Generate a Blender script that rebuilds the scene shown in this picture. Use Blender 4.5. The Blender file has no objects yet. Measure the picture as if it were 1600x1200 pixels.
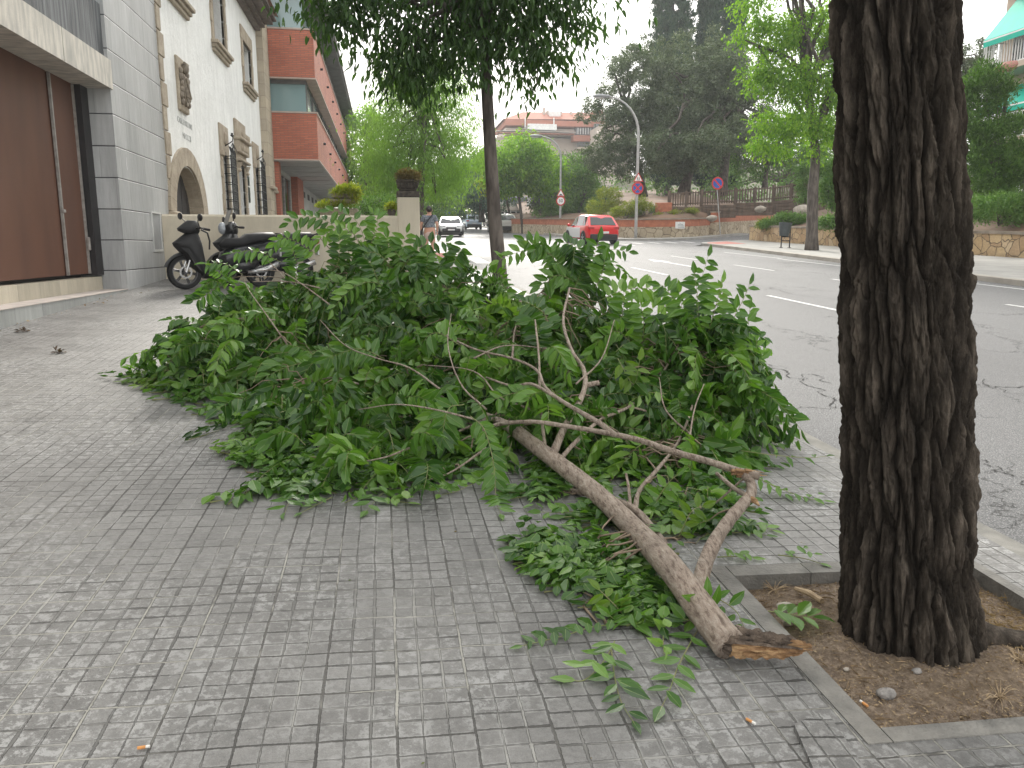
import bpy, math, random
import numpy as np
from mathutils import Vector, Matrix
R = math.radians
random.seed(7); rng = np.random.default_rng(11)
SC = bpy.context.scene; COL = SC.collection
# ------------------------------------------------------------------ camera
CAMH = 1.40; FPX = 1200.0
_p = math.atan(214/1200); _y = math.atan(200/1219.)
FW = np.array([math.sin(_y)*math.cos(_p), math.cos(_y)*math.cos(_p), -math.sin(_p)])
RT = np.array([math.cos(_y), -math.sin(_y), 0.0]); UP = np.cross(RT, FW)
CP = np.array([0, 0, CAMH])
cam = bpy.data.cameras.new('camera'); co = bpy.data.objects.new('camera', cam); COL.objects.link(co)
co.matrix_world = Matrix(((RT[0], UP[0], -FW[0], CP[0]), (RT[1], UP[1], -FW[1], CP[1]), (RT[2], UP[2], -FW[2], CP[2]), (0, 0, 0, 1)))
cam.sensor_width = 36; cam.lens = 27; cam.clip_end = 5000; cam.clip_start = .05
SC.camera = co
# ------------------------------------------------------------------ sky and sun (thin bright overcast, sun ahead of the camera)
SUN_EL, SUN_AZ = R(31), R(5)       # azimuth measured from +Y towards +X
w = bpy.data.worlds.new('World'); SC.world = w; w.use_nodes = True
nt = w.node_tree; nt.nodes.clear()
o_ = nt.nodes.new('ShaderNodeOutputWorld'); bg = nt.nodes.new('ShaderNodeBackground')
sk = nt.nodes.new('ShaderNodeTexSky'); sk.sky_type = 'NISHITA'; sk.sun_disc = False
sk.sun_elevation = SUN_EL; sk.sun_rotation = SUN_AZ; sk.air_density = 1.0; sk.dust_density = 3.0; sk.ozone_density = 1.0
tc = nt.nodes.new('ShaderNodeTexCoord'); mp = nt.nodes.new('ShaderNodeMapping'); mp.inputs['Scale'].default_value = (1, 1, 2.5)
nz = nt.nodes.new('ShaderNodeTexNoise'); nz.inputs['Scale'].default_value = 2.2; nz.inputs['Detail'].default_value = 6
cr = nt.nodes.new('ShaderNodeValToRGB'); cr.color_ramp.elements[0].position = .25; cr.color_ramp.elements[0].color = (.72, .72, .72, 1)
cr.color_ramp.elements[1].position = .6; cr.color_ramp.elements[1].color = (.93, .93, .93, 1)
mx = nt.nodes.new('ShaderNodeMixRGB'); mx.inputs[2].default_value = (16.6, 16.5, 16.1, 1)
nt.links.new(tc.outputs['Generated'], mp.inputs[0]); nt.links.new(mp.outputs[0], nz.inputs['Vector']); nt.links.new(nz.outputs['Fac'], cr.inputs[0])
nt.links.new(cr.outputs[0], mx.inputs[0]); nt.links.new(sk.outputs[0], mx.inputs[1]); nt.links.new(mx.outputs[0], bg.inputs[0])
bg.inputs['Strength'].default_value = 0.085
nt.links.new(bg.outputs[0], o_.inputs[0])
sl = bpy.data.lights.new('sun', 'SUN'); sl.energy = 3.4; sl.angle = R(15); sl.color = (1, .95, .87)
so = bpy.data.objects.new('sun', sl); COL.objects.link(so)
sd = Vector((math.sin(SUN_AZ)*math.cos(SUN_EL), math.cos(SUN_AZ)*math.cos(SUN_EL), math.sin(SUN_EL)))
so.rotation_euler = sd.to_track_quat('Z', 'Y').to_euler(); so.location = (0, 0, 60)
SC.view_settings.view_transform = 'Standard'; SC.view_settings.look = 'None'
SC.view_settings.exposure = 0.70; SC.view_settings.gamma = 1
SC.render.engine = 'CYCLES'
# ------------------------------------------------------------------ the lie of the land
def S(Y): return .049*Y if Y < 0 else .039*min(Y, 130)+.10*(1-math.exp(-Y/10))
def XC(Y): return 2.93-.014*max(Y, 0)              # kerb line of the near pavement
def XR(Y): return 14.0+.095*(Y-16) if Y < 38 else 12.6-.01*(Y-44)   # kerb of the far pavement
def GW(X, Y): return S(Y)-.033*X                   # near pavement
def GR(X, Y): return S(Y)-.033*3-.13+.010*(X-3)    # carriageway
def GF(X, Y): return GR(X, Y)+.13                  # far pavement
def zg(X, Y): return GW(X, Y) if X < XC(Y) else GR(X, Y)
def ray(px, py): return FW*FPX+RT*(px-800)-UP*(py-600)
def at(px, py, Y=None, X=None):
    d = ray(px, py); t = (Y-CP[1])/d[1] if Y is not None else (X-CP[0])/d[0]
    return CP+d*t
def gh(px, py, h=0.0):                             # a measured point of the photo, h above the ground
    d = ray(px, py); Y = 5.0
    lo, hi = 1.0, 300.0
    for _ in range(60):
        m = (lo+hi)/2; q = CP+d*(m/d[1])
        if q[2] < zg(q[0], q[1])+h: hi = m
        else: lo = m
    return CP+d*(lo/d[1])
def V(*a): return np.array(a, float)
# ------------------------------------------------------------------ materials
def nm(name):
    m = bpy.data.materials.new(name); m.use_nodes = True
    nt = m.node_tree; b = nt.nodes['Principled BSDF']
    return m, nt, b
def N(nt, t, **k):
    n = nt.nodes.new('ShaderNode'+t)
    for a, v in k.items():
        if a in n.inputs: n.inputs[a].default_value = v
        else: setattr(n, a, v)
    return n
def L(nt, a, b): nt.links.new(a, b)
def M(nt, op, a, b=None, c=None):
    n = nt.nodes.new('ShaderNodeMath'); n.operation = op
    for i, v in enumerate((a, b, c)):
        if v is None: continue
        if isinstance(v, (int, float)): n.inputs[i].default_value = v
        else: L(nt, v, n.inputs[i])
    return n.outputs[0]
def ramp(nt, fac, stops, interp='LINEAR'):
    n = nt.nodes.new('ShaderNodeValToRGB'); e = n.color_ramp.elements; n.color_ramp.interpolation = interp
    while len(e) < len(stops): e.new(.5)
    for i, (p, c) in enumerate(stops):
        e[i].position = p
        if isinstance(c, (int, float)): c = (c, c, c)
        e[i].color = (*c, 1)
    L(nt, fac, n.inputs[0]); return n.outputs[0]
def mixc(nt, f, a, b, mode='MIX'):
    n = nt.nodes.new('ShaderNodeMixRGB'); n.blend_type = mode
    for i, v in enumerate((f, a, b)):
        if isinstance(v, (int, float)): n.inputs[i].default_value = v if i == 0 else (v, v, v, 1)
        elif isinstance(v, tuple): n.inputs[i].default_value = (*v, 1)
        else: L(nt, v, n.inputs[i])
    return n.outputs[0]
def noise(nt, scale, detail=4, vec=None, rough=.55, out='Fac'):
    n = N(nt, 'TexNoise', Scale=scale, Detail=detail, Roughness=rough)
    if vec is not None: L(nt, vec, n.inputs['Vector'])
    return n.outputs[out]
def pos(nt, scale=None):
    g = nt.nodes.new('ShaderNodeNewGeometry')
    if scale is None: return g.outputs['Position']
    m = N(nt, 'Mapping'); m.inputs['Scale'].default_value = scale; L(nt, g.outputs['Position'], m.inputs[0]); return m.outputs[0]
def obc(nt, scale=(1, 1, 1)):
    g = nt.nodes.new('ShaderNodeTexCoord')
    m = N(nt, 'Mapping'); m.inputs['Scale'].default_value = scale; L(nt, g.outputs['Object'], m.inputs[0]); return m.outputs[0]
def bump(nt, b, h, dist=.01, strength=1.0):
    n = N(nt, 'Bump', Distance=dist, Strength=strength); L(nt, h, n.inputs['Height']); L(nt, n.outputs[0], b.inputs['Normal'])
def pm(name, c1, c2=None, sc=3.0, rough=.7, bmp=0, bsc=60, metal=0, coat=0, stretch=(1, 1, 1), lo=.35, hi=.65, spec=None, det=5):
    m, nt, b = nm(name)
    if c2 is None: c2 = tuple(x*.8 for x in c1)
    v = pos(nt, stretch)
    f = noise(nt, sc, det, v)
    L(nt, ramp(nt, f, [(lo, c1), (hi, c2)]), b.inputs['Base Color'])
    b.inputs['Roughness'].default_value = rough; b.inputs['Metallic'].default_value = metal
    if coat: b.inputs['Coat Weight'].default_value = coat
    if spec is not None: b.inputs['Specular IOR Level'].default_value = spec
    if bmp: bump(nt, b, noise(nt, bsc, 4, v), bmp)
    return m
def leafmat(name, cols, rough=.5, trans=.35, spec=.35, tone=False):
    m, nt, b = nm(name)
    g = nt.nodes.new('ShaderNodeNewGeometry'); fac = g.outputs['Random Per Island']
    if tone:                                       # whole shoots share a tone; the midrib is paler
        ta = nt.nodes.new('ShaderNodeAttribute'); ta.attribute_name = 'tone'; fac = M(nt, 'ADD', M(nt, 'MULTIPLY', ta.outputs['Fac'], .72), M(nt, 'MULTIPLY', fac, .28))
    c = ramp(nt, fac, [(i/max(1, len(cols)-1), k) for i, k in enumerate(cols)])
    if tone:
        tm = nt.nodes.new('ShaderNodeAttribute'); tm.attribute_name = 'rib'
        c = mixc(nt, M(nt, 'MULTIPLY', ramp(nt, tm.outputs['Fac'], [(.88, 0.0), (.97, 1.0)]), .5), c, (.26, .33, .13))
    L(nt, c, b.inputs['Base Color']); b.inputs['Roughness'].default_value = rough; b.inputs['Specular IOR Level'].default_value = spec
    t = nt.nodes.new('ShaderNodeBsdfTranslucent')
    L(nt, mixc(nt, .8, c, (1.5, 1.7, .35), 'MULTIPLY'), t.inputs['Color'])
    mxs = nt.nodes.new('ShaderNodeMixShader'); mxs.inputs[0].default_value = trans
    L(nt, b.outputs[0], mxs.inputs[1]); L(nt, t.outputs[0], mxs.inputs[2])
    L(nt, mxs.outputs[0], nt.nodes['Material Output'].inputs[0])
    return m
# ------------------------------------------------------------------ mesh helpers
def root_loc(p):                                   # world-built meshes are moved to the base of their thing
    if p is None: return (0, 0, 0)
    while p.parent is not None: p = p.parent
    return tuple(p.location)
class MB:
    def __init__(s): s.v = []; s.f = []; s.m = []; s.mi = 0
    def add(s, vs, fs):
        o = len(s.v); s.v += [tuple(map(float, p)) for p in vs]; s.f += [tuple(o+i for i in f) for f in fs]; s.m += [s.mi]*len(fs); return s
    def box(s, c, d, rz=0, ch=0.0):
        x, y, z = d[0]/2, d[1]/2, d[2]/2; ca, sa = math.cos(rz), math.sin(rz)
        if ch <= 0:
            P = [(sx*x, sy*y, sz*z) for sz in (-1, 1) for sx, sy in ((-1, -1), (1, -1), (1, 1), (-1, 1))]
            F = [(3, 2, 1, 0), (4, 5, 6, 7), (0, 1, 5, 4), (1, 2, 6, 5), (2, 3, 7, 6), (3, 0, 4, 7)]
        else:
            P = []; ring = [(-x+ch, -y), (x-ch, -y), (x, -y+ch), (x, y-ch), (x-ch, y), (-x+ch, y), (-x, y-ch), (-x, -y+ch)]
            k = [(.0, -z), (1, -z+ch), (1, z-ch), (0, z)]
            for a, zz in k:
                for (u, w_) in ring:
                    P.append((u if a else u*(1-ch/x), w_ if a else w_*(1-ch/y), zz))
            F = [tuple(range(7, -1, -1)), tuple(range(24, 32))]+[(r*8+i, r*8+(i+1) % 8, r*8+8+(i+1) % 8, r*8+8+i) for r in range(3) for i in range(8)]
        return s.add([(c[0]+p[0]*ca-p[1]*sa, c[1]+p[0]*sa+p[1]*ca, c[2]+p[2]) for p in P], F)
    def quad(s, a, b, c, d): return s.add([a, b, c, d], [(0, 1, 2, 3)])
    def tube(s, path, rad, n=8, cap=True, flat=1.0):
        path = [V(*p) for p in path]; k = len(path)
        if isinstance(rad, (int, float)): rad = [rad]*k
        vs = []; u = None
        for i, p in enumerate(path):
            t = path[min(i+1, k-1)]-path[max(i-1, 0)]; t = t/(np.linalg.norm(t)+1e-12)
            if u is None:
                u = np.cross(t, V(0, 0, 1)) if abs(t[2]) < .9 else np.cross(t, V(1, 0, 0))
            u = u-t*(u@t); u = u/(np.linalg.norm(u)+1e-12); w_ = np.cross(t, u)
            for j in range(n):
                a = 2*math.pi*j/n; vs.append(p+rad[i]*(math.cos(a)*u*flat+math.sin(a)*w_))
        fs = [(i*n+j, i*n+(j+1) % n, (i+1)*n+(j+1) % n, (i+1)*n+j) for i in range(k-1) for j in range(n)]
        if cap: fs += [tuple(range(n-1, -1, -1)), tuple(range((k-1)*n, k*n))]
        return s.add(vs, fs)
    def lathe(s, prof, c=(0, 0, 0), n=24, axis='z', cap=True):
        vs = []
        for r, h in prof:
            for j in range(n):
                a = 2*math.pi*j/n; x, y = r*math.cos(a), r*math.sin(a)
                q = (x, y, h) if axis == 'z' else ((h, x, y) if axis == 'x' else (x, h, y))
                vs.append((c[0]+q[0], c[1]+q[1], c[2]+q[2]))
        k = len(prof)
        fs = [(i*n+j, i*n+(j+1) % n, (i+1)*n+(j+1) % n, (i+1)*n+j) for i in range(k-1) for j in range(n)]
        if cap: fs += [tuple(range(n-1, -1, -1)), tuple(range((k-1)*n, k*n))]
        return s.add(vs, fs)
    def prism(s, poly, a, b, plane='xy'):
        def q(u, v_, h): return {'xy': (u, v_, h), 'xz': (u, h, v_), 'yz': (h, u, v_)}[plane]
        n = len(poly); vs = [q(u, v_, a) for u, v_ in poly]+[q(u, v_, b) for u, v_ in poly]
        return s.add(vs, [tuple(range(n-1, -1, -1)), tuple(range(n, 2*n))]+[(i, (i+1) % n, n+(i+1) % n, n+i) for i in range(n)])
    def grid(s, rows, close=False):
        h, w_ = len(rows), len(rows[0]); vs = [p for r in rows for p in r]
        return s.add(vs, [(i*w_+j, i*w_+(j+1) % w_, (i+1)*w_+(j+1) % w_, (i+1)*w_+j) for i in range(h-1) for j in range(w_ if close else w_-1)])
    def ell(s, c, r, n=12, m=8, noise_=0):
        rows = []
        for i in range(m+1):
            a = math.pi*(i/m*.998+.001)
            row = []
            for j in range(n):
                b = 2*math.pi*j/n; k = 1+noise_*(random.random()-.5)
                row.append((c[0]+r[0]*math.sin(a)*math.cos(b)*k, c[1]+r[1]*math.sin(a)*math.sin(b)*k, c[2]-r[2]*math.cos(a)*k))
            rows.append(row)
        return s.grid(rows, True)
    def xf(s, mtx, start=0):
        for i in range(start, len(s.v)): s.v[i] = tuple(mtx @ Vector(s.v[i]))
        return s
    def build(s, name, mats, parent=None, smooth=False, normals=True):
        me = bpy.data.meshes.new(name); ro = root_loc(parent); me.from_pydata([(a-ro[0], b_-ro[1], c_-ro[2]) for a, b_, c_ in s.v], [], s.f)
        if not isinstance(mats, (list, tuple)): mats = [mats]
        for m in mats: me.materials.append(m)
        if len(mats) > 1: me.polygons.foreach_set('material_index', s.m)
        if normals and len(s.f) < 60000:
            import bmesh
            b = bmesh.new(); b.from_mesh(me); bmesh.ops.recalc_face_normals(b, faces=b.faces); b.to_mesh(me); b.free()
        if smooth is True: me.polygons.foreach_set('use_smooth', [True]*len(me.polygons))
        elif smooth: me.polygons.foreach_set('use_smooth', [True]*len(me.polygons)); me.set_sharp_from_angle(angle=R(smooth))
        me.update()
        o = bpy.data.objects.new(name, me); COL.objects.link(o)
        if parent is not None: o.parent = parent
        return o
def npmesh(name, V_, F_, mat, parent=None, smooth=False):          # V_ (n,3), F_ (m,k) arrays
    me = bpy.data.meshes.new(name); k = F_.shape[1]; V_ = V_-np.array(root_loc(parent))
    me.vertices.add(len(V_)); me.vertices.foreach_set('co', np.ascontiguousarray(V_, dtype=np.float32).ravel())
    me.loops.add(F_.size); me.loops.foreach_set('vertex_index', np.ascontiguousarray(F_, dtype=np.int32).ravel())
    me.polygons.add(len(F_)); me.polygons.foreach_set('loop_start', np.arange(0, F_.size, k, dtype=np.int32))
    me.polygons.foreach_set('use_smooth', np.full(len(F_), bool(smooth)))
    me.update(calc_edges=True); me.validate()
    me.materials.append(mat)
    o = bpy.data.objects.new(name, me); COL.objects.link(o)
    if parent is not None: o.parent = parent
    return o
def tag(o, label=None, cat=None, group=None, kind=None):
    for k, v in (('label', label), ('category', cat), ('group', group), ('kind', kind)):
        if v: o[k] = v
    return o
def empty(name, loc, label=None, cat=None, group=None, rz=0):
    o = bpy.data.objects.new(name, None); o.location = tuple(map(float, loc)); o.rotation_euler = (0, 0, rz); o.empty_display_size = .2
    COL.objects.link(o); return tag(o, label, cat, group)
def copy_tree(o, parent=None):
    c = o.copy(); COL.objects.link(c); c.parent = parent
    for ch in list(o.children): copy_tree(ch, c)
    return c
# numpy noise -------------------------------------------------------
def _h(i, j, k=0, s=0):
    n = (i.astype(np.int64)*374761393+j.astype(np.int64)*668265263+np.int64(k)*2147483647+np.int64(s)*974634777) & 0x7fffffff
    n = ((n ^ (n >> 13))*1274126177) & 0x7fffffff
    return ((n ^ (n >> 16)) & 0xffff)/65535.0
def vn(x, y, s=0):
    i = np.floor(x); j = np.floor(y); u = x-i; v = y-j; u = u*u*(3-2*u); v = v*v*(3-2*v)
    return (_h(i, j, 0, s)*(1-u)+_h(i+1, j, 0, s)*u)*(1-v)+(_h(i, j+1, 0, s)*(1-u)+_h(i+1, j+1, 0, s)*u)*v
def fbm(x, y, o=4, s=0):
    t = 0; a = .5
    for k in range(o): t = t+a*vn(x*2**k, y*2**k, s+k); a *= .5
    return t
def worley(x, y, s=0, px=None):                    # F1, F2, id ; periodic in x when px given
    i = np.floor(x); j = np.floor(y); f1 = np.full(x.shape, 9.0); f2 = f1.copy(); idd = np.zeros(x.shape)
    for a in (-1, 0, 1):
        for b in (-1, 0, 1):
            ii = i+a; jj = j+b; iw = np.mod(ii, px) if px else ii
            cx = ii+_h(iw, jj, 1, s); cy = jj+_h(iw, jj, 2, s); d = np.hypot(x-cx, y-cy)
            r = _h(iw, jj, 3, s); n1 = d < f1
            f2 = np.where(n1, f1, np.minimum(f2, d)); idd = np.where(n1, r, idd); f1 = np.where(n1, d, f1)
    return f1, f2, idd
# ================================================================== THE GROUND
def terrain(X, Y):
    t = np.clip((X-19)/34, 0, 1); u = np.clip((Y-40)/95, 0, 1)
    a = t*t*(3-2*t)*u*u*(3-2*u)*11
    s = np.where(Y < 0, .049*Y, .039*np.minimum(Y, 130)+.10*(1-np.exp(-np.maximum(Y, 0)/10)))
    return s-.55-.033*np.clip(X, -4, 3)+a
gx = np.concatenate([np.linspace(-900, -60, 12), np.linspace(-50, 90, 57), np.linspace(110, 900, 12)])
gy = np.concatenate([np.linspace(-300, -20, 8), np.linspace(-10, 190, 61), np.linspace(220, 1500, 14)])
GX, GY = np.meshgrid(gx, gy)
gv = np.stack([GX, GY, terrain(GX, GY)], -1).reshape(-1, 3)
nr, nc = GX.shape; ii = (np.arange(nr-1)[:, None]*nc+np.arange(nc-1)[None]).ravel()
m_grassy = pm('dry ground', (.10, .085, .05), (.05, .07, .025), .6, .95, .02, 30)
tag(npmesh('ground', gv, np.stack([ii, ii+1, ii+nc+1, ii+nc], 1), m_grassy, smooth=True), kind='structure')

# --- pavement tile: 21 cm slabs, each scored into nine squares
def panot(name, base=.150, slab=.2125, warm=(1, .978, .94)):
    m, nt, b = nm(name); p = pos(nt)
    wob = noise(nt, 3.2, 3, p, out='Color')
    s1 = N(nt, 'VectorMath', operation='SUBTRACT'); L(nt, wob, s1.inputs[0]); s1.inputs[1].default_value = (.5, .5, .5)
    s2 = N(nt, 'VectorMath', operation='SCALE'); L(nt, s1.outputs[0], s2.inputs[0]); s2.inputs['Scale'].default_value = .016
    s3 = N(nt, 'VectorMath', operation='ADD'); L(nt, p, s3.inputs[0]); L(nt, s2.outputs[0], s3.inputs[1])
    sp = N(nt, 'SeparateXYZ'); L(nt, s3.outputs[0], sp.inputs[0])
    U = M(nt, 'DIVIDE', sp.outputs[0], slab); W = M(nt, 'DIVIDE', sp.outputs[1], slab)
    # every column of slabs is laid slightly out of line with the next
    colr = N(nt, 'TexWhiteNoise', noise_dimensions='1D'); L(nt, M(nt, 'FLOOR', U), colr.inputs['W'])
    W = M(nt, 'ADD', W, M(nt, 'MULTIPLY', colr.outputs['Value'], .10))
    def dist(a, k):     # metres to the nearest line of a k-fold grid
        f = M(nt, 'FRACT', M(nt, 'MULTIPLY', a, k)); return M(nt, 'MULTIPLY', M(nt, 'MINIMUM', f, M(nt, 'SUBTRACT', 1.0, f)), slab/k)
    gn = noise(nt, 5, 4, p)
    wd = M(nt, 'MULTIPLY', ramp(nt, noise(nt, 2.3, 4, p, .6), [(.38, .15), (.62, 1.0)]), .0050)
    dg = M(nt, 'MINIMUM', dist(U, 3), dist(W, 3)); dj = M(nt, 'MINIMUM', dist(U, 1), dist(W, 1))
    edge = M(nt, 'MULTIPLY', M(nt, 'SUBTRACT', noise(nt, 90, 3, p), .5), .007)
    def mask(d, w_, soft=.0022):
        r = N(nt, 'MapRange', interpolation_type='SMOOTHSTEP'); L(nt, M(nt, 'ADD', d, edge), r.inputs[0]); 
        if isinstance(w_, (int, float)): r.inputs[1].default_value = w_; r.inputs[2].default_value = w_+soft
        else: L(nt, w_, r.inputs[1]); L(nt, M(nt, 'ADD', w_, soft), r.inputs[2])
        r.inputs[3].default_value = 1; r.inputs[4].default_value = 0; return r.outputs[0]
    U3 = M(nt, 'MULTIPLY', U, 3); W3 = M(nt, 'MULTIPLY', W, 3)
    def seg(a, b_):                                # one random number for each short length of groove
        q = N(nt, 'CombineXYZ'); L(nt, a, q.inputs[0]); L(nt, b_, q.inputs[1]); w_ = N(nt, 'TexWhiteNoise', noise_dimensions='2D'); L(nt, q.outputs[0], w_.inputs['Vector']); return w_.outputs['Value']
    su = seg(M(nt, 'ROUND', U3), M(nt, 'FLOOR', W3)); sw = seg(M(nt, 'FLOOR', U3), M(nt, 'ADD', M(nt, 'ROUND', W3), .37))
    mgu = mask(dist(U, 3), M(nt, 'MULTIPLY', wd, M(nt, 'ADD', .25, M(nt, 'MULTIPLY', su, .9)))); mgw = mask(dist(W, 3), M(nt, 'MULTIPLY', wd, M(nt, 'ADD', .35, M(nt, 'MULTIPLY', sw, .8)))); mg = M(nt, 'MAXIMUM', mgu, mgw); mj = mask(dj, .0020)
    # slab to slab and square to square tone
    cv = N(nt, 'CombineXYZ'); L(nt, M(nt, 'FLOOR', U), cv.inputs[0]); L(nt, M(nt, 'FLOOR', W), cv.inputs[1])
    wn = N(nt, 'TexWhiteNoise', noise_dimensions='2D'); L(nt, cv.outputs[0], wn.inputs['Vector'])
    cv2 = N(nt, 'CombineXYZ'); L(nt, M(nt, 'FLOOR', M(nt, 'MULTIPLY', U, 3)), cv2.inputs[0]); L(nt, M(nt, 'FLOOR', M(nt, 'MULTIPLY', W, 3)), cv2.inputs[1])
    wn2 = N(nt, 'TexWhiteNoise', noise_dimensions='2D'); L(nt, cv2.outputs[0], wn2.inputs['Vector'])
    tone = M(nt, 'ADD', M(nt, 'ADD', .74, M(nt, 'MULTIPLY', wn.outputs['Value'], .34)), M(nt, 'MULTIPLY', wn2.outputs['Value'], .20))
    big = ramp(nt, noise(nt, .8, 5, p, .6), [(.3, .80), (.7, 1.14)])
    fine = M(nt, 'MULTIPLY', ramp(nt, noise(nt, 300, 3, p, .7), [(.3, .78), (.7, 1.2)]), ramp(nt, noise(nt, 45, 6, p, .75), [(.3, .80), (.7, 1.2)]))
    worn = ramp(nt, noise(nt, 26, 8, p, .78), [(.50, 0.0), (.56, 1.0)])
    wornb = M(nt, 'MULTIPLY', worn, ramp(nt, noise(nt, 1.3, 4, p), [(.42, .10), (.62, .95)]))
    st = ramp(nt, noise(nt, 7, 5, p, .75), [(.60, 0.0), (.72, 1.0)])
    c = mixc(nt, 1.0, M(nt, 'MULTIPLY', M(nt, 'MULTIPLY', tone, big), fine), tuple(base*x for x in warm), 'MULTIPLY')
    c = mixc(nt, wornb, c, tuple(min(1, base*1.9)*x for x in (1, .995, .97)))
    c = mixc(nt, M(nt, 'MULTIPLY', st, .35), c, (base*.5, base*.48, base*.44))
    gcol = ramp(nt, noise(nt, 1.9, 5, p, .65), [(.40, (.028, .027, .025)), (.50, (.06, .058, .054)), (.60, (.22, .215, .20))])
    gcu = ramp(nt, noise(nt, 1.5, 5, pos(nt, (1, .4, 1)), .65), [(.42, (.05, .048, .045)), (.52, (.13, .127, .118)), (.60, (.27, .265, .245))])
    rim = M(nt, 'MULTIPLY', ramp(nt, M(nt, 'ADD', dg, edge), [(.004, 1.0), (.010, 0.0)]), ramp(nt, noise(nt, 6, 5, p, .7), [(.48, 0.0), (.60, .75)]))
    c = mixc(nt, rim, c, (base*2.0, base*1.98, base*1.9))
    c = mixc(nt, M(nt, 'MULTIPLY', mgw, M(nt, 'ADD', .45, M(nt, 'MULTIPLY', sw, .5))), c, gcol); c = mixc(nt, M(nt, 'MULTIPLY', mgu, M(nt, 'ADD', .4, M(nt, 'MULTIPLY', su, .5))), c, gcu)
    jcol = ramp(nt, noise(nt, 1.2, 5, p, .65), [(.38, (.02, .019, .017)), (.50, (.06, .056, .05)), (.56, (.34, .33, .29))])
    c = mixc(nt, M(nt, 'MULTIPLY', mj, .75), c, jcol)
    L(nt, c, b.inputs['Base Color'])
    L(nt, M(nt, 'ADD', ramp(nt, noise(nt, 1.1, 4, p), [(.35, .66), (.65, .44)]), M(nt, 'MULTIPLY', wn.outputs['Value'], .12)), b.inputs['Roughness'])
    b.inputs['Specular IOR Level'].default_value = .38
    tilt = N(nt, 'SeparateColor'); L(nt, wn.outputs['Color'], tilt.inputs[0])
    fu = M(nt, 'SUBTRACT', M(nt, 'FRACT', U), .5); fv = M(nt, 'SUBTRACT', M(nt, 'FRACT', W), .5)
    tl = M(nt, 'ADD', M(nt, 'MULTIPLY', fu, M(nt, 'SUBTRACT', tilt.outputs[0], .5)), M(nt, 'MULTIPLY', fv, M(nt, 'SUBTRACT', tilt.outputs[1], .5)))
    h = M(nt, 'ADD', M(nt, 'MULTIPLY', noise(nt, 70, 6, p, .75), .35), M(nt, 'ADD', M(nt, 'MULTIPLY', noise(nt, 14, 3, p), .35), M(nt, 'MULTIPLY', tl, .8)))
    h = M(nt, 'SUBTRACT', h, M(nt, 'MULTIPLY', M(nt, 'MAXIMUM', mg, mj), 1.0))
    bump(nt, b, h, .007, 1.0)
    return m
m_panot = panot('scored pavement slabs')
m_panot2 = panot('scored pavement slabs by the kerb', .20, .245, (1, .975, .94))
m_conc = pm('worn concrete kerb', (.26, .25, .225), (.16, .155, .14), 9, .85, .004, 120, lo=.3, hi=.7)
m_conc2 = pm('grey basin edging', (.215, .205, .185), (.12, .115, .105), 11, .8, .006, 70, lo=.3, hi=.7, det=8)

def strip(name, fx0, fx1, ys, fz, mat, dz=0.0, nx=1, kind='structure'):
    b = MB(); rows = []
    for Y in ys:
        x0 = fx0(Y) if callable(fx0) else fx0; x1 = fx1(Y) if callable(fx1) else fx1
        rows.append([(x0+(x1-x0)*i/nx, Y, fz(x0+(x1-x0)*i/nx, Y)+dz) for i in range(nx+1)])
    b.grid(rows); o = b.build(name, mat, normals=False)
    return tag(o, kind=kind) if kind else o
YS = [-3]+[i*.5 for i in range(0, 21)]+[12, 14, 16, 18, 20, 24, 28, 32, 38, 44, 52, 60, 70, 80, 95, 110, 130]
KW = .13; BX0, BX1, BY0, BY1 = 1.355, 2.44, 1.795, 2.74
def near(a, b): return [a]+[y for y in YS if a < y < b]+[b]
# near pavement, laid round the tree basin
strip('pavement', -6.0, BX0-.07, near(-3, 130), GW, m_panot)
strip('pavement', BX0-.07, BX1+.06, near(-3, BY0-.06), GW, m_panot)
strip('pavement', BX0-.07, BX1+.06, near(BY1+.09, 11.9), GW, m_panot2)
strip('pavement', BX1+.06, lambda Y: XC(Y)-KW, near(-3, 11.9), GW, m_panot2)
strip('pavement', BX0-.07, 1.42, near(11.9, 13.1), GW, m_panot)
strip('pavement', 2.36, lambda Y: XC(Y)-KW, near(11.9, 13.1), GW, m_panot)
strip('pavement', BX0-.07, lambda Y: XC(Y)-KW, near(13.1, 130), GW, m_panot)
def kerb(name, fx, ys, fz, w_=KW, drop=.14, side=1, mat=None):
    b = MB(); rows = []
    for Y in ys:
        x = fx(Y); z = fz(x, Y)
        r = [(x-side*w_, Y, z-.3), (x-side*w_, Y, z+.003), (x-side*.015, Y, z+.003), (x, Y, z-.012), (x, Y, z-drop-.05)]
        rows.append(r)
    b.grid(rows); return tag(b.build(name, mat or m_conc), kind='structure')
ky = []
y = -3
while y < 130: ky.append(y); y += .5 if y < 12 else 2
kerb('kerb', XC, ky, lambda x, Y: GW(x, Y))
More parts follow.
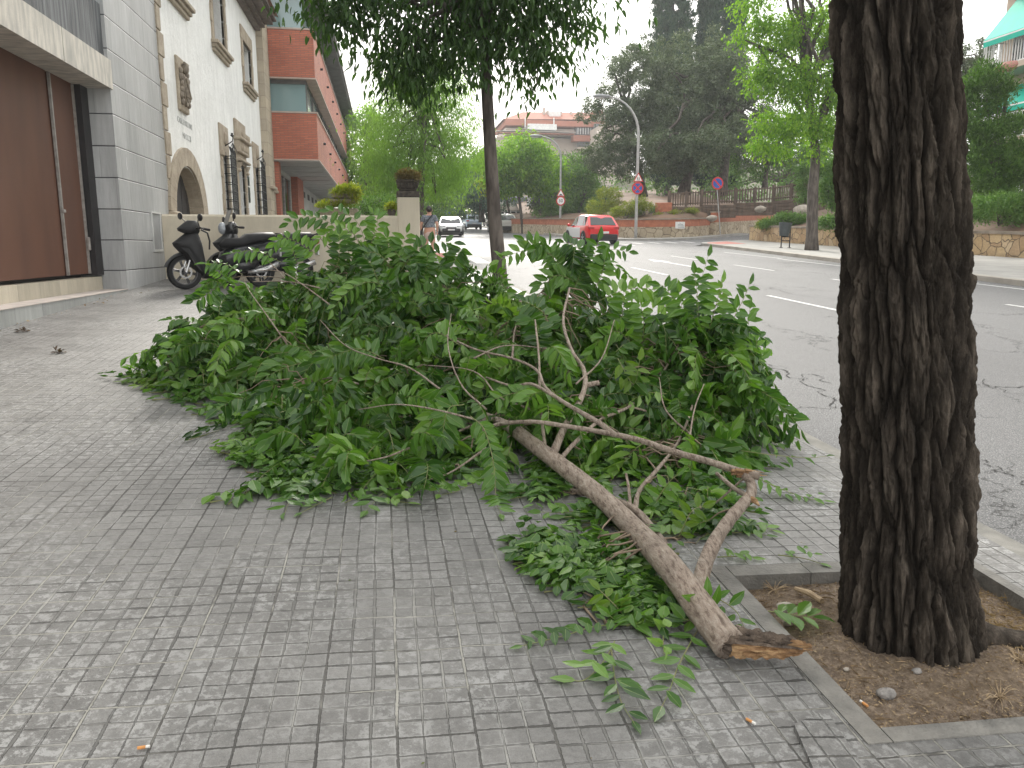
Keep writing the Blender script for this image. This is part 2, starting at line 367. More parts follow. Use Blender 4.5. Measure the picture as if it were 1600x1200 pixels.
# road ---------------------------------------------------------------
def asphalt(name):
    m, nt, b = nm(name); p = pos(nt)
    ag = noise(nt, 150, 2, p, .8); v = N(nt, 'TexVoronoi', Scale=95.0); L(nt, p, v.inputs['Vector'])
    chips = ramp(nt, v.outputs['Distance'], [(.1, 1.7), (.5, .62)])
    big = ramp(nt, noise(nt, .35, 6, pos(nt, (1, .25, 1)), .6), [(.3, .86), (.7, 1.14)])
    c = mixc(nt, 1.0, mixc(nt, 1.0, ramp(nt, ag, [(.3, (.085, .085, .087)), (.7, (.23, .23, .232))]), chips, 'MULTIPLY'), big, 'MULTIPLY')
    # cracks: edges of large warped cells, broken up by noise
    wv = N(nt, 'VectorMath', operation='ADD'); L(nt, p, wv.inputs[0])
    wn = N(nt, 'VectorMath', operation='SCALE'); L(nt, noise(nt, 1.3, 7, p, .7, 'Color'), wn.inputs[0]); wn.inputs['Scale'].default_value = 1.6
    L(nt, wn.outputs[0], wv.inputs[1])
    ve = N(nt, 'TexVoronoi', feature='DISTANCE_TO_EDGE', Scale=.33); L(nt, wv.outputs[0], ve.inputs['Vector'])
    ck = M(nt, 'MULTIPLY', ramp(nt, ve.outputs['Distance'], [(.0, 1.0), (.006, 0.0)]), ramp(nt, noise(nt, .5, 3, p), [(.42, 0.0), (.50, 1.0)]))
    c = mixc(nt, M(nt, 'MULTIPLY', ck, .85), c, (.015, .015, .015))
    L(nt, c, b.inputs['Base Color']); b.inputs['Roughness'].default_value = .72
    bump(nt, b, M(nt, 'SUBTRACT', M(nt, 'ADD', v.outputs['Distance'], ag), M(nt, 'MULTIPLY', ck, 2.0)), .004, .9)
    return m
m_asph = asphalt('worn asphalt')
ry = [-3]+[i*1.0 for i in range(0, 131)]
def RX(Y): return XR(Y) if Y < 38 else (XR(38)+(Y-38)*1.2 if Y < 42 else max(13.6 if Y > 47 else 20.0, 12.9))
tag(strip('road', XC, lambda Y: XR(Y)+.02 if Y < 38 else 12.9, ry, GR, m_asph, 0, 4), kind='structure')
# the side street that climbs away to the right
def GS(X, Y): return GR(min(X, 16), Y)+max(0, X-16)*.018
b = MB(); b.grid([[(x, y0+(y1-y0)*k/5, GS(x, y0+(y1-y0)*k/5)+.004) for k in range(6)] for x, y0, y1 in
    ((12.85, 37.2, 46.3), (15.4, 37.3, 46.0), (17.0, 39.3, 45.6), (19, 41.0, 46.6), (22, 42.5, 50), (28, 45, 58), (40, 51, 74), (60, 62, 100))])
tag(b.build('side_street', m_asph, normals=False), kind='structure')
m_rpave = pm('grey pavement concrete', (.33, .32, .30), (.25, .245, .23), 1.5, .85, .004, 60)
m_gran = pm('stone kerb blocks', (.36, .33, .29), (.24, .22, .19), 2.2, .85, .01, 25, stretch=(1, .6, 1))
m_redp = pm('red tactile paving', (.42, .16, .13), (.34, .13, .11), 8, .8)
yr = [-3]+list(range(0, 37, 3))+[37]
strip('far_pavement', lambda Y: XR(Y)+.2, lambda Y: 20.6+max(0, 23-Y)*.04, yr, GF, m_rpave)
kerb('far_kerb', XR, yr, GF, .2, .15, -1, m_gran)
b = MB(); tip = [(x, y, GF(x, y)) for x, y in ((15.97, 37), (15.9, 37.6), (16.4, 38.6), (18.0, 40.2), (20.3, 41.8), (20.65, 41.4), (20.6, 37))]
b.add(tip, [tuple(range(7))]); b.add([(x, y, z-.25) for x, y, z in tip]+tip, [(i, (i+1) % 7, 7+(i+1) % 7, 7+i) for i in range(7)])
tag(b.build('far_pavement', m_rpave), kind='structure')
b = MB(); b.add([(x, y, GF(x, y)+.004) for x, y in ((16.2, 36.0), (17.7, 36.2), (18.2, 39.6), (16.6, 38.4), (16.15, 37.4))], [(0, 1, 2, 3, 4)])
tag(b.build('tactile_paving', m_redp, normals=False), kind='structure')
b = MB(); b.add([(x, y, GW(x, y)+.004) for x, y in ((1.35, 26.6), (2.36, 26.6), (2.36, 29.6), (1.35, 29.6))], [(0, 1, 2, 3)])
tag(b.build('tactile_paving', m_redp, normals=False), kind='structure')
# pavement on the far side of the junction
yf = [47.2, 50, 55, 60, 70, 80, 95, 110, 130]
strip('far_pavement', 12.9, 14.9, yf, lambda X, Y: GF(X, Y), m_rpave)
kerb('far_kerb', lambda Y: 12.85, yf, GF, .2, .15, -1, m_gran)
b = MB(); c_ = [(12.9, 47.2), (13.3, 46.4), (14.6, 45.8), (16.6, 45.2), (18.2, 45.4), (20.2, 47.0), (26, 53), (26, 54.6), (19.0, 48.3), (17.3, 46.6), (14.9, 47.2)]
tt = [(x, y, GS(x, y)+.13) for x, y in c_]; n_ = len(tt); b.add(tt, [tuple(range(n_))]); b.add([(x, y, z-.25) for x, y, z in tt]+tt, [(i, (i+1) % n_, n_+(i+1) % n_, n_+i) for i in range(n_)])
tag(b.build('far_pavement', m_rpave), kind='structure')
# painted markings ----------------------------------------------------
mp_, nt, bb = nm('worn white road paint'); p = pos(nt)
L(nt, ramp(nt, noise(nt, 9, 6, p, .75), [(.33, (.30, .30, .30)), (.55, (.52, .52, .51))]), bb.inputs['Base Color']); bb.inputs['Roughness'].default_value = .7
m_paint = mp_
def mark(polys, name='road_marking'):
    b = MB()
    for pl in polys: b.add([(x, y, GR(x, y)+.005) for x, y in pl], [tuple(range(len(pl)))])
    return tag(b.build(name, m_paint, normals=False), kind='structure')
def dash(x, y0, y1, w_=.11): return [(x-w_/2, y0), (x+w_/2, y0), (x+w_/2-.0, y1), (x-w_/2, y1)]
mark([dash(7.5, 4.0, 6.2), dash(7.5, 11.6, 14.3), dash(7.4, 19.6, 22.7), dash(7.35, 28, 31.0)])
mark([dash(10.9, y, y+2.6, .1) for y in (4, 9.5, 15, 20.5, 26)]+[dash(13.3+.05*(y-10), y, y+4.9, .1) for y in (6, 11, 16, 21, 26)])
def arrow(x, y, s=1.0): return [[(x-.07, y), (x+.07, y), (x+.07, y+2.6*s), (x-.07, y+2.6*s)], [(x-.28, y+2.6*s), (x+.28, y+2.6*s), (x, y+4.2*s)]]
mark(arrow(9.3, 22.5)+arrow(5.4, 34))
mark([[(XC(30)+.5+i*1.0, 25.6), (XC(30)+1.0+i*1.0, 25.6), (XC(30)+1.0+i*1.0, 29.2), (XC(30)+.5+i*1.0, 29.2)] for i in range(13) if XC(30)+1+i < 8.2], 'zebra_crossing')
mark([[(12.6, 38.4), (12.75, 38.4), (12.75, 45), (12.6, 45)], dash(10.9, 33, 36), dash(11.0, 40, 44), dash(7.3, 37, 41), dash(7.3, 46, 50), dash(7.3, 56, 60), dash(7.3, 68, 74)])
mark([[(13.6+i*1.1, 40.2+i*.35), (13.9+i*1.1, 40.3+i*.35), (13.9+i*1.1, 42.2+i*.35), (13.6+i*1.1, 42.1+i*.35)] for i in range(4)], 'zebra_crossing').location = (0, 0, .01)
def crack(pts, w_=.010, seed=1):
    r = random.Random(seed); P = [gh(px, py) for px, py in pts]; b = MB(); rows = []
    for i in range(len(P)-1):
        for k in range(14):
            t = k/14; q = P[i]*(1-t)+P[i+1]*t; d = P[i+1]-P[i]; d = d/np.linalg.norm(d); nn_ = V(-d[1], d[0], 0)
            o_ = r.uniform(-1, 1)*.028+.05*math.sin(i*3+k*.5+seed); ww = w_*r.uniform(.25, 1.3); c_ = q+nn_*o_
            rows.append([(*(c_-nn_*ww)[:2], GR(c_[0], c_[1])+.004), (*(c_+nn_*ww)[:2], GR(c_[0], c_[1])+.004)])
    b.grid(rows); return tag(b.build('road_crack', m_crk, normals=False), kind='structure')
m_crk = pm('dark open crack', (.02, .02, .02), (.035, .033, .03), 30, .95)
crack([(1160, 560), (1205, 573), (1245, 592), (1282, 612), (1316, 640)], .008, 2); crack([(1245, 592), (1268, 585), (1300, 600)], .006, 3); crack([(1180, 622), (1250, 640), (1318, 634)], .006, 4)
crack([(1524, 600), (1560, 607), (1640, 598)], .007, 5); crack([(1524, 718), (1560, 730), (1600, 756), (1660, 790)], .007, 6); crack([(1524, 590), (1570, 612), (1640, 622)], .006, 7); crack([(1120, 440), (1180, 445), (1250, 462), (1330, 470)], .007, 8)
P_ = [gh(1240, 1142, .0), gh(1290, 1117, .0), gh(1352, 1204, .0), gh(1285, 1240, .0)]; b = MB()
lift = (.022, .016, .006, .012); b.add([p_+V(0, 0, -.03) for p_ in P_]+[p_+V(0, 0, l_) for p_, l_ in zip(P_, lift)], [(4, 5, 6, 7), (0, 1, 5, 4), (1, 2, 6, 5), (2, 3, 7, 6), (3, 0, 4, 7)])
tag(b.build('paving_slab', m_panot, normals=False), 'lifted and tilted paving slab at the front left corner of the tree basin', 'paving slab')
m_lane = pm('asphalt patch', (.10, .10, .10), (.075, .075, .077), 3, .8, .004, 160)
# ------------------------------------------------------------------ tree basins
def basin(x0, x1, y0, y1, sink, name='tree_basin'):
    b = MB(); e = .07
    def bar(xa, ya, xb, yb):
        P = [(xa, ya), (xb, ya), (xb, yb), (xa, yb)]
        top = [(x, y, GW(x, y)+.004) for x, y in P]; bot = [(x, y, GW(x, y)-sink-.08) for x, y in P]
        b.add(bot+top, [(4, 5, 6, 7), (0, 1, 5, 4), (1, 2, 6, 5), (2, 3, 7, 6), (3, 0, 4, 7)])
    n = 2
    bar(x0-e, y0-.06, x0+.005, (y0+y1)/2); bar(x0-e, (y0+y1)/2+.004, x0+.005, y1+.09)
    bar(x0+.009, y0-.06, (x0+x1)/2, y0); bar((x0+x1)/2+.004, y0-.06, x1, y0)
    bar(x0+.009, y1, (x0+x1)/2-.2, y1+.09); bar((x0+x1)/2-.196, y1, x1, y1+.09); bar(x1+.004, y0-.06, x1+.06, y1+.09)
    return tag(b.build(name, m_conc2), kind='structure')
basin(BX0, BX1, BY0, BY1, .09, 'basin_edging'); basin(1.52, 2.30, 12.0, 13.0, .05, 'basin_edging')
ms, nt, bb = nm('dry brown soil'); p = pos(nt)
c = ramp(nt, noise(nt, 38, 8, p, .8), [(.34, (.06, .042, .030)), (.5, (.19, .14, .10)), (.64, (.38, .30, .22))])
c = mixc(nt, ramp(nt, noise(nt, 4, 4, p), [(.4, .0), (.65, .5)]), c, (.20, .145, .09))
L(nt, c, bb.inputs['Base Color']); bb.inputs['Roughness'].default_value = .95; bump(nt, bb, noise(nt, 110, 6, p, .8), .012)
m_soil = ms
def soilgrid(x0, x1, y0, y1, f, n=60, name='soil'):
    xs = np.linspace(x0, x1, n); ys = np.linspace(y0, y1, n); A, B = np.meshgrid(xs, ys)
    Z = .039*B+.1*(1-np.exp(-B/10))-.033*A+f(A, B)
    v = np.stack([A, B, Z], -1).reshape(-1, 3); i = (np.arange(n-1)[:, None]*n+np.arange(n-1)[None]).ravel()
    return tag(npmesh(name, v, np.stack([i, i+1, i+n+1, i+n], 1), m_soil, smooth=True), kind='structure')
def near_soil(A, B):
    d = np.hypot(A-1.81, B-2.29)
    return -.060+.050*np.exp(-((d-.26)/.16)**2)+.042*np.clip((2.35-B)/.45, 0, 1)+.022*(fbm(A*9, B*9, 4)-.5)+.006*fbm(A*60, B*60, 2)
soilgrid(BX0, BX1+.004, BY0, BY1, near_soil, 130)
soilgrid(1.52, 2.30, 12.0, 13.0, lambda A, B: -.02+.01*fbm(A*9, B*9, 3), 20)
def soilz(x, y): return float(S(y)-.033*x+near_soil(np.array([x]), np.array([y]))[0])
# ================================================================== LEFT SIDE BUILDINGS
FX = -4.05
m_gst = None
def panelmat(name, c1, c2, hs, z0, ls, lsoff=0.0, joint=(.05, .05, .055), jw=.006, streak=.25):
    m, nt, b = nm(name); p = pos(nt); sp = N(nt, 'SeparateXYZ'); L(nt, p, sp.inputs[0])
    zz = M(nt, 'DIVIDE', M(nt, 'SUBTRACT', sp.outputs[2], z0), hs); f = M(nt, 'FRACT', zz); row = M(nt, 'FLOOR', zz)
    dz = M(nt, 'MULTIPLY', M(nt, 'MINIMUM', f, M(nt, 'SUBTRACT', 1.0, f)), hs)
    wn = N(nt, 'TexWhiteNoise', noise_dimensions='1D'); L(nt, row, wn.inputs['W'])
    a = M(nt, 'ADD', sp.outputs[1], M(nt, 'MULTIPLY', sp.outputs[0], 1.7))
    u = M(nt, 'ADD', M(nt, 'DIVIDE', a, ls), M(nt, 'MULTIPLY', wn.outputs['Value'], 1.0)); fu = M(nt, 'FRACT', u)
    du = M(nt, 'MULTIPLY', M(nt, 'MINIMUM', fu, M(nt, 'SUBTRACT', 1.0, fu)), ls)
    cv = N(nt, 'CombineXYZ'); L(nt, row, cv.inputs[0]); L(nt, M(nt, 'FLOOR', u), cv.inputs[1])
    w2 = N(nt, 'TexWhiteNoise', noise_dimensions='2D'); L(nt, cv.outputs[0], w2.inputs['Vector'])
    c = ramp(nt, noise(nt, 1.6, 6, pos(nt, (3, 3, .6)), .65), [(.32, c1), (.68, c2)])
    c = mixc(nt, 1, c, ramp(nt, w2.outputs['Value'], [(0, .86), (1, 1.1)]), 'MULTIPLY')
    c = mixc(nt, streak, c, ramp(nt, noise(nt, 5, 5, pos(nt, (5, 5, .5)), .7), [(.35, .55), (.65, 1.2)]), 'MULTIPLY')
    jh = ramp(nt, dz, [(jw, 1.0), (jw+.004, 0.0)]); jv = M(nt, 'MULTIPLY', ramp(nt, du, [(.002, 1.0), (.005, 0.0)]), .45)
    j = M(nt, 'MAXIMUM', jh, jv)
    L(nt, mixc(nt, j, c, joint), b.inputs['Base Color']); b.inputs['Roughness'].default_value = .6
    bump(nt, b, M(nt, 'SUBTRACT', noise(nt, 50, 4, p), M(nt, 'MULTIPLY', j, 3)), .003, .8)
    return m
m_grey = panelmat('grey stone cladding', (.36, .365, .365), (.46, .465, .465), .475, .085, .62)
m_lint = pm('stained pale concrete lintel', (.64, .60, .53), (.40, .385, .35), 4.5, .85, .006, 60, stretch=(1, 2.5, .6), lo=.35, hi=.68)
m_par = pm('streaked dark parapet', (.06, .065, .07), (.20, .21, .22), 3.0, .8, .004, 60, stretch=(3, 5, .35), lo=.38, hi=.7)
m_rust = pm('brown painted steel door', (.13, .058, .036), (.10, .045, .029), 1.2, .55, .001, 80, stretch=(1, 2, .5), spec=.4)
m_dark = pm('black steel frame', (.022, .018, .02), (.012, .012, .013), 3, .5)
m_steel = pm('galvanised strip', (.42, .40, .38), (.28, .26, .24), 12, .45, metal=.4)
m_creamt = panelmat('cream stone riser', (.55, .50, .40), (.43, .39, .31), 2.0, 0.1, .62, jw=.0)
m_gcl = panelmat('grey stone riser', (.40, .41, .40), (.31, .32, .31), 2.0, 0.1, .70, jw=.0)
m_tread = pm('worn pinkish tread', (.50, .44, .40), (.38, .34, .31), 5, .8, .003, 60)
m_glass = nm('greenish window glass')[0]; nt = m_glass.node_tree; bb = nt.nodes['Principled BSDF']
bb.inputs['Base Color'].default_value = (.22, .33, .34, 1); bb.inputs['Roughness'].default_value = .08; bb.inputs['Specular IOR Level'].default_value = .9
m_dglass = nm('dark window glass')[0]; bb = m_dglass.node_tree.nodes['Principled BSDF']
bb.inputs['Base Color'].default_value = (.015, .017, .018, 1); bb.inputs['Roughness'].default_value = .08
def bxx(b, x0, x1, y0, y1, z0, z1): return b.box(((x0+x1)/2, (y0+y1)/2, (z0+z1)/2), (x1-x0, y1-y0, z1-z0))
g = empty('modern_building', (FX, 13, .5), 'modern grey stone clad building with big brown steel gate and concrete lintel', 'building')
b = MB(); bxx(b, -9.0, FX, 13.15, 16.0, -.2, 9.5); o = b.build('wall', m_grey, g)
b = MB(); bxx(b, -9.0, -4.5, 0, 13.148, 5.0, 9.5); b.build('upper_glazing', m_glass, g)
b = MB(); bxx(b, -4.52, -4.44, 0, 13.14, 5.62, 5.66); [bxx(b, -4.52, -4.44, y_, y_+.05, 5, 9.5) for y_ in (4, 6, 8, 10, 12)]; b.build('glazing_bar', m_dark, g)
b = MB(); bxx(b, -4.50, -4.10, 0, 13.146, 4.205, 4.98); b.build('parapet', m_par, g)
for y0, y1 in ((0, 4.1), (4.12, 8.1), (8.12, 11.36), (11.38, 13.22)):
    b = MB(); b.box(((FX-9)/2, (y0+y1)/2, 3.985), (9+FX, y1-y0, .43), ch=.006); 
    b = MB(); bxx(b, -5.2, FX+.02, y0, y1, 3.775, 4.2); b.build('lintel', m_lint, g)
b = MB(); bxx(b, -4.60, -4.50, 0, 11.96, 1.0, 3.774); b.build('gate_leaf', m_rust, g)
o = b = MB(); bxx(b, -4.60, -4.49, 12.02, 12.84, 1.0, 3.774); o = b.build('gate_leaf', m_rust, g)
b = MB(); bxx(b, -4.488, -4.455, 11.965, 12.005, 1.0, 3.76); b.build('gate_strip', m_steel, g)
b = MB(); bxx(b, -4.488, -4.455, 12.80, 12.83, 1.0, 3.76); b.build('gate_strip', m_steel, g)
MB().box((-4.45, 11.985, 1.9), (.05, .07, .05), ch=.01).build('bolt', m_steel, g); MB().box((-4.45, 12.815, 1.45), (.05, .05, .2), ch=.01).build('bolt', m_steel, g)
b = MB(); bxx(b, -4.9, -4.38, 12.86, 13.146, .97, 3.774); b.build('gate_frame', m_dark, g)
b = MB(); bxx(b, -4.9, -4.62, 0, 12.855, .9, 3.77); b.build('gate_backing', m_dark, g)
b = MB(); bxx(b, -5.5, -4.40, 0, 13.10, -.6, .945); b.build('upper_step', m_creamt, g)
b = MB(); bxx(b, -4.398, FX+.005, 0, 13.148, -.6, .735); o = b.build('lower_step', m_gcl, g)
b = MB(); bxx(b, -4.396, FX+.012, 0, 13.146, .736, .745); b.build('tread', m_tread, o)
# meter cupboard let into the cladding
b = MB()
for y0, y1, z0, z1 in ((14.72, 14.75, 1.32, 2.02), (15.25, 15.28, 1.32, 2.02), (14.75, 15.25, 1.99, 2.02), (14.75, 15.25, 1.32, 1.36)): bxx(b, FX-.01, FX+.022, y0, y1, z0, z1)
mcu = b.build('meter_hatch_frame', pm('pale hatch frame', (.62, .62, .60)), g)
b = MB(); bxx(b, FX-.01, FX+.005, 14.755, 15.245, 1.365, 1.985); b.build('meter_hatch', pm('painted hatch', (.34, .35, .36), None, 3, .5), mcu)
b = MB(); b.add([(FX+.004, 13.62+.035*math.sin(t)*(.6+.4*math.sin(3*t)), 2.72+.11*math.cos(t)) for t in [k*.6 for k in range(10)]], [tuple(range(10))]); b.build('paint_patch', pm('white paint splash', (.7, .7, .7)), g)
# ---------------------------------------------------------------- old white house
m_ren, nt, bb = nm('whitewashed render'); p = pos(nt)
c = ramp(nt, noise(nt, .9, 6, p, .65), [(.3, (.74, .75, .735)), (.7, (.84, .85, .835))])
L(nt, mixc(nt, .5, c, ramp(nt, noise(nt, 3, 6, pos(nt, (2, 2, .35)), .7), [(.36, .80), (.6, 1.05)]), 'MULTIPLY'), bb.inputs['Base Color'])
bb.inputs['Roughness'].default_value = .9; bump(nt, bb, noise(nt, 6, 6, p, .7), .03)
m_sand, nt, bb = nm('weathered sandstone'); p = pos(nt)
c = ramp(nt, noise(nt, 2.5, 6, p, .7), [(.32, (.30, .25, .19)), (.68, (.48, .415, .325))])
c = mixc(nt, .6, c, ramp(nt, noise(nt, 45, 4, p), [(.3, .75), (.7, 1.12)]), 'MULTIPLY')
L(nt, c, bb.inputs['Base Color']); bb.inputs['Roughness'].default_value = .92; bump(nt, bb, noise(nt, 30, 6, p, .7), .02)
def ashlar(name, hs, ls):
    m, nt, b = nm(name); p = pos(nt); sp = N(nt, 'SeparateXYZ'); L(nt, p, sp.inputs[0])
    cv = N(nt, 'CombineXYZ'); L(nt, M(nt, 'ADD', sp.outputs[0], sp.outputs[1]), cv.inputs[0]); L(nt, sp.outputs[2], cv.inputs[1])
    br = N(nt, 'TexBrick', offset=.5); L(nt, cv.outputs[0], br.inputs['Vector'])
    br.inputs['Scale'].default_value = 1; br.inputs['Brick Width'].default_value = ls; br.inputs['Row Height'].default_value = hs; br.inputs['Mortar Size'].default_value = .006
    br.inputs['Color1'].default_value = (.46, .395, .30, 1); br.inputs['Color2'].default_value = (.38, .33, .26, 1); br.inputs['Mortar'].default_value = (.24, .205, .165, 1)
    c = mixc(nt, .7, br.outputs['Color'], ramp(nt, noise(nt, 2.2, 6, p, .7), [(.3, .78), (.7, 1.12)]), 'MULTIPLY')
    L(nt, c, b.inputs['Base Color']); b.inputs['Roughness'].default_value = .92
    bump(nt, b, M(nt, 'SUBTRACT', noise(nt, 20, 5, p, .7), br.outputs['Fac']), .012); return m
m_ash = ashlar('sandstone ashlar', .38, .8)
m_wood = pm('dark grey door planks', (.06, .055, .055), (.035, .033, .034), 6, .7, stretch=(1, 5, .3))
m_iron = pm('black wrought iron', (.012, .013, .016), None, 5, .5)
m_slitshade = pm('painted slit shade', (.05, .045, .04), None, 2, .9)  # dark colour painted in for the shade inside the tower's slit opening
h = empty('white_house', (FX, 22, .9), 'old whitewashed house with sandstone window frames and arched door', 'house')
# facade cut by openings: (y0,y1,z0,z1,arch?)
OPS = [(16.35, 18.75, .8, 3.05, 'arch'), (16.9, 18.35, 6.45, 8.2, 'win'), (21.25, 22.75, 6.45, 8.0, 'win'), (25.5, 27.0, 6.3, 7.55, 'win'),
       (21.35, 22.0, 1.9, 3.75, 'grille'), (23.5, 24.6, .9, 3.75, 'door'), (26.5, 27.25, 1.9, 3.95, 'grille')]
Y0, Y1, ZT, ZB = 16.002, 28.4, 8.75, 0.0
yb = sorted({Y0, Y1}|{o_[0] for o_ in OPS}|{o_[1] for o_ in OPS}); zb = sorted({ZB, ZT}|{o_[2] for o_ in OPS}|{o_[3] for o_ in OPS})
b = MB()
for i in range(len(yb)-1):
    for j in range(len(zb)-1):
        cy, cz = (yb[i]+yb[i+1])/2, (zb[j]+zb[j+1])/2
        if any(a < cy < c_ and d < cz < e for a, c_, d, e, _ in OPS): continue
        b.quad((FX, yb[i], zb[j]), (FX, yb[i+1], zb[j]), (FX, yb[i+1], zb[j+1]), (FX, yb[i], zb[j+1]))
bxx(b, -9, FX-.6, Y0, Y1, ZB, ZT)
for a, c_, d, e, _ in OPS:                       # reveals
    for P in (((a, d), (a, e)), ((c_, d), (c_, e)), ((a, d), (c_, d)), ((a, e), (c_, e))):
        (ya, za), (y2, z2) = P; b.quad((FX, ya, za), (FX, y2, z2), (FX-.6, y2, z2), (FX-.6, ya, za))
b.build('wall', m_ren, h, normals=False)
def frame(a, c_, d, e, wd, top, sill=True, parent=h, name='stone_frame', proud=.05, jag=True):
    b = MB(); z = d; k = 0
    while z < e-.01:                              # irregular quoin blocks up each side
        hh = min(.42, e-z); ww = wd*(1.0 if k % 2 else .78) if jag else wd
        b.box((FX+proud/2-.03, a-ww/2, z+hh/2), (proud+.06, ww, hh-.006), ch=.008); b.box((FX+proud/2-.03, c_+ww/2, z+hh/2), (proud+.06, ww, hh-.006), ch=.008)
        z += hh; k += 1
    b.box((FX+proud/2-.03, (a+c_)/2, e+top/2), (proud+.06, c_-a+2*wd, top), ch=.012)
    if sill:
        for q, (t, o2) in enumerate(((.10, .18), (.07, .12), (.06, .07))): b.box((FX+o2/2-.03, (a+c_)/2, d-.05-q*.085), (o2+.06, c_-a+2*wd+.1-.08*q, .083), ch=.012)
    return b.build(name, m_sand, parent)
b = MB(); z = .9
while z < 8.4: b.box((FX+.005, 16.0+(.20 if int(z/.45) % 2 else .13), z+.21), (.05, .38 if int(z/.45) % 2 else .25, .43), ch=.01); z += .45
b.build('quoins', m_sand, h)
for a, c_, d, e, k in OPS:
    if k == 'win':
        f = frame(a, c_, d, e, .22, .38)
        b = MB(); [bxx(b, FX-.27, FX-.23, y_-.03, y_+.03, d, e) for y_ in (a+.03, (a+c_)/2, c_-.03)]; [bxx(b, FX-.268, FX-.232, a, c_, z_-.03, z_+.03) for z_ in (d+.03, (d+e)/2+.2, e-.03)]
        b.build('window', pm('brown window wood', (.10, .06, .04)), h)
        b = MB(); bxx(b, FX-.29, FX-.275, a, c_, d, e); b.build('pane', m_dglass, h)
    if k == 'grille':
        f = frame(a, c_, d, e, .20, .75)
        b = MB(); b.box((FX+.03, a-.08, e+.02), (.16, .22, .16), ch=.03); b.build('corbel', m_sand, f); MB().ell((FX+.06, (a+c_)/2, e+.42), (.07, .10, .16)).build('carving', m_sand, f)
        b = MB(); bxx(b, FX-.18, FX-.165, a, c_, d, e); b.build('pane', m_dglass, h)
        b = MB(); P = FX+.24
        for q in range(9): z_ = d+.05+(e-d-.1)*q/8; b.box((P-.12, a, z_), (.26, .018, .018)); b.box((P, (a+c_)/2, z_), (.018, c_-a+.02, .018)); b.box((P-.12, c_, z_), (.26, .018, .018))
        for q in range(6): y_ = a+(c_-a)*q/5; b.tube([(P, y_, d), (P, y_, e+.05), (P-.05, y_*.8+(a+c_)*.1, e+.2)], .011, 6)
        for q in range(2): b.tube([(P-.13, (a, c_)[q], d), (P-.13, (a, c_)[q], e+.05)], .011, 6)
        b.tube([(FX+.02, (a+c_)/2, e+.22), (P, (a+c_)/2, e+.36), (P+.02, (a+c_)/2, e+.48)], .014, 6); b.lathe([(.0, 0), (.03, .02), (.05, .05), (.02, .08), (.04, .1)], (P, (a+c_)/2, e+.46), 8)
        for q in range(8): b.tube([(P, a+(c_-a)*q/7, e+.05), (P+.03*math.sin(q), a+(c_-a)*q/7+.04, e+.18), (P, (a+c_)/2, e+.32)], .009, 5)
        b.build('iron_grille', m_iron, h)
    if k == 'door':
        f = frame(a, c_, d, e, .24, .3, False)
        b = MB(); b.box((FX+.05, (a+c_)/2, e+.45), (.2, c_-a+.5, .34), ch=.02); b.box((FX+.09, (a+c_)/2, e+.66), (.28, c_-a+.62, .09), ch=.02); b.box((FX+.07, (a+c_)/2, e+.08), (.22, c_-a+.5, .07), ch=.02)
        for q in range(7): b.ell((FX+.15, a+(c_-a)*q/6, e+.45), (.04, .06, .11), 8, 6); b.ell((FX+.2, a+(c_-a)*q/6, e+.77), (.03, .05, .09), 6, 5)
        b.box((FX+.03, (a+c_)/2, e+.95), (.1, c_-a+.4, .5), ch=.03)
        for y_ in (a-.1, c_+.1): b.lathe([(.06, 0), (.09, .05), (.05, .1), (.1, .2), (.12, .25)], (FX+.06, y_, e-.25), 8)
        b.build('carved_lintel', m_sand, f)
        b = MB(); bxx(b, FX-.30, FX-.27, a, c_, d, e); b.build('door', m_wood, h)
# arched doorway
a, c_, d, e, _ = OPS[0]; cy = (a+c_)/2; r = (c_-a)/2; zs = e-r*.8
arc = [(cy-r*math.cos(t), zs+r*.8*math.sin(t)) for t in [math.pi*k/16 for k in range(17)]]
b = MB()                                          # spandrels fill the corners of the cut
for s_ in (0, 1):
    A = arc[:9] if s_ == 0 else arc[8:]
    cor = (a, e) if s_ == 0 else (c_, e)
    b.add([(FX, cor[0], cor[1])]+[(FX, y_, z_) for y_, z_ in A], [(0, i+1, i+2) for i in range(len(A)-1)])
b.build('spandrel', m_ren, h, normals=False)
b = MB()
for i in range(16):                              # voussoirs
    t0, t1 = math.pi*(i+.02)/16, math.pi*(i+.98)/16
    q = [(cy-rr*math.cos(t), zs+rr*.83*math.sin(t)) for rr, t in ((r-.02, t0), (r-.02, t1), (r+.42, t1), (r+.42, t0))]
    b.prism(q, FX-.62, FX+.05, 'yz')
for y_ in (a-.18, c_+.18):
    z_ = d
    while z_ < zs-.12: hh = min(.42, zs-.12-z_); b.box((FX-.27, y_, z_+hh/2), (.66, .40, hh-.006), ch=.01); z_ += hh
    b.box((FX-.24, y_, zs-.06), (.74, .48, .11), ch=.03)
b.build('arch', m_sand, h)
b = MB()
for q in range(11): bxx(b, FX-.30, FX-.26-.008*(q % 2), a+(c_-a)*q/11+.004, a+(c_-a)*(q+1)/11-.004, d, e+.1)
b.build('door', m_wood, h)
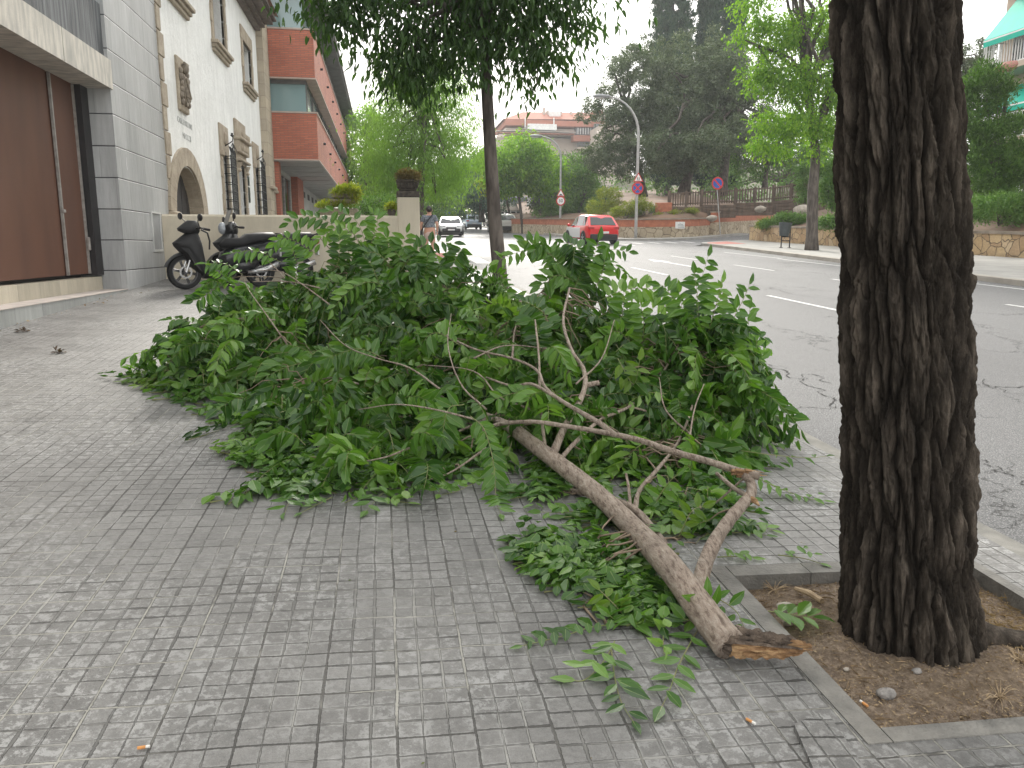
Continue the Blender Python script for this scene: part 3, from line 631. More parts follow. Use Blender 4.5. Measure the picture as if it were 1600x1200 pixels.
# coat of arms and the faded name below it
cy, cz = 17.58, 4.68
b = MB(); b.box((FX+.02, cy, cz), (.08, .74, 1.06), ch=.02); pl = b.build('stone_plaque', m_sand, h)
b = MB()
sh = [(-.22, .18), (.22, .18), (.24, -.1), (.15, -.32), (0, -.42), (-.15, -.32), (-.24, -.1)]
b.prism([(cy+u, cz+v) for u, v in sh], FX+.06, FX+.12, 'yz'); b.prism([(cy+u*.8, cz+.0+v*.8) for u, v in sh], FX+.12, FX+.14, 'yz')
b.tube([(FX+.15, cy-.15, cz+.12), (FX+.16, cy+.13, cz-.24)], .025, 6); b.ell((FX+.11, cy, cz+.34), (.08, .11, .12)); b.tube([(FX+.13, cy-.12, cz+.42), (FX+.14, cy+.12, cz+.42)], .03, 6)
for s_ in (-1, 1):
    for q in range(6): b.ell((FX+.08, cy+s_*(.26+.03*math.sin(q*2)), cz+.25-q*.12), (.05, .06, .07), 8, 6)
for q in range(4): b.tube([(FX+.15, cy-.1+q*.06, cz-.05-q*.04), (FX+.15, cy-.13+q*.07, cz-.25)], .015, 5)
b.build('carved_shield', pm('darker carved stone', (.30, .255, .20), (.20, .17, .14), 12, .9, .02, 40), pl)
m_let = pm('faded grey lettering', (.42, .43, .43), (.50, .51, .51), 14, .9)
def text(s, loc, size, mat, parent, axes, name='lettering', ext=.002, align='CENTER'):
    cu = bpy.data.curves.new(name, 'FONT'); cu.body = s; cu.size = size; cu.align_x = align; cu.align_y = 'CENTER'; cu.extrude = ext; cu.resolution_u = 2
    t = bpy.data.objects.new(name, cu); COL.objects.link(t); dg = bpy.context.evaluated_depsgraph_get()
    me = bpy.data.meshes.new_from_object(t.evaluated_get(dg)); bpy.data.objects.remove(t)
    x, y, z = [Vector(v) for v in axes]; mt = Matrix(((x[0], y[0], z[0], loc[0]), (x[1], y[1], z[1], loc[1]), (x[2], y[2], z[2], loc[2]), (0, 0, 0, 1)))
    me.transform(Matrix.Translation(-Vector(root_loc(parent))) @ mt); me.materials.clear(); me.materials.append(mat)
    o = bpy.data.objects.new(name, me); COL.objects.link(o)
    if parent is not None: o.parent = parent
    return o
text('CASA FORTUNY', (FX+.004, 17.72, 3.95), .17, m_let, h, ((0, 1, 0), (0, 0, 1), (1, 0, 0)))
text('MDCCCII', (FX+.004, 17.80, 3.68), .17, m_let, h, ((0, 1, 0), (0, 0, 1), (1, 0, 0)))
b = MB()
for y0, y1, zz in ((16.0, 28.3, 0),):
    for q, (o2, t) in enumerate(((.18, .10), (.34, .09), (.6, .10), (.72, .06))): bxx(b, -9, FX+o2, y0+.003*q, y1-.003*q, 8.5+.1*q, 8.5+.1*q+t)
b.build('eaves', pm('dark eaves', (.16, .13, .11), (.10, .08, .07), 5, .8), h)
b = MB(); b.add([(FX+.8, 16.0, 8.92), (FX+.8, 28.2, 8.92), (-9, 28.2, 10.9), (-9, 16.0, 10.9)], [(0, 1, 2, 3)]); b.build('roof', pm('clay roof', (.30, .16, .10)), h)
for z_, hh in ((2.75, .38), (3.25, .10)):
    b = MB(); bxx(b, FX, FX+.025, 25.12, 25.36, z_, z_+.45 if z_ < 3 else z_+.28); b.build('notice_plate', pm('dark enamel plate', (.03, .035, .04), None, 3, .3), h)
# corner tower of ashlar
tw = empty('stone_tower', (FX, 29.5, 1), 'sandstone tower end of the old house with slit window and tall arch', 'tower')
b = MB(); bxx(b, -9, FX+.22, 28.4, 29.3, 0, 10.5); bxx(b, -9, FX+.06, 29.3, 30.95, 4.35, 10.5); bxx(b, -9, FX+.06, 29.3, 29.7, 0, 4.35); bxx(b, -9, FX+.06, 30.65, 30.95, 0, 4.35); bxx(b, -9, FX-.5, 29.7, 30.65, 0, 4.35)
b.build('wall', m_ash, tw)
arcp = [(30.175-.475*math.cos(t), 3.6+.7*math.sin(t)) for t in [math.pi*k/12 for k in range(13)]]
b = MB()
for A, cor in ((arcp[:7], (29.7, 4.352)), (arcp[6:], (30.65, 4.352))):
    b.prism([cor]+A, FX-.3, FX+.055, 'yz')
b.build('arch', m_ash, tw)
b = MB()
for y_ in (29.5, 30.8): b.box((FX+.08, y_, 3.45), (.2, .45 if y_ < 30 else .36, .12), ch=.03)
b.box((FX+.27, 28.85, 3.45), (.16, .96, .12), ch=.03); b.build('string_course', m_sand, tw)
b = MB(); bxx(b, FX+.04, FX+.066, 29.75, 29.95, 5.6, 7.9); b.build('slit_window', m_slitshade, tw)
# ---------------------------------------------------------------- brick office building
m_brick, nt, bb = nm('red brick bands'); p = pos(nt); sp = N(nt, 'SeparateXYZ'); L(nt, p, sp.inputs[0])
cv = N(nt, 'CombineXYZ'); L(nt, M(nt, 'ADD', sp.outputs[0], sp.outputs[1]), cv.inputs[0]); L(nt, sp.outputs[2], cv.inputs[1])
br = N(nt, 'TexBrick'); L(nt, cv.outputs[0], br.inputs['Vector']); br.inputs['Scale'].default_value = 1; br.inputs['Brick Width'].default_value = .29; br.inputs['Row Height'].default_value = .062; br.inputs['Mortar Size'].default_value = .009
br.inputs['Color1'].default_value = (.50, .16, .095, 1); br.inputs['Color2'].default_value = (.40, .12, .075, 1); br.inputs['Mortar'].default_value = (.22, .13, .10, 1)
L(nt, mixc(nt, .7, br.outputs['Color'], ramp(nt, noise(nt, .8, 5, p), [(.3, .85), (.7, 1.2)]), 'MULTIPLY'), bb.inputs['Base Color']); bb.inputs['Roughness'].default_value = .8
bump(nt, bb, br.outputs['Fac'], -.006)
m_soff = pm('pale boarded soffit', (.50, .50, .48), (.40, .40, .39), 2, .8)
m_eave = pm('grey eaves boards', (.16, .155, .15), (.11, .11, .105), 3, .8)
m_whw = pm('white ground floor wall', (.55, .55, .53), (.45, .45, .43), 1, .8)
m_trim = pm('pale coping', (.48, .38, .33), (.38, .31, .27), 3, .8)
k = empty('brick_office', (-3, 31, 1.3), 'red brick office building with long balcony bands and glazed strips', 'building')
for i, (z0, z1) in enumerate(((4.67, 6.33), (7.6, 9.27))):
    b = MB(); bxx(b, -12, -2.36, 30.98, 66.0, z0, z1); f = b.build('brick_band', m_brick, k)
    b = MB(); bxx(b, -12, -2.33, 30.955, 66.02, z1+.001, z1+.06); bxx(b, -12, -2.33, 30.955, 66.02, z0-.05, z0-.001); b.build('coping', m_trim, f)
    [MB().lathe([(.05, 0), (.05, .10)], (-2.36, 34+3.6*q, z0+.95), 8, 'x').build('waterspout', m_dark, f) for q in range(9)]
for z0, z1 in ((6.392, 7.548), (9.332, 10.9)):
    b = MB(); bxx(b, -12, -2.75, 31.25, 65.5, z0, z1); b.build('glazing', m_glass, k)
    b = MB(); bxx(b, -2.74, -2.72, 31.24, 65.5, z1-.12, z1); bxx(b, -4, -2.72, 31.2, 31.24, z1-.14, z1); [bxx(b, -2.745, -2.70, 31.3+2.4*q, 31.38+2.4*q, z0, z1) for q in range(15)]; b.build('mullion', m_eave, k)
b = MB(); bxx(b, -12, -2.36, 31.0, 66.0, 4.595, 4.618); [bxx(b, -4.1, -2.5, 33+2.2*q, 33.06+2.2*q, 4.57, 4.594) for q in range(15)]; b.build('soffit', m_soff, k)
b = MB(); bxx(b, -12, -2.05, 30.0, 67.5, 10.9, 11.05); bxx(b, -12, -1.98, 29.9, 67.6, 11.052, 11.3); b.build('eaves', m_eave, k)
b = MB(); bxx(b, -12, -4.15, 31.0, 66, .8, 4.59); b.build('ground_floor', m_whw, k)
b = MB(); [bxx(MB(), -4.148, -4.12, 43+2.5*q, 43.9+2.5*q, 4.0, 4.3).build('vent', m_dark, k) for q in range(5)]
b = MB(); bxx(b, -4.146, -4.10, 32.0, 36.5, .8, 4.3); b.build('shop_window', m_dglass, k)
b = MB(); [bxx(b, -4.098, -4.05, y_, y_+.1, .8, 4.35) for y_ in (32.0, 34.3, 36.4)]; bxx(b, -4.097, -4.052, 32.1, 36.4, 4.3, 4.36); b.build('window_frame', m_steel, k)
for y_ in (31.1, 37.6): b = MB(); bxx(b, -4.149, -3.85, y_, y_+(.6 if y_ < 32 else 2.6), .8, 4.592); b.build('brick_pier', m_brick, k)
# ---------------------------------------------------------------- cream boundary wall
m_cream, nt, bb = nm('cream rendered wall'); p = pos(nt)
L(nt, mixc(nt, .7, ramp(nt, noise(nt, .8, 5, p, .6), [(.3, (.56, .50, .39)), (.7, (.64, .575, .46))]), ramp(nt, noise(nt, 4, 6, pos(nt, (1.5, 1.5, .4)), .75), [(.3, .85), (.6, 1.05)]), 'MULTIPLY'), bb.inputs['Base Color']); bb.inputs['Roughness'].default_value = .88
bump(nt, bb, noise(nt, 80, 4, p), .002)
cw = empty('boundary_wall', (-1.8, 15.5, .9), 'low cream rendered boundary wall with rounded top behind the scooters', 'wall')
b = MB(); prof = [(15.4, 0), (15.4, 1.965), (15.43, 2.0), (15.6, 2.0), (15.63, 1.965), (15.63, 0)]
b.prism(prof, -4.049, .28, 'yz'); o = b.build('wall', m_cream, cw)
b = MB(); b.box((.49, 15.62, 1.15), (.43, .43, 2.40), ch=.012); o = b.build('pillar', m_cream, cw)
b = MB(); bxx(b, .30, .68, 15.84, 26, -.2, 1.75+.3); b.build('side_wall', m_cream, cw)
m_pot = pm('mossy carved stone', (.13, .11, .09), (.06, .052, .045), 12, .95, .02, 40)
pt = empty('stone_urn', (.49, 15.62, 2.352), 'carved square stone urn of dry brown succulents on the wall pillar', 'planter')
b = MB(); b.box((.49, 15.62, 2.412), (.44, .44, .11), ch=.01); b.build('plinth', m_pot, pt)
b = MB()
for z_, w_, hh in ((2.50, .34, .06), (2.565, .40, .07), (2.62, .425, .04), (2.665, .44, .05)): b.box((.49, 15.62, z_), (w_, w_, hh-.002), ch=.015)
for q in range(7): b.ell((.49-.18+.06*q, 15.41, 2.585), (.028, .03, .05), 8, 6)
b.build('bowl', m_pot, pt)
# ================================================================== PLANT TOOLS
TF = dict(v=[(0, 0, 0), (.30, 0, -.03), (.68, 0, -.02), (1, 0, -.10), (.14, .30, .05), (.42, .50, .09), (.78, .27, .03), (.14, -.30, .05), (.42, -.50, .09), (.78, -.27, .03)],
          f=[(0, 1, 5, 4), (1, 2, 6, 5), (2, 3, 6, 6), (0, 7, 8, 1), (1, 8, 9, 2), (2, 9, 3, 3)])
TS = dict(v=[(0, 0, 0), (.45, .5, .06), (1, 0, -.05), (.45, -.5, .06)], f=[(0, 1, 2, 3)])
def leaves(P, D, Nn, Ln, Wd, T):
    """one leaf per row: base P, direction D, normal Nn, length, width -> vertex and triangle arrays"""
    D = D/np.linalg.norm(D, axis=1, keepdims=True); B = np.cross(Nn, D); B = B/(np.linalg.norm(B, axis=1, keepdims=True)+1e-9); Nn = np.cross(D, B)
    tv = np.array(T['v']); n, k = len(P), len(tv)
    v = P[:, None]+Ln[:, None, None]*(tv[None, :, 0:1]*D[:, None]+tv[None, :, 2:3]*Nn[:, None])+Wd[:, None, None]*tv[None, :, 1:2]*B[:, None]
    tr = []
    for f in T['f']:
        tr.append((f[0], f[1], f[2]))
        if f[3] != f[2]: tr.append((f[0], f[2], f[3]))
    tr = np.array(tr); F_ = (np.arange(n)[:, None, None]*k+tr[None]).reshape(-1, 3)
    return v.reshape(-1, 3), F_
def unit(n, r=rng):
    v = r.normal(size=(n, 3)); return v/np.linalg.norm(v, axis=1, keepdims=True)
def crown(blobs, n, ln, wd, droop=.5, clump=.35, per=60, T=TS, shell=.55, seed=1):
    """leaves gathered in small clumps spread through ellipsoid blobs (x,y,z,rx,ry,rz)"""
    r = np.random.default_rng(seed); B = np.array(blobs, float); vol = B[:, 3]*B[:, 4]*B[:, 5]; pr = vol**.7; pr /= pr.sum()
    nc = max(1, n//per); bi = r.choice(len(B), nc, p=pr); d = unit(nc, r); rad = (shell+(1-shell)*r.random(nc))**1.0
    rad = np.where(r.random(nc) < .25, r.random(nc)**.5, rad)
    cc = B[bi, :3]+d*rad[:, None]*B[bi, 3:6]
    ci = np.repeat(np.arange(nc), per); sz = clump*(.5+r.random(nc))
    off = r.normal(size=(len(ci), 3))*sz[ci][:, None]*V(1, 1, .75)*.55
    P = cc[ci]+off
    D = unit(len(ci), r)*.8+off/(np.linalg.norm(off, axis=1, keepdims=True)+1e-6)*.6; D[:, 2] -= droop
    Nn = unit(len(ci), r)*.6+V(0, 0, 1)
    k = .7+.6*r.random(len(ci))
    return leaves(P, D, Nn, ln*k, wd*k, T), cc
def limbtubes(b, base, targets, r0, seed=3, wig=.12, fork=.35):
    r = random.Random(seed); base = V(*base)
    for t in targets:
        t = V(*t); d = t-base; L_ = np.linalg.norm(d); pts = []
        for i in range(7):
            s = i/6; p = base+d*s+V(0, 0, 1)*L_*.12*math.sin(math.pi*s)+V(r.uniform(-1, 1), r.uniform(-1, 1), r.uniform(-1, 1))*L_*wig*.4*math.sin(math.pi*s)
            pts.append(p)
        b.tube(pts, [r0*(1-.8*i/6) for i in range(7)], 6)
m_bark = pm('grey brown bark', (.13, .11, .095), (.06, .05, .043), 9, .95, .03, 18, stretch=(1, 1, .25), lo=.4, hi=.6)
def tree(name, base, trunk, blobs, n, ln, wd, mat, label, cat='tree', group=None, r0=.15, droop=.5, clump=.35, per=60, seed=1, nl=9, T=TS, shell=.55, bark=None, stems=None, extra=None):
    e = empty(name, base, label, cat, group)
    b = MB(); pts = [base]+list(trunk); k = len(pts)
    fine = []
    for i in range(k-1):
        for j in range(4): fine.append(V(*pts[i])*(1-j/4)+V(*pts[i+1])*(j/4))
    fine.append(V(*pts[-1])); fine[0] = fine[0]-V(0, 0, .15); kk = len(fine)
    b.tube(fine, [r0*(1.25 if i == 0 else 1-.45*i/(kk-1)) for i in range(kk)], 12)
    for st in (stems or []): b.tube(st[0], st[1], 10)
    b.build('trunk', bark or m_bark, e, smooth=True)
    (v, f), cc = crown(blobs, n, ln, wd, droop, clump, per, T, shell, seed)
    if extra: (v2, f2), _ = crown(*extra); f = np.concatenate([f, f2+len(v)]); v = np.concatenate([v, v2])
    b = MB(); rr = random.Random(seed); tg = [tuple(cc[rr.randrange(len(cc))]) for _ in range(nl)]
    limbtubes(b, pts[-1], tg, r0*.5, seed); limbtubes(b, fine[-4], tg[:nl//2], r0*.4, seed+1)
    b.build('limbs', bark or m_bark, e, smooth=True)
    npmesh('crown', v, f, mat, e)
    return e
G1 = leafmat('dark glossy tree leaves', [(0.024, 0.056, 0.015), (0.041, 0.088, 0.022), (0.061, 0.125, 0.027), (0.030, 0.069, 0.022)], .45, .3)
G2 = leafmat('weeping tree leaves', [(0.120, 0.221, 0.055), (0.179, 0.294, 0.083), (0.218, 0.350, 0.092), (0.139, 0.239, 0.074)], .6, .45)
G3 = leafmat('bright green leaves', [(0.087, 0.189, 0.020), (0.146, 0.284, 0.034), (0.233, 0.365, 0.041), (0.073, 0.162, 0.027)], .5, .5)
G4 = leafmat('grey green oak leaves', [(.062, .090, .050), (.10, .138, .078), (.155, .195, .12), (.082, .115, .065)], .6, .15)
G5 = leafmat('blue green leaves', [(0.045, 0.098, 0.077), (0.076, 0.140, 0.112), (0.106, 0.182, 0.140)], .6, .2)
G6 = leafmat('deep green conifer sprays', [(.04, .10, .015), (.075, .16, .025), (.13, .24, .045)], .6, .2)
G7 = leafmat('yellow green shrub leaves', [(0.156, 0.204, 0.024), (0.220, 0.264, 0.036), (0.285, 0.288, 0.048), (0.104, 0.156, 0.024)], .6, .4)
G8 = leafmat('dark cypress foliage', [(0.019, 0.053, 0.030), (0.032, 0.075, 0.042), (0.049, 0.090, 0.045)], .7, .1)
G9 = leafmat('mid green hedge leaves', [(0.069, 0.144, 0.032), (0.104, 0.208, 0.048), (0.156, 0.272, 0.064)], .55, .25)
# ------------------------------------------------------------------ pavement tree with the dark crown
def lump(bl, k=7, f=.52, sp=.72, seed=4):            # break big blobs into billowing smaller ones
    r = random.Random(seed); out = []
    for b_ in bl:
        for q in range(k):
            u = unit(1, np.random.default_rng(r.randrange(10**6)))[0]; u[2] = u[2]*.9+.1
            out.append((b_[0]+u[0]*b_[3]*sp, b_[1]+u[1]*b_[4]*sp, b_[2]+u[2]*b_[5]*sp, b_[3]*f*r.uniform(.8, 1.25), b_[4]*f, b_[5]*f*r.uniform(.8, 1.2)))
    return out
def zt(x, y): return float(terrain(np.array(float(x)), np.array(float(y))))
T1 = (1.90, 12.55, GW(1.9, 12.55)-.02)
q = [at(772, 330, Y=12.6), at(764, 200, Y=12.65), at(757, 80, Y=12.7), at(752, -40, Y=12.7)]
bl = []
for px, py, yy, rx, rz in ((520, -10, 12.2, .65, .55), (590, 40, 12.6, .8, .75), (560, -80, 13, .9, .7), (660, 60, 12.4, .8, .8), (640, 115, 12.8, .55, .45), (700, 105, 12.9, .55, .45), (720, 30, 13.2, .9, .7), (770, 60, 12.0, .65, .6),
        (800, 40, 12.6, .8, .65), (850, 20, 12.4, .8, .6), (890, 0, 12.6, .6, .55), (868, 60, 12.8, .45, .45), (835, 95, 12.6, .45, .35), (620, -120, 12.6, 1.2, .9), (740, -120, 12.8, 1.3, .9), (840, -110, 12.6, 1.1, .9), (480, -60, 12.6, .8, .6), (920, -80, 12.7, .6, .6), (700, -40, 11.4, .9, .7), (800, -60, 11.5, .9, .7), (600, -40, 13.8, .9, .7), (770, -60, 14.2, 1.2, .9), (780, -200, 12.8, 1.8, 1.2)):
    c = at(px, py, Y=yy); bl.append((*c, rx, rx*1.0, rz))
tree('pavement_tree', T1, q, bl, 21000, .14, .05, G1, 'slender pavement tree with bare leaning trunk and dark hanging crown', r0=.125, droop=1.3, clump=.42, per=34, seed=5, nl=22, T=TF, shell=.35, extra=([(*at(835, 148, Y=12.6), .22, .2, .1)], 40, .14, .05, 1.0, .25, 20, TF, .2, 9))
c = at(835, 148, Y=12.6)
b = MB(); b.tube([tuple(at(838, 90, Y=12.6)), tuple(at(840, 120, Y=12.6)), tuple(c)], [.012, .008, .005], 5); b.build('hanging_twig', m_bark, bpy.data.objects['pavement_tree'])
# weeping second tree of the row
B2 = (1.42, 33, GW(1.42, 33))
bl = []
for px, py, rx, rz in ((600, 220, 1.3, 1.5), (640, 170, 1.5, 1.3), (690, 190, 1.5, 1.6), (720, 240, 1.0, 1.5), (660, 250, 1.7, 1.5), (610, 280, 1.2, 1.2), (700, 290, 1.0, .9), (650, 120, 1.4, 1.2), (690, 130, 1.3, 1.2), (630, 300, .9, .9), (585, 250, .6, .9)):
    c = at(px, py, Y=33+random.uniform(-1, 1)); bl.append((*c, rx, rx, rz))
tree('pavement_tree', B2, [at(657, 300, Y=33), at(660, 240, Y=33), at(664, 170, Y=33)], bl, 42000, .13, .035, G2, 'feathery weeping tree behind the urn pillar, pale green crown', r0=.19, droop=1.8, clump=.55, per=70, seed=8, nl=18, shell=.4)
# deeper trees of the left row and behind
def simple(nm_, px, pyb, Y, blobs, n, ln, mat, label, r0=.2, group=None, seed=1, clump=.6, droop=.4, per=60, wd=None, top=None, lk=0, shell=.55):
    base = at(px, pyb, Y=Y)
    bl = [(*at(a, b_, Y=Y+dy), r_, r_, r_*k_) for a, b_, dy, r_, k_ in blobs]
    if lk: bl = lump(bl, lk, seed=seed)
    tp = at(top[0], top[1], Y=Y) if top else V(bl[0][0], bl[0][1], bl[0][2])
    return tree(nm_, base, [base*.5+tp*.5, tp], bl, n, ln, wd or ln*.6, mat, label, 'tree', group, r0, droop, clump, per, seed, shell=shell)
GRP = 'trees along the street'
simple('street_tree', 575, 345, 58, [(570, 240, 0, 3.2, .9), (560, 290, 1, 2.8, .8), (600, 300, 0, 2.4, .8), (590, 200, 2, 2.2, .8), (575, 320, -2, 1.8, .7)], 15000, .24, G2, 'rounded green tree just right of the brick office end', .25, GRP, 21)
simple('street_tree', 625, 345, 75, [(640, 310, 0, 4.2, .8), (610, 290, 0, 4, .8), (675, 300, 0, 3.6, .8), (600, 330, -1, 2.4, .6)], 12000, .28, G9, 'darker tree behind the feathery weeping tree', .25, GRP, 22)
simple('street_tree', 716, 348, 90, [(720, 300, 0, 4, .8), (700, 275, 2, 4, .7), (735, 270, 0, 3.5, .8), (690, 310, 0, 3, .7)], 12000, .3, G9, 'shaded tree at the far end of the street above the white car', .3, GRP, 23)
simple('street_tree', 753, 345, 80, [(750, 290, 0, 3.4, .9), (735, 300, 1, 2.6, .9), (775, 285, 1, 3.0, .9), (760, 265, 0, 2.5, .8), (765, 315, 0, 2.5, .6)], 14000, .3, G5, 'bluish green tree left of the slender trunk at the street end', .3, GRP, 24)
simple('street_tree', 680, 345, 105, [(690, 330, 0, 4.5, .5), (660, 322, 0, 4, .5), (715, 325, 0, 4, .6)], 6000, .35, G7, 'sunlit yellow green tree far down the street behind the walker', .2, GRP, 25)
simple('street_tree', 818, 364, 66, [(805, 262, 0, 3.2, .75), (840, 270, 0, 2.8, .8), (785, 275, 1, 2.4, .7), (820, 240, 0, 2.6, .6), (850, 280, 0, 1.5, .6), (765, 250, 0, 1.6, .7), (812, 285, 0, 1.5, .4)], 20000, .26, G3, 'bright green tree with thin trunk on the far pavement beyond the white van', .16, GRP, 26, droop=.8)
simple('street_tree', 802, 362, 72, [(785, 280, 0, 1.8, .6), (772, 290, 0, 1.3, .6)], 5000, .26, G7, 'small yellowish tree beside the shop at the street end', .12, GRP, 27, droop=.8)
PG = 'park trees behind the retaining wall'
simple('park_tree', 870, 335, 75, [(885, 285, 0, 3.0, .9), (862, 300, -2, 3.0, .8), (905, 268, 2, 2.2, .8), (848, 262, 3, 2.2, .8), (900, 305, -2, 2.4, .9), (880, 325, -3, 2.8, .6)], 22000, .27, G4, 'dark bushy tree behind the nearer speed limit lamp post', .3, PG, 31)
simple('park_tree', 905, 330, 66, [(915, 300, 0, 2.2, .9), (905, 270, 0, 1.7, .9), (930, 320, 0, 1.6, .8), (900, 325, 0, 1.8, .6)], 9000, .22, G9, 'fresh green young tree above the red car', .15, PG, 32)
simple('oak_tree', 1005, 305, 62, [(960, 200, 0, 2.6, 1.0), (1000, 150, 0, 3.4, .9), (975, 245, -1, 2.2, .9), (1010, 250, -2, 2.4, .7), (945, 245, 0, 1.6, .8), (1020, 200, -1, 3, .8), (985, 110, 1, 2.0, .8)], 52000, .17, G4, 'grey green holm oak left of the group above the bend', .35, PG, 33, .34, .2, 90, lk=14, shell=.7)
simple('oak_tree', 1068, 300, 58, [(1060, 160, 0, 3.4, .9), (1090, 110, 0, 3.0, .9), (1050, 230, -2, 2.6, .7), (1095, 200, -2, 2.6, .8), (1035, 95, 1, 2.4, .8), (1080, 260, -2, 1.8, .5)], 58000, .17, G4, 'largest holm oak, broad crown over the wooden fence', .42, PG, 34, .34, .2, 90, lk=14, shell=.7)
simple('oak_tree', 1128, 300, 54, [(1140, 170, 0, 2.6, .9), (1120, 230, -2, 2.2, .8), (1155, 230, -1, 1.8, .9), (1150, 120, 0, 2.2, .9), (1175, 190, 1, 2.2, 1), (1110, 120, 1, 2, .9)], 44000, .16, G4, 'holm oak right of the group beside the bright green tree', .36, PG, 35, .34, .2, 90, lk=14, shell=.7)
simple('dark_tree', 1195, 290, 56, [(1200, 240, 0, 2.2, .8), (1230, 220, 1, 2.4, .9), (1170, 250, 1, 1.8, .7), (1255, 250, 2, 2.2, .8), (1290, 220, 3, 3, 1)], 14000, .2, G9, 'shaded park tree with forked trunk behind the fence', .2, PG, 36)
simple('distant_tree', 1250, 300, 75, [(1220, 280, 0, 4, .7), (1150, 285, 0, 4, .6), (1080, 285, 4, 5, .5), (1270, 240, 2, 5, .9), (1330, 250, 0, 5, 1), (1010, 290, 5, 4, .5)], 14000, .3, G9, 'green woodland mass seen between the park trunks', .3, PG, 37)
# cypresses
for i, (px, w_, lab) in enumerate(((1042, 2.3, 'tall dark cypress, left and widest of the three tops'), (1097, 1.2, 'slim dark cypress top in the middle'), (1133, 1.3, 'slim dark cypress top on the right'))):
    Y = 78; base = at(px, 300, Y=Y); e = empty('cypress', base, lab, 'tree', 'cypresses behind the oaks')
    b = MB(); b.tube([base-V(0, 0, .3), base+V(0, 0, 10), base+V(0, 0, 24)], [.3, .2, .05], 8); b.build('trunk', m_bark, e)
    bl = [(base[0], base[1], base[2]+2+q*1.5, w_*(1-.001*q*q), w_*(1-.001*q*q), 1.6) for q in range(17 if i == 0 else 16)]
    (v, f), _ = crown(bl, 70000, .34, .12, -1.3, .30, 40, TS, .75, 60+i); npmesh('crown', v, f, G8, e)
# bright tree on the far pavement
TB = gh(1268, 396); TB[2] += .12
bl = []
for px, py, dy, rx, rz in ((1215, 60, 0, 1.0, .9), (1260, 40, 0, 1.2, .9), (1190, 120, 0, .8, .6), (1230, 130, -.5, 1.1, .9), (1280, 130, 0, 1.2, 1.0), (1200, 190, 0, .75, .55), (1250, 195, -.6, .9, .7), (1300, 200, 0, 1.0, .8), (1190, 225, 0, .5, .35), (1225, 235, 0, .5, .3), (1180, 20, 0, .8, .7), (1240, -50, 0, 1.4, .9), (1310, 60, .5, 1.2, 1), (1330, 140, 1, 1, .9), (1340, 0, .5, 1.4, 1.2), (1165, 60, .2, .4, .35), (1270, 240, 0, .4, .3)):
    bl.append((*at(px, py, Y=TB[1]+dy), rx, rx, rz))
tree('roadside_tree', TB, [at(1270, 300, Y=TB[1]), at(1275, 240, Y=TB[1]), at(1262, 130, Y=TB[1])], bl, 32000, .15, .07, G3, 'bright green tree on the far pavement right of the litter bin', r0=.24, droop=.7, clump=.4, per=36, seed=41, nl=16, shell=.45)
# ================================================================== RIGHT SIDE: WALLS, BANK, FENCE
def stonemat(name, sc, cols, mort=(.16, .12, .08), mw=.035):
    m, nt, b = nm(name); p = pos(nt)
    wv = N(nt, 'VectorMath', operation='ADD'); L(nt, p, wv.inputs[0]); s_ = N(nt, 'VectorMath', operation='SCALE'); L(nt, noise(nt, 2.5, 3, p, .6, 'Color'), s_.inputs[0]); s_.inputs['Scale'].default_value = .25; L(nt, s_.outputs[0], wv.inputs[1])
    v1 = N(nt, 'TexVoronoi', feature='DISTANCE_TO_EDGE', Scale=sc); v2 = N(nt, 'TexVoronoi', Scale=sc); L(nt, wv.outputs[0], v1.inputs['Vector']); L(nt, wv.outputs[0], v2.inputs['Vector'])
    hs = N(nt, 'SeparateColor'); L(nt, v2.outputs['Color'], hs.inputs[0])
    c = ramp(nt, hs.outputs[0], [(i/(len(cols)-1), k) for i, k in enumerate(cols)])
    c = mixc(nt, .8, c, ramp(nt, noise(nt, 12, 5, p, .7), [(.3, .75), (.7, 1.15)]), 'MULTIPLY')
    j = ramp(nt, v1.outputs['Distance'], [(mw*.5, 1.0), (mw, 0.0)])
    L(nt, mixc(nt, j, c, mort), b.inputs['Base Color']); b.inputs['Roughness'].default_value = .9
    bump(nt, b, M(nt, 'SUBTRACT', noise(nt, 20, 4, p), M(nt, 'MULTIPLY', j, 1.5)), .03); return m
m_rub = stonemat('ochre rubble facing', 2.6, [(.45, .31, .17), (.52, .38, .22), (.38, .25, .14), (.55, .42, .27)])
m_rub2 = stonemat('pale rubble facing', 2.2, [(.42, .35, .25), (.50, .42, .31), (.33, .27, .19)])
m_cap = pm('wall coping', (.30, .25, .20), (.20, .165, .13), 3, .9, .01, 30)
m_brk2 = pm('orange brick band', (.42, .15, .08), (.30, .105, .06), 5, .85, .004, 40)
m_earth = pm('bare reddish earth bank', (.19, .12, .08), (.11, .075, .05), .8, .95, .05, 6)
def wallline(parent, name, pts, z0f, h0, h1, th, mat, smooth=False):
    """a wall following pts (x,y): from h0 to h1 above z0f"""
    b = MB(); rows = []
    for i, (x, y) in enumerate(pts):
        a = V(*pts[max(i-1, 0)]); c_ = V(*pts[min(i+1, len(pts)-1)]); d = c_-a; d /= np.linalg.norm(d); nn = V(d[1], -d[0])*th/2
        z = z0f(x, y); rows.append([(x+nn[0], y+nn[1], z+h0), (x+nn[0], y+nn[1], z+h1), (x-nn[0], y-nn[1], z+h1), (x-nn[0], y-nn[1], z+h0)])
    b.grid(rows, True); b.add(rows[0], [(0, 1, 2, 3)]); b.add(rows[-1], [(3, 2, 1, 0)])
    return b.build(name, mat, parent)
w1 = [(26.5, 43.2), (20.5, 41.3), (20.35, 38), (20.35, 33), (20.6, 28), (21.05, 22.8), (21.6, 17), (22.3, 8)]
e = empty('planter_wall', (20.4, 40, 1.7), 'low ochre rubble planter wall with flat coping behind the bright tree', 'wall')
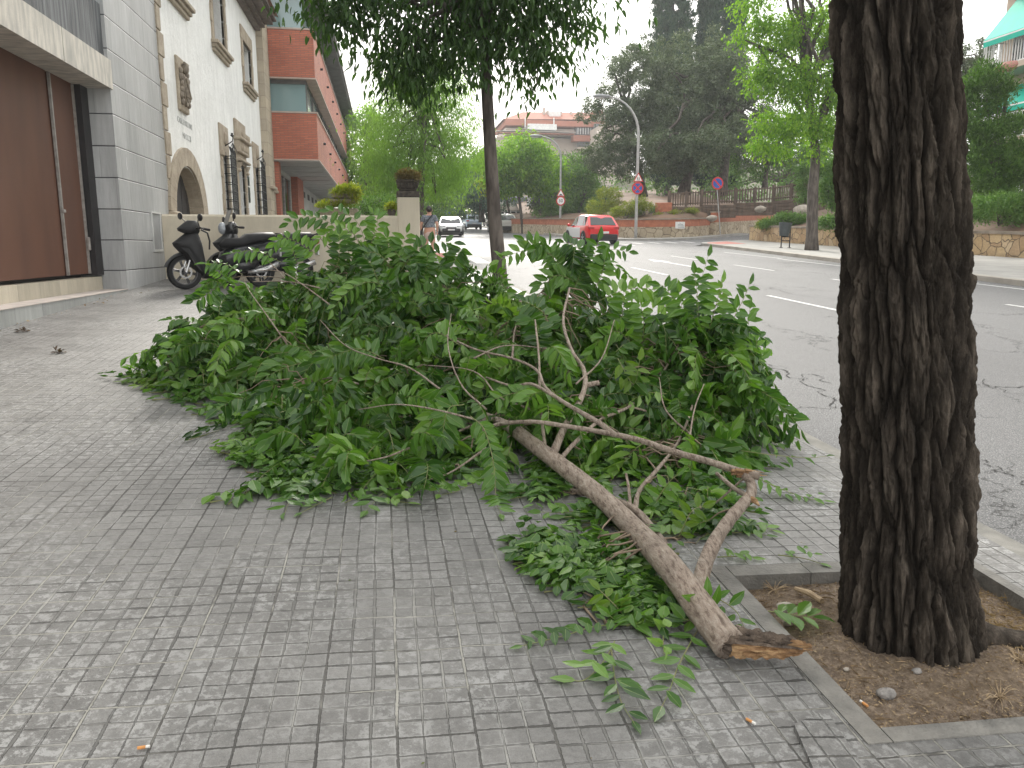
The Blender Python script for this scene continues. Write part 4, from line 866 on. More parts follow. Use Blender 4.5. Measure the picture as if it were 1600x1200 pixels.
wallline(e, 'wall', w1, lambda x, y: GF(x, y), -.3, .74, .35, m_rub); wallline(e, 'coping', w1, lambda x, y: GF(x, y), .742, .84, .46, m_cap)
w2 = [(10.9, 72), (11.9, 66), (13.2, 62), (14.6, 54), (15.1, 49.5), (16.4, 47.3), (18.4, 47.0), (20.2, 48.5), (22.0, 51)]
e = empty('retaining_wall', (15.1, 49.5, 1.9), 'curved retaining wall of pale rubble under an orange brick band at the bend', 'wall')
def z2(x, y): return GS(x, y)+.12
wallline(e, 'wall', w2, z2, -.3, .66, .4, m_rub2); wallline(e, 'brick_band', w2, z2, .663, 1.10, .37, m_brk2); wallline(e, 'coping', w2, z2, 1.102, 1.17, .48, m_cap)
w3 = [(22.2, 50.6), (24, 52.5), (27, 56), (33, 63)]
e = empty('retaining_wall', (24, 52, 2.1), 'taller brick topped retaining wall climbing beside the side street', 'wall')
wallline(e, 'wall', w3, z2, -.3, .85, .4, m_rub2); wallline(e, 'brick_band', w3, z2, .853, 1.5, .37, m_brk2); wallline(e, 'coping', w3, z2, 1.502, 1.58, .48, m_cap)
# the plate on the brick band
pc = at(1065, 352, Y=46.9); e = empty('wall_plate', pc-V(0, .1, .25), 'small white notice plate fixed to the brick band of the curved wall', 'sign')
b = MB(); b.box((18.35, 46.78, pc[2]), (.62, .03, .42), ch=.01); b.build('plate', pm('white plate', (.75, .75, .74)), e)
b = MB()
for q, wq in enumerate((.10, .34, .42, .38)): b.box((18.35+.02*q, 46.762, pc[2]+.13-.085*q), (wq, .006, .03))
b.build('lettering', pm('plate lettering', (.25, .27, .30)), e)
# bank behind the curved wall and the park floor
FEN = [(19.24, 51.2), (21.6, 51.3), (24.0, 51.2), (26.3, 50.2), (27.0, 47.0), (27.3, 45.5)]
rows = []
def zf(x, y): return 4.02+.06*(x-19.2)
b = MB()
L0 = [(10.9, 72.2), (11.9, 66.2), (13.35, 62.2), (14.8, 54.2), (15.3, 49.8), (16.6, 47.6), (18.3, 47.3), (20.0, 48.7), (22.2, 51.0), (24.2, 52.9), (27.2, 56.2), (33, 63)]
L1 = [(12, 74), (13.5, 69), (15.2, 66), (17.0, 60), (17.8, 55), (18.4, 52.6), (19.3, 51.7), (21.6, 51.8), (24.0, 53.6), (26.5, 55.5), (29, 58), (34, 64)]
L2 = [(x+2.5, y+9) for x, y in L1]; L3 = [(x+6, y+34) for x, y in L1]
zz = []
for k_, LL in enumerate((L0, L1, L2, L3)):
    row = []
    for i, (x, y) in enumerate(LL):
        lo = z2(x, y)+(1.0 if i < 9 else 1.4)
        z_ = [lo, max(lo+.25, zf(x, y)-.05 if 4 <= i <= 9 else lo+.6), max(lo+.6, zf(x, y)+.25), lo+3][k_]
        row.append((x, y, z_+random.uniform(-.06, .06)))
    rows.append(row)
b.grid(rows); tag(b.build('bank', m_earth, smooth=True), kind='structure')
# planting beds behind the planter wall, up to the houses
b = MB(); rows = []
for i, (x, y) in enumerate(w1): rows.append([(x+d, y+(.2 if i > 0 else 0)+(.6 if i < 2 and d else 0), GF(x, y)+zz_) for d, zz_ in ((.05, .70), (1.2, .85), (3.2, 1.45), (6, 2.0), (12, 2.6), (22, 3.2))])
b.grid(rows); tag(b.build('planting_bed', m_earth, smooth=True), kind='structure')
m_tim = pm('weathered fence timber', (.14, .10, .075), (.075, .055, .042), 5, .9, .01, 30, stretch=(1, 1, .3))
e = empty('wooden_fence', (24, 51, 4), 'weathered wooden picket fence along the top of the bank under the oaks', 'fence')
tb = MB(); pk = MB()
for i in range(len(FEN)-1):
    a, c_ = V(*FEN[i]), V(*FEN[i+1]); d = c_-a; Ln = np.linalg.norm(d); d /= Ln; rz = math.atan2(d[1], d[0]); n_ = int(Ln/.17)
    z0 = zf(*a); z1 = zf(*c_)
    for hh in (.22, .92):
        tb.tube([(a[0], a[1], z0+hh), (c_[0], c_[1], z1+hh)], .04, 4)
    for j in range(n_):
        q_ = a+d*Ln*(j+.5)/n_; z_ = z0+(z1-z0)*(j+.5)/n_; pk.box((q_[0]-d[1]*.04, q_[1]+d[0]*.04-.07, z_+.55), (.085, .03, .92), rz)
    q_ = a; MB().box((q_[0], q_[1], z0+.5), (.18, .18, 1.25), rz, .01).build('post', m_tim, e)
    q_ = (a+c_)/2; MB().box((q_[0], q_[1]-.1, (z0+z1)/2+.5), (.14, .14, 1.15), rz, .01).build('post', m_tim, e)
tb.build('rail', m_tim, e); pk.build('pickets', m_tim, e)
b = MB()
for i in range(len(FEN)-1):
    a, c_ = V(*FEN[i]), V(*FEN[i+1]); d = c_-a; Ln = np.linalg.norm(d); rz = math.atan2(d[1], d[0])
    for q in range(4): m_ = (a+c_)/2; b.box((m_[0], m_[1]-.12-.03*(q % 2), zf(*m_)-.08-.22*q), (Ln+.02, .2, .21), rz, .02)
tag(b.build('sleeper_wall', m_tim), 'stacked dark timber sleepers holding the earth beneath the wooden fence', 'wall')
pw = at(1048, 318, Y=51.1); e = tag(MB().box((18.75, 50.9, 3.95), (1.1, .35, .8), -.5, .03).build('brick_stub', m_brk2), 'short orange brick stub wall at the left end of the wooden fence', 'wall')
# boulders
def boulder(x, y, z, r, label, grp='pale boulders on the bank', mt=None, s=1):
    rr = np.random.default_rng(s); b = MB(); st = len(b.v); b.ell((0, 0, 0), (r, r*.75, r*.6), 12, 8)
    for i, p in enumerate(b.v):
        k_ = 1+.28*(float(fbm(np.array([p[0]/r*1.3+s]), np.array([p[1]/r*1.3+p[2]/r*2]), 3)[0])-.45)*2; b.v[i] = (x+p[0]*k_, y+p[1]*k_, z+p[2]*k_)
    return tag(b.build('boulder', mt or m_cap, smooth=50), label, 'rock', grp)
m_rock = pm('pale boulder', (.42, .38, .32), (.25, .22, .19), 4, .9, .03, 14)
for px, py, Y, r, lab in ((1255, 330, 40.5, .55, 'large pale boulder above the planter by the bright tree'), (1188, 327, 47, .38, 'small pale boulder on the bare earth bank below the fence'), (1112, 341, 48.5, .38, 'half buried boulder by the foot of the no parking post')):
    q = at(px, py, Y=Y); boulder(q[0], q[1], q[2], r, lab, mt=m_rock, s=int(px))
# shrubs -------------------------------------------------------------
def shrub(px, py, Y, blobs, n, ln, mat, label, name='shrub', cat='shrub', grp='shrubs on the bank', seed=1, clump=.16, droop=-.2, wd=None, nst=6, shell=.6):
    base = at(px, py, Y=Y); e = empty(name, base, label, cat, grp)
    bl = [(*at(a, b_, Y=Y+dy), r_, r_, r_*k_) for a, b_, dy, r_, k_ in blobs]
    (v, f), cc = crown(bl, n, ln, wd or ln*.5, droop, clump, 30, TS, shell, seed); npmesh('foliage', v, f, mat, e)
    b = MB(); rr = random.Random(seed); limbtubes(b, base-V(0, 0, .05), [tuple(cc[rr.randrange(len(cc))]) for _ in range(nst)], .03, seed); b.build('stems', m_bark, e)
    return e
shrub(938, 345, 54, [(935, 325, 0, .9, .8), (955, 310, .5, .9, .8), (925, 335, 0, .6, .7), (965, 325, 0, .8, .7), (945, 300, 1, .6, .8)], 7000, .11, G7, 'yellow green bush just right of the red car on the bank', seed=51)
shrub(975, 345, 50, [(965, 332, 0, .5, .7), (985, 325, 0, .6, .8), (1010, 322, 0, .5, .7), (1000, 315, .5, .5, .8)], 6000, .09, G7, 'yellow bush wrapped round the foot of the no stopping sign post', seed=52)
shrub(1008, 340, 51, [(1000, 325, 0, .55, .9), (1025, 330, .4, .5, .7), (985, 335, 0, .4, .7)], 5000, .08, G9, 'small dark green bush right of the nearest lamp post', seed=53)
shrub(880, 350, 66, [(870, 330, 0, 1.6, .7), (900, 335, 0, 1.5, .6), (850, 330, 0, 1.2, .6)], 6000, .16, G9, 'dark hedge behind the brick wall left of the red car', seed=54)
shrub(835, 355, 74, [(835, 352, 0, 1.2, .2), (860, 349, 0, 1.4, .25)], 4000, .16, G7, 'low grassy strip on top of the far brick wall', seed=55)
shrub(1060, 335, 50, [(1055, 333, 0, .5, .3), (1080, 330, 0, .5, .3), (1030, 337, 0, .4, .3)], 3000, .08, G7, 'trailing ground plants at the foot of the fence corner', seed=56)
shrub(1225, 350, 39, [(1200, 350, 0, .5, .4), (1225, 343, .3, .7, .5), (1250, 345, 0, .7, .45), (1275, 350, 0, .6, .45)], 9000, .10, G9, 'spreading juniper over the planter wall left of the bright tree', seed=57)
shrub(1192, 356, 39.5, [(1190, 352, 0, .22, .7), (1197, 345, 0, .2, .7), (1202, 350, 0, .2, .5)], 1200, .09, G7, 'little yellow flowering bush at the corner of the planter wall', seed=58)
shrub(1300, 355, 31.5, [(1290, 348, 0, .5, .5), (1315, 345, 0, .7, .5), (1340, 348, 0, .6, .5), (1365, 345, 0, .7, .6)], 9000, .09, G9, 'sprawling juniper right of the bright tree trunk', seed=59)
shrub(1300, 330, 33, [(1295, 295, 0, .62, 1.0), (1312, 290, 0, .6, 1.0), (1303, 315, 0, .6, .6), (1290, 265, .6, .5, 1.0)], 9000, .11, G9, 'rounded glossy green bush behind the bright tree trunk', seed=60)
shrub(1258, 320, 42, [(1256, 290, 0, .45, 1.2), (1257, 265, 0, .4, 1.2), (1258, 308, 0, .5, .8), (1275, 250, 1, .7, 1.2), (1262, 238, 1, .5, 1)], 7000, .12, G9, 'narrow climbing hedge column left of the bright tree trunk', seed=61)
shrub(1560, 350, 25, [(1530, 325, 0, .55, .8), (1560, 320, 0, .7, .75), (1595, 322, 0, .7, .75), (1535, 340, -.3, .4, .6), (1580, 340, -.2, .5, .5), (1625, 320, 0, .7, .8), (1500, 330, 0, .6, .8)], 16000, .085, G9, 'broad clipped green hedge under the conifer', seed=62)
# conifer right of the big trunk
cb = at(1553, 330, Y=27.5); e = empty('conifer', cb, 'bushy green conifer in front of the green awning building', 'tree')
b = MB(); b.tube([cb-V(0, 0, .2), cb+V(0, 0, 2), cb+V(0, 0, 5)], [.12, .09, .03], 8); b.build('trunk', m_bark, e)
bl = []
for px, py, rx, rz in ((1552, 300, .9, .5), (1530, 280, .55, .5), (1585, 275, .8, .5), (1550, 255, .9, .55), (1520, 245, .6, .5), (1590, 235, .6, .5), (1545, 210, .85, .55), (1580, 195, .6, .45), (1540, 165, .7, .5), (1525, 130, .45, .4), (1548, 125, .6, .45), (1570, 145, .45, .4), (1532, 112, .3, .3), (1510, 190, .6, .6), (1505, 150, .5, .5), (1610, 260, .6, .5)): bl.append((*at(px, py, Y=27.5+random.uniform(-.3, .3)), rx, rx, rz))
(v, f), cc = crown(bl, 26000, .17, .05, -.5, .22, 26, TS, .6, 71); npmesh('crown', v, f, G6, e)
b = MB(); limbtubes(b, cb+V(0, 0, 1), [tuple(cc[i]) for i in range(0, 400, 22)], .03, 3); b.build('limbs', m_bark, e)
simple('garden_tree', 1525, 250, 48, [(1530, 95, 0, 1.0, .9), (1545, 70, 0, .8, .9), (1515, 130, 0, 1.1, .9), (1550, 110, 0, .8, .8), (1500, 100, 0, 1.2, .9)], 9000, .16, G4, 'pale olive tree top seen above the conifer', .12, None, 72, .3, .2)
# ================================================================== HOUSES ON THE RIGHT AND FAR AWAY
m_awn = pm('turquoise awning canvas', (.005, .42, .30), (.008, .36, .26), 2, .7)
m_wht = pm('white painted metal', (.75, .75, .74), (.62, .62, .61), 3, .5)
m_apt = pm('warm apartment render', (.52, .42, .34), (.44, .36, .29), 1, .85)
e = empty('apartment_block', (30, 30, 2.5), 'apartment block with turquoise awnings and white balcony railings', 'building')
b = MB(); bxx(b, 30, 42, 8, 35.3, 0, 20); b.build('wall', m_apt, e)
def awning(z1, z0, x0, ya, yb2, nm_='awning'):
    b = MB(); b.add([(29.98, ya, z1), (29.98, yb2, z1), (x0, yb2, z0), (x0, ya, z0), (x0, yb2, z0-.32), (x0, ya, z0-.32)], [(0, 1, 2, 3), (3, 2, 4, 5)])
    o = b.build(nm_, m_awn, e, normals=False)
    b = MB(); b.quad((x0-.004, ya, z0-.02), (x0-.004, yb2, z0-.02), (x0-.004, yb2, z0-.09), (x0-.004, ya, z0-.09)); b.build('stripe', m_wht, o, normals=False); return o
aw = awning(12.95, 11.05, 28.45, 34.7, 24)
b = MB(); bxx(b, 29.2, 30.4, 8, 35.0, 13.3, 14.6); b.build('balcony', m_apt, e)
ax_y = V(0, -1, 0); sl_ = V(1.48, 0, 1.79); sl_ /= np.linalg.norm(sl_); nn = V(-.77, 0, .64)
b = MB(); m_och = pm('ochre awning emblem', (.50, .36, .05))
for u, v_, a_, r_ in ((0, 0, .5, .30), (.32, .10, .9, .34), (.68, .16, .4, .34), (.98, .34, .8, .30), (1.3, .3, .3, .3)):
    c_ = V(28.5, 33.7, 11.05)+sl_*(.75+v_)+ax_y*u+nn*.012; b.add([c_+(ax_y*math.cos(t+a_)*r_+sl_*math.sin(t+a_)*r_*.38)*(1 if k_ % 2 else .72) for k_, t in enumerate([q*math.pi/6 for q in range(12)])], [tuple(range(12))])
b.build('emblem', m_och, aw, normals=False)
def railing(x, ya, yb2, z, hh, nm_='railing'):
    b = MB(); n_ = int((yb2-ya)/.16)
    for q in range(n_): b.box((x, ya+(q+.5)*.16, z+hh/2), (.035, .035, hh))
    b.box((x, (ya+yb2)/2, z+hh), (.06, yb2-ya, .05)); b.box((x, (ya+yb2)/2, z+.03), (.05, yb2-ya, .05)); b.box(((x+30)/2, yb2, z+hh), (30-x, .05, .05)); [b.box((x+.2*q, yb2, z+hh/2), (.035, .035, hh)) for q in range(1, 6)]
    return b.build(nm_, m_wht, e)
for z_ in (9.75, 6.4, 3.1):
    b = MB(); bxx(b, 28.65, 30, 20, 35.2, z_-.28, z_-.02); b.build('balcony', m_apt, e); railing(28.75, 20, 35.1, z_, 1.35 if z_ > 9 else 1.1)
    b = MB(); bxx(b, 29.9, 29.985, 24, 34.5, z_+.05, z_+2.3); b.build('window', m_dglass, e)
awning(9.0, 7.9, 28.7, 35.0, 24)
b = MB(); b.ell((28.7, 33.4, 9.6), (.2, .8, .25)); b.build('balcony_flowers', pm('pink flowers', (.6, .12, .2), (.1, .2, .05), 30), e)
# hill apartment building
Yh = 150
def ab(b, px0, py0, px1, py1, y0=0, dep=10): a = at(px0, py0, Y=Yh+y0); c_ = at(px1, py1, Y=Yh+y0); bxx(b, a[0], c_[0], Yh+y0, Yh+y0+dep, c_[2], a[2])
m_tile = pm('terracotta roof tiles', (.36, .14, .09), (.28, .11, .075), .6, .9)
m_hbr = pm('hill building brick', (.40, .17, .12), (.34, .145, .10), .4, .9)
m_hcr = pm('hill building cream render', (.50, .43, .38), (.42, .36, .31), .4, .9)
m_hgl = pm('hill building dim glass', (.10, .11, .12), (.2, .21, .22), .6, .3)
e = empty('hill_apartments', (32, Yh, 10), 'terraced brick apartment building with terracotta roof up on the hill', 'building')
b = MB(); ab(b, 776, 214, 948, 330, 2, 12); b.build('wall', m_hcr, e)
b = MB(); ab(b, 790, 186, 950, 199, 0, 14); b.build('brick_band', m_hbr, e)
b = MB(); ab(b, 790, 199.3, 930, 214, 1.5, 12); b.build('upper_wall', m_hcr, e)
a0, a1, a2, a3 = at(786, 186, Y=Yh), at(952, 187, Y=Yh), at(935, 176, Y=Yh+6), at(817, 175, Y=Yh+6)
b = MB(); b.add([a0, a1, a2, a3, a0+V(0, 14, 0), a1+V(0, 14, 0)], [(0, 1, 2, 3), (3, 2, 5, 4), (0, 3, 4), (1, 5, 2)]); b.build('roof', m_tile, e)
for px_, w_, t_ in ((849, 3, 168), (855, 3, 172), (874, 4, 174), (918, 4, 172), (892, 2, 174)):
    b = MB(); ab(b, px_, t_, px_+w_, 180, 4, 1); b.build('chimney', m_hcr, e)
b = MB(); a = at(858, 176, Y=Yh+3); c_ = at(875, 183, Y=Yh+3); bxx(b, a[0], c_[0], Yh+2.5, Yh+6, c_[2], a[2]+.2); b.build('dormer', m_wht, e)
for (x0, y0, x1, y1, mt, nm_) in ((825, 193, 870, 203, m_wht, 'terrace_screen'), (900, 199, 926, 210, m_hgl, 'window'), (896, 211, 928, 221, m_hbr, 'brick_balcony'), (929, 193, 944, 221, m_hgl, 'glazed_corner'), (905, 221.5, 935, 229, m_hgl, 'window'), (778, 207, 897, 209, m_hbr, 'terrace_edge'), (776, 204, 900, 206.6, m_wht, 'terrace_rail'), (903, 229.5, 940, 233, m_hcr, 'balcony')):
    b = MB(); ab(b, x0, y0, x1, y1, -1.0 if 'rail' in nm_ or 'edge' in nm_ else (.5 if nm_ in ('window',) else -.6), 2); b.build(nm_, mt, e)
for x_ in (820, 865): b = MB(); ab(b, x_, 184, x_+1.4, 199, -.3, .3); b.build('downpipe', m_wht, e)
for k_ in range(6): b = MB(); ab(b, 903+k_*4, 199.5, 903.6+k_*4, 210, .3, .2); b.build('window_bar', m_wht, e)
e = empty('hill_house', (44, 140, 12), 'house with pale sloping eaves half hidden by the holm oak on the hill', 'building')
Yh = 140
b = MB(); ab(b, 944, 192, 985, 300, 0, 10); b.build('wall', m_hcr, e)
for yy in (183, 204): b = MB(); a = at(933, yy+4, Y=139); c_ = at(952, yy-4, Y=139); dd = at(990, yy-4, Y=139); b.add([a, c_, dd, a-V(0, 0, .4), c_-V(0, 0, .4), dd-V(0, 0, .4), c_+V(0, 8, 1), dd+V(0, 8, 1)], [(0, 1, 4, 3), (1, 2, 5, 4), (0, 1, 6), (1, 2, 7, 6)]); b.build('eaves', m_hcr, e)
b = MB(); ab(b, 930, 172, 943, 179, 3, 4); b.build('roof_turret', m_hbr, e)
# shops at the end of the street
Yh = 95
e = empty('corner_shop', (14, Yh, 3), 'pale two storey shop front at the far end of the street', 'building')
b = MB(); ab(b, 782, 306, 832, 362, 1, 8); b.build('wall', pm('shop wall', (.55, .54, .52)), e)
b = MB(); ab(b, 784, 331, 831, 352, .6, .5); b.build('shop_window', m_dglass, e)
b = MB(); ab(b, 782, 322, 832, 329, -.8, 1.5); b.build('canopy', m_hcr, e)
for x_ in (788, 797, 806, 815, 824): b = MB(); ab(b, x_, 329, x_+1.6, 356, -.6, .3); b.build('column', m_wht, e)
for x_ in (786, 800, 815): b = MB(); ab(b, x_, 309, x_+9, 319, .7, .4); b.build('window', m_hgl, e)
Yh = 88
b = MB(); ab(b, 831, 312, 862, 352, 0, 3); tag(b.build('white_wall', pm('bright white gable', (.62, .66, .70), (.55, .58, .62), .4)), 'plain white gable wall right of the corner shop', 'wall')
# ================================================================== STREET FURNITURE
m_galv = pm('galvanised post', (.42, .42, .41), (.32, .32, .315), 4, .45, metal=.3)
m_lgrey = pm('lamp housing', (.25, .26, .27), None, 4, .5)
m_red = pm('sign red', (.55, .03, .03), (.50, .03, .03), 3, .4); m_blue = pm('sign blue', (.02, .10, .42), None, 3, .4); m_blk = pm('sign black', (.01, .01, .01), None, 3, .5)
m_sw = pm('sign white', (.80, .80, .80), (.74, .74, .73), 3, .4)
AX = ((1, 0, 0), (0, 0, 1), (0, -1, 0))
def disc(b, c, r, y, t=.01, n=28): b.lathe([(r, y-t), (r, y)], (c[0], 0, c[1]), n, 'y')
def sign_round(e, x, y, z, r, kind):
    y -= .06
    b = MB(); disc(b, (x, z), r, y, .012); o = b.build('sign_disc', m_red, e, normals=True)
    b = MB(); disc(b, (x, z), r*.76, y-.0125, .004)
    b.build('sign_face', m_sw if kind == '30' else m_blue, o)
    if kind == '30': text('30', (x, y-.019, z-.0), r*1.0, m_blk, o, AX)
    else:
        b = MB()
        for s_ in ((1, -1) if kind == 'x' else (-1,)):
            d_ = r*.56; w_ = r*.085; q = [(x-d_-w_, z-s_*d_+s_*w_), (x-d_+w_, z-s_*d_-s_*w_), (x+d_+w_, z+s_*d_-s_*w_), (x+d_-w_, z+s_*d_+s_*w_)]
            b.prism(q, y-.021-.002*s_, y-.017, 'xz')
        b.build('sign_bar', m_red, o)
def sign_tri(e, x, y, z, r, kind):
    y -= .06; tri = lambda q: [(x-q*.87, z-q*.5), (x+q*.87, z-q*.5), (x, z+q)]
    b = MB(); b.prism(tri(r), y-.012, y, 'xz'); o = b.build('sign_triangle', m_red, e)
    b = MB(); b.prism(tri(r*.74), y-.018, y-.0125, 'xz'); b.build('sign_face', m_sw, o)
    b = MB()
    if kind == 'kids':
        for dx, s_ in ((-.13, 1.0), (.14, .8)):
            cx = x+dx*r; b.prism([(cx+r*.07*math.cos(t), z+r*.18*s_+r*.07*math.sin(t)) for t in [k_*math.pi/4 for k_ in range(8)]], y-.022, y-.019, 'xz')
            b.prism([(cx-r*.07, z-r*.08), (cx+r*.07, z-r*.08), (cx+r*.05, z+r*.1*s_), (cx-r*.05, z+r*.1*s_)], y-.022, y-.019, 'xz')
            for s2 in (-1, 1): b.prism([(cx-r*.02, z-r*.08), (cx+r*.04, z-r*.08), (cx+s2*r*.10+r*.02, z-r*.34), (cx+s2*r*.10-r*.03, z-r*.34)], y-.022-.001*s2, y-.019, 'xz')
    else: b.prism([(x-r*.42, z-r*.32), (x+r*.42, z-r*.32), (x+r*.36, z-r*.2), (x+r*.15, z-r*.12), (x, z+.04*r), (x-r*.15, z-r*.12), (x-r*.36, z-r*.2)], y-.022, y-.019, 'xz')
    b.build('pictogram', m_blk, o)
def lamp(px, pyb, Y, top, headpx, label, r0=.085, signs=()):
    base = at(px, pyb, Y=Y); e = empty('street_lamp', base, label, 'street lamp', 'curved arm street lamps')
    hd = at(*headpx, Y=Y); zt_ = at(px, top, Y=Y)[2]; x, y, z = base
    pts = [(x, y, z-.1), (x, y, z+1.0), (x, y, (z+zt_)/2), (x, y, zt_)]
    dx = hd[0]-x; dz = hd[2]-zt_
    for k_ in range(1, 9): t = k_/8*math.pi/2; pts.append((x+dx*(1-math.cos(t))*.92, y, zt_+dz*math.sin(t)))
    n_ = len(pts); b = MB(); b.tube(pts, [r0*1.15, r0*1.1]+[r0*(1-.45*i/(n_-3)) for i in range(n_-2)], 10); b.build('pole', m_galv, e, smooth=True)
    b = MB(); s_ = 1 if dx > 0 else -1; b.ell((hd[0]+s_*.25, y, hd[2]+.02), (.50, .17, .13), 14, 8); b.ell((hd[0]-s_*.15, y, hd[2]+.03), (.2, .1, .09), 10, 6); h_ = b.build('lamp_head', m_lgrey, e, smooth=True)
    b = MB(); b.ell((hd[0]+s_*.30, y, hd[2]-.07), (.34, .12, .08), 12, 6); b.build('lamp_glass', pm('milky lamp glass', (.6, .6, .58), None, 3, .25), h_, smooth=True)
    return e, x, y
e, x, y = lamp(993, 377, 46.3, 210, (945, 151), 'nearest curved street lamp, carrying a children warning and a no stopping disc')
sign_tri(e, x+.03, y-.05, at(993, 279, Y=46.2)[2], .36, 'kids'); sign_round(e, x, y-.05, at(993, 294, Y=46.2)[2], .37, 'x')
e, x, y = lamp(875, 368, 62.5, 245, (842, 213), 'street lamp left of the red car with a 30 speed limit disc')
sign_tri(e, x, y-.05, at(875, 303, Y=62.5)[2], .40, 'bump'); sign_round(e, x, y-.05, at(875, 314, Y=62.5)[2], .38, '30')
lamp(763, 352, 92, 308, (753, 298), 'far street lamp behind the white van', .08)
for px, pb, Y, tp_, lab in ((732, 345, 110, 320, 'short far pole between the two distant white cars'), (745, 345, 104, 326, 'furthest slim pole beside the pale blue car')):
    base = at(px, pb, Y=Y); e = empty('pole', base, lab, 'pole'); b = MB(); b.tube([base-V(0, 0, .3), (base[0], base[1], at(px, tp_, Y=Y)[2])], .09, 8); b.build('shaft', m_wht, e); b = MB(); b.lathe([(.12, -.05), (.12, .03), (.03, .1)], (base[0], base[1], at(px, tp_, Y=Y)[2]), 8); b.build('cap', m_lgrey, e)
# leaning no parking sign
bz = at(1126, 363, Y=48.6); tz = at(1119, 278, Y=48.6); e = empty('no_parking_sign', bz, 'leaning post with a blue and red no parking disc in front of the wooden fence', 'road sign')
b = MB(); b.tube([bz-V(0, 0, .2), tz], .035, 8); b.build('post', m_galv, e); cz_ = at(1120.5, 286.5, Y=48.6); sign_round(e, cz_[0], cz_[1], cz_[2], .40, 'd')
# blue keep right sign
bz = at(698, 360, Y=82); cz_ = at(698, 334, Y=82); e = empty('direction_sign', bz, 'blue round sign with a white arrow beside the oncoming white car', 'road sign')
b = MB(); b.tube([bz-V(0, 0, .3), cz_], .05, 8); b.build('post', m_galv, e); b = MB(); disc(b, (cz_[0], cz_[2]), .36, cz_[1]-.08, .01); o = b.build('sign_disc', m_blue, e)
b = MB(); x, z = cz_[0], cz_[2]; b.prism([(x-.2, z+.14), (x-.14, z+.2), (x+.09, z-.02), (x+.16, z+.05), (x+.18, z-.18), (x-.05, z-.16), (x+.03, z-.09)], cz_[1]-.1, cz_[1]-.092, 'xz'); b.build('arrow', m_sw, o)
# litter bin
bb_ = gh(1226, 392); bb_[2] += .0; bb_[2] = GF(bb_[0], bb_[1]); x, y, z = bb_; e = empty('litter_bin', bb_, 'dark grey tapered litter bin on a steel frame by the planter wall', 'litter bin')
m_bin = pm('dark grey bin plastic', (.07, .085, .09), (.05, .06, .065), 6, .5)
b = MB(); b.lathe([(.19, 0), (.2, .02), (.265, .52), (.28, .53), (.28, .57), (.25, .57), (.24, .50), (.17, .06)], (0, 0, 0), 20, cap=False); b.lathe([(.01, .03), (.19, .03)], (0, 0, 0), 20, cap=False)
b.xf(Matrix.Translation((x-.08, y, z+.50)) @ Matrix.Rotation(R(5), 4, 'Y')); b.build('bin_body', m_bin, e, smooth=40)
b = MB(); [b.tube([(x+dx, y+.02, z), (x+dx, y+.02, z+.50 if dx < 0 else z+1.0)], .028, 8) for dx in (-.17, .22)]; b.tube([(x-.17, y+.02, z+.30), (x+.22, y+.02, z+.30)], .022, 6); b.tube([(x-.17, y+.02, z+.47), (x+.22, y+.02, z+.47)], .022, 6); [b.box((x+dx, y+.02, z+.01), (.12, .12, .02)) for dx in (-.17, .22)]; b.build('frame', m_dark, e)
# planted rockery inside the courtyard and flower pots on the wall
e = empty('stone_fountain', (-.75, 17.6, 1.2), 'tiered stone trough overgrown with mossy plants behind the cream wall', 'planter')
b = MB()
for px0, px1, py0, py1 in ((518, 553, 302, 309), (515, 556, 311, 317), (499, 560, 325, 345)):
    a = at(px0, py0, Y=17.6); c_ = at(px1, py1, Y=17.6); b.box(((a[0]+c_[0])/2, 17.8, (a[2]+c_[2])/2), (c_[0]-a[0], .5, a[2]-c_[2]), ch=.02)
b.box((-.75, 17.8, 1.3), (.75, .5, 1.6), ch=.03); b.build('trough', m_pot and pm('mossy pale stone', (.30, .27, .20), (.17, .155, .115), 6, .95, .03, 20), e)
(v, f), _ = crown([(*at(545, 297, Y=17.6), .22, .2, .10), (*at(530, 301, Y=17.6), .16, .2, .05), (*at(505, 321, Y=17.6), .18, .2, .05), (*at(530, 319, Y=17.6), .3, .2, .05), (*at(556, 312, Y=17.6), .1, .15, .08), (*at(552, 300, Y=17.6), .16, .2, .08)], 2600, .07, .025, -.8, .08, 14, TS, .5, 81); npmesh('plants', v, f, G7, e)
p_ = at(630, 331, Y=15.5); e = None
for px_, lab in ((612, 'small flower pot on the cream wall beside the pillar'),):
    c_ = at(px_, 335, Y=15.52); c_[2] = 2.0; e = empty('flower_pot', c_, lab, 'plant pot'); b = MB(); b.lathe([(.06, .001), (.075, .03), (.09, .09), (.10, .10), (.10, .12), (.08, .12)], tuple(c_), 14); b.build('pot', m_pot, e)
    (v, f), _ = crown([(c_[0], c_[1], c_[2]+.17, .11, .1, .06)], 500, .05, .02, -.5, .05, 12, TS, .4, 83); npmesh('plants', v, f, G7, e)
(v, f), _ = crown([(.49, 15.62, 2.76, .22, .2, .10), (.40, 15.5, 2.74, .12, .1, .08), (.60, 15.5, 2.74, .1, .1, .07)], 2600, .06, .02, -.5, .06, 16, TS, .5, 82)
G10 = leafmat('dry brown succulents', [(.16, .11, .05), (.22, .16, .07), (.12, .12, .05), (.25, .20, .10)], .8, .1)
npmesh('succulents', v, f, G10, bpy.data.objects['stone_urn'])
shrub(560, 345, 24, [(565, 325, 0, .4, .8), (575, 318, 1, .4, .8), (590, 325, 0, .5, .7), (610, 318, 1, .4, .7)], 4000, .07, G9, 'green courtyard bushes seen just above the cream wall', name='courtyard_bush', grp=None, seed=63)
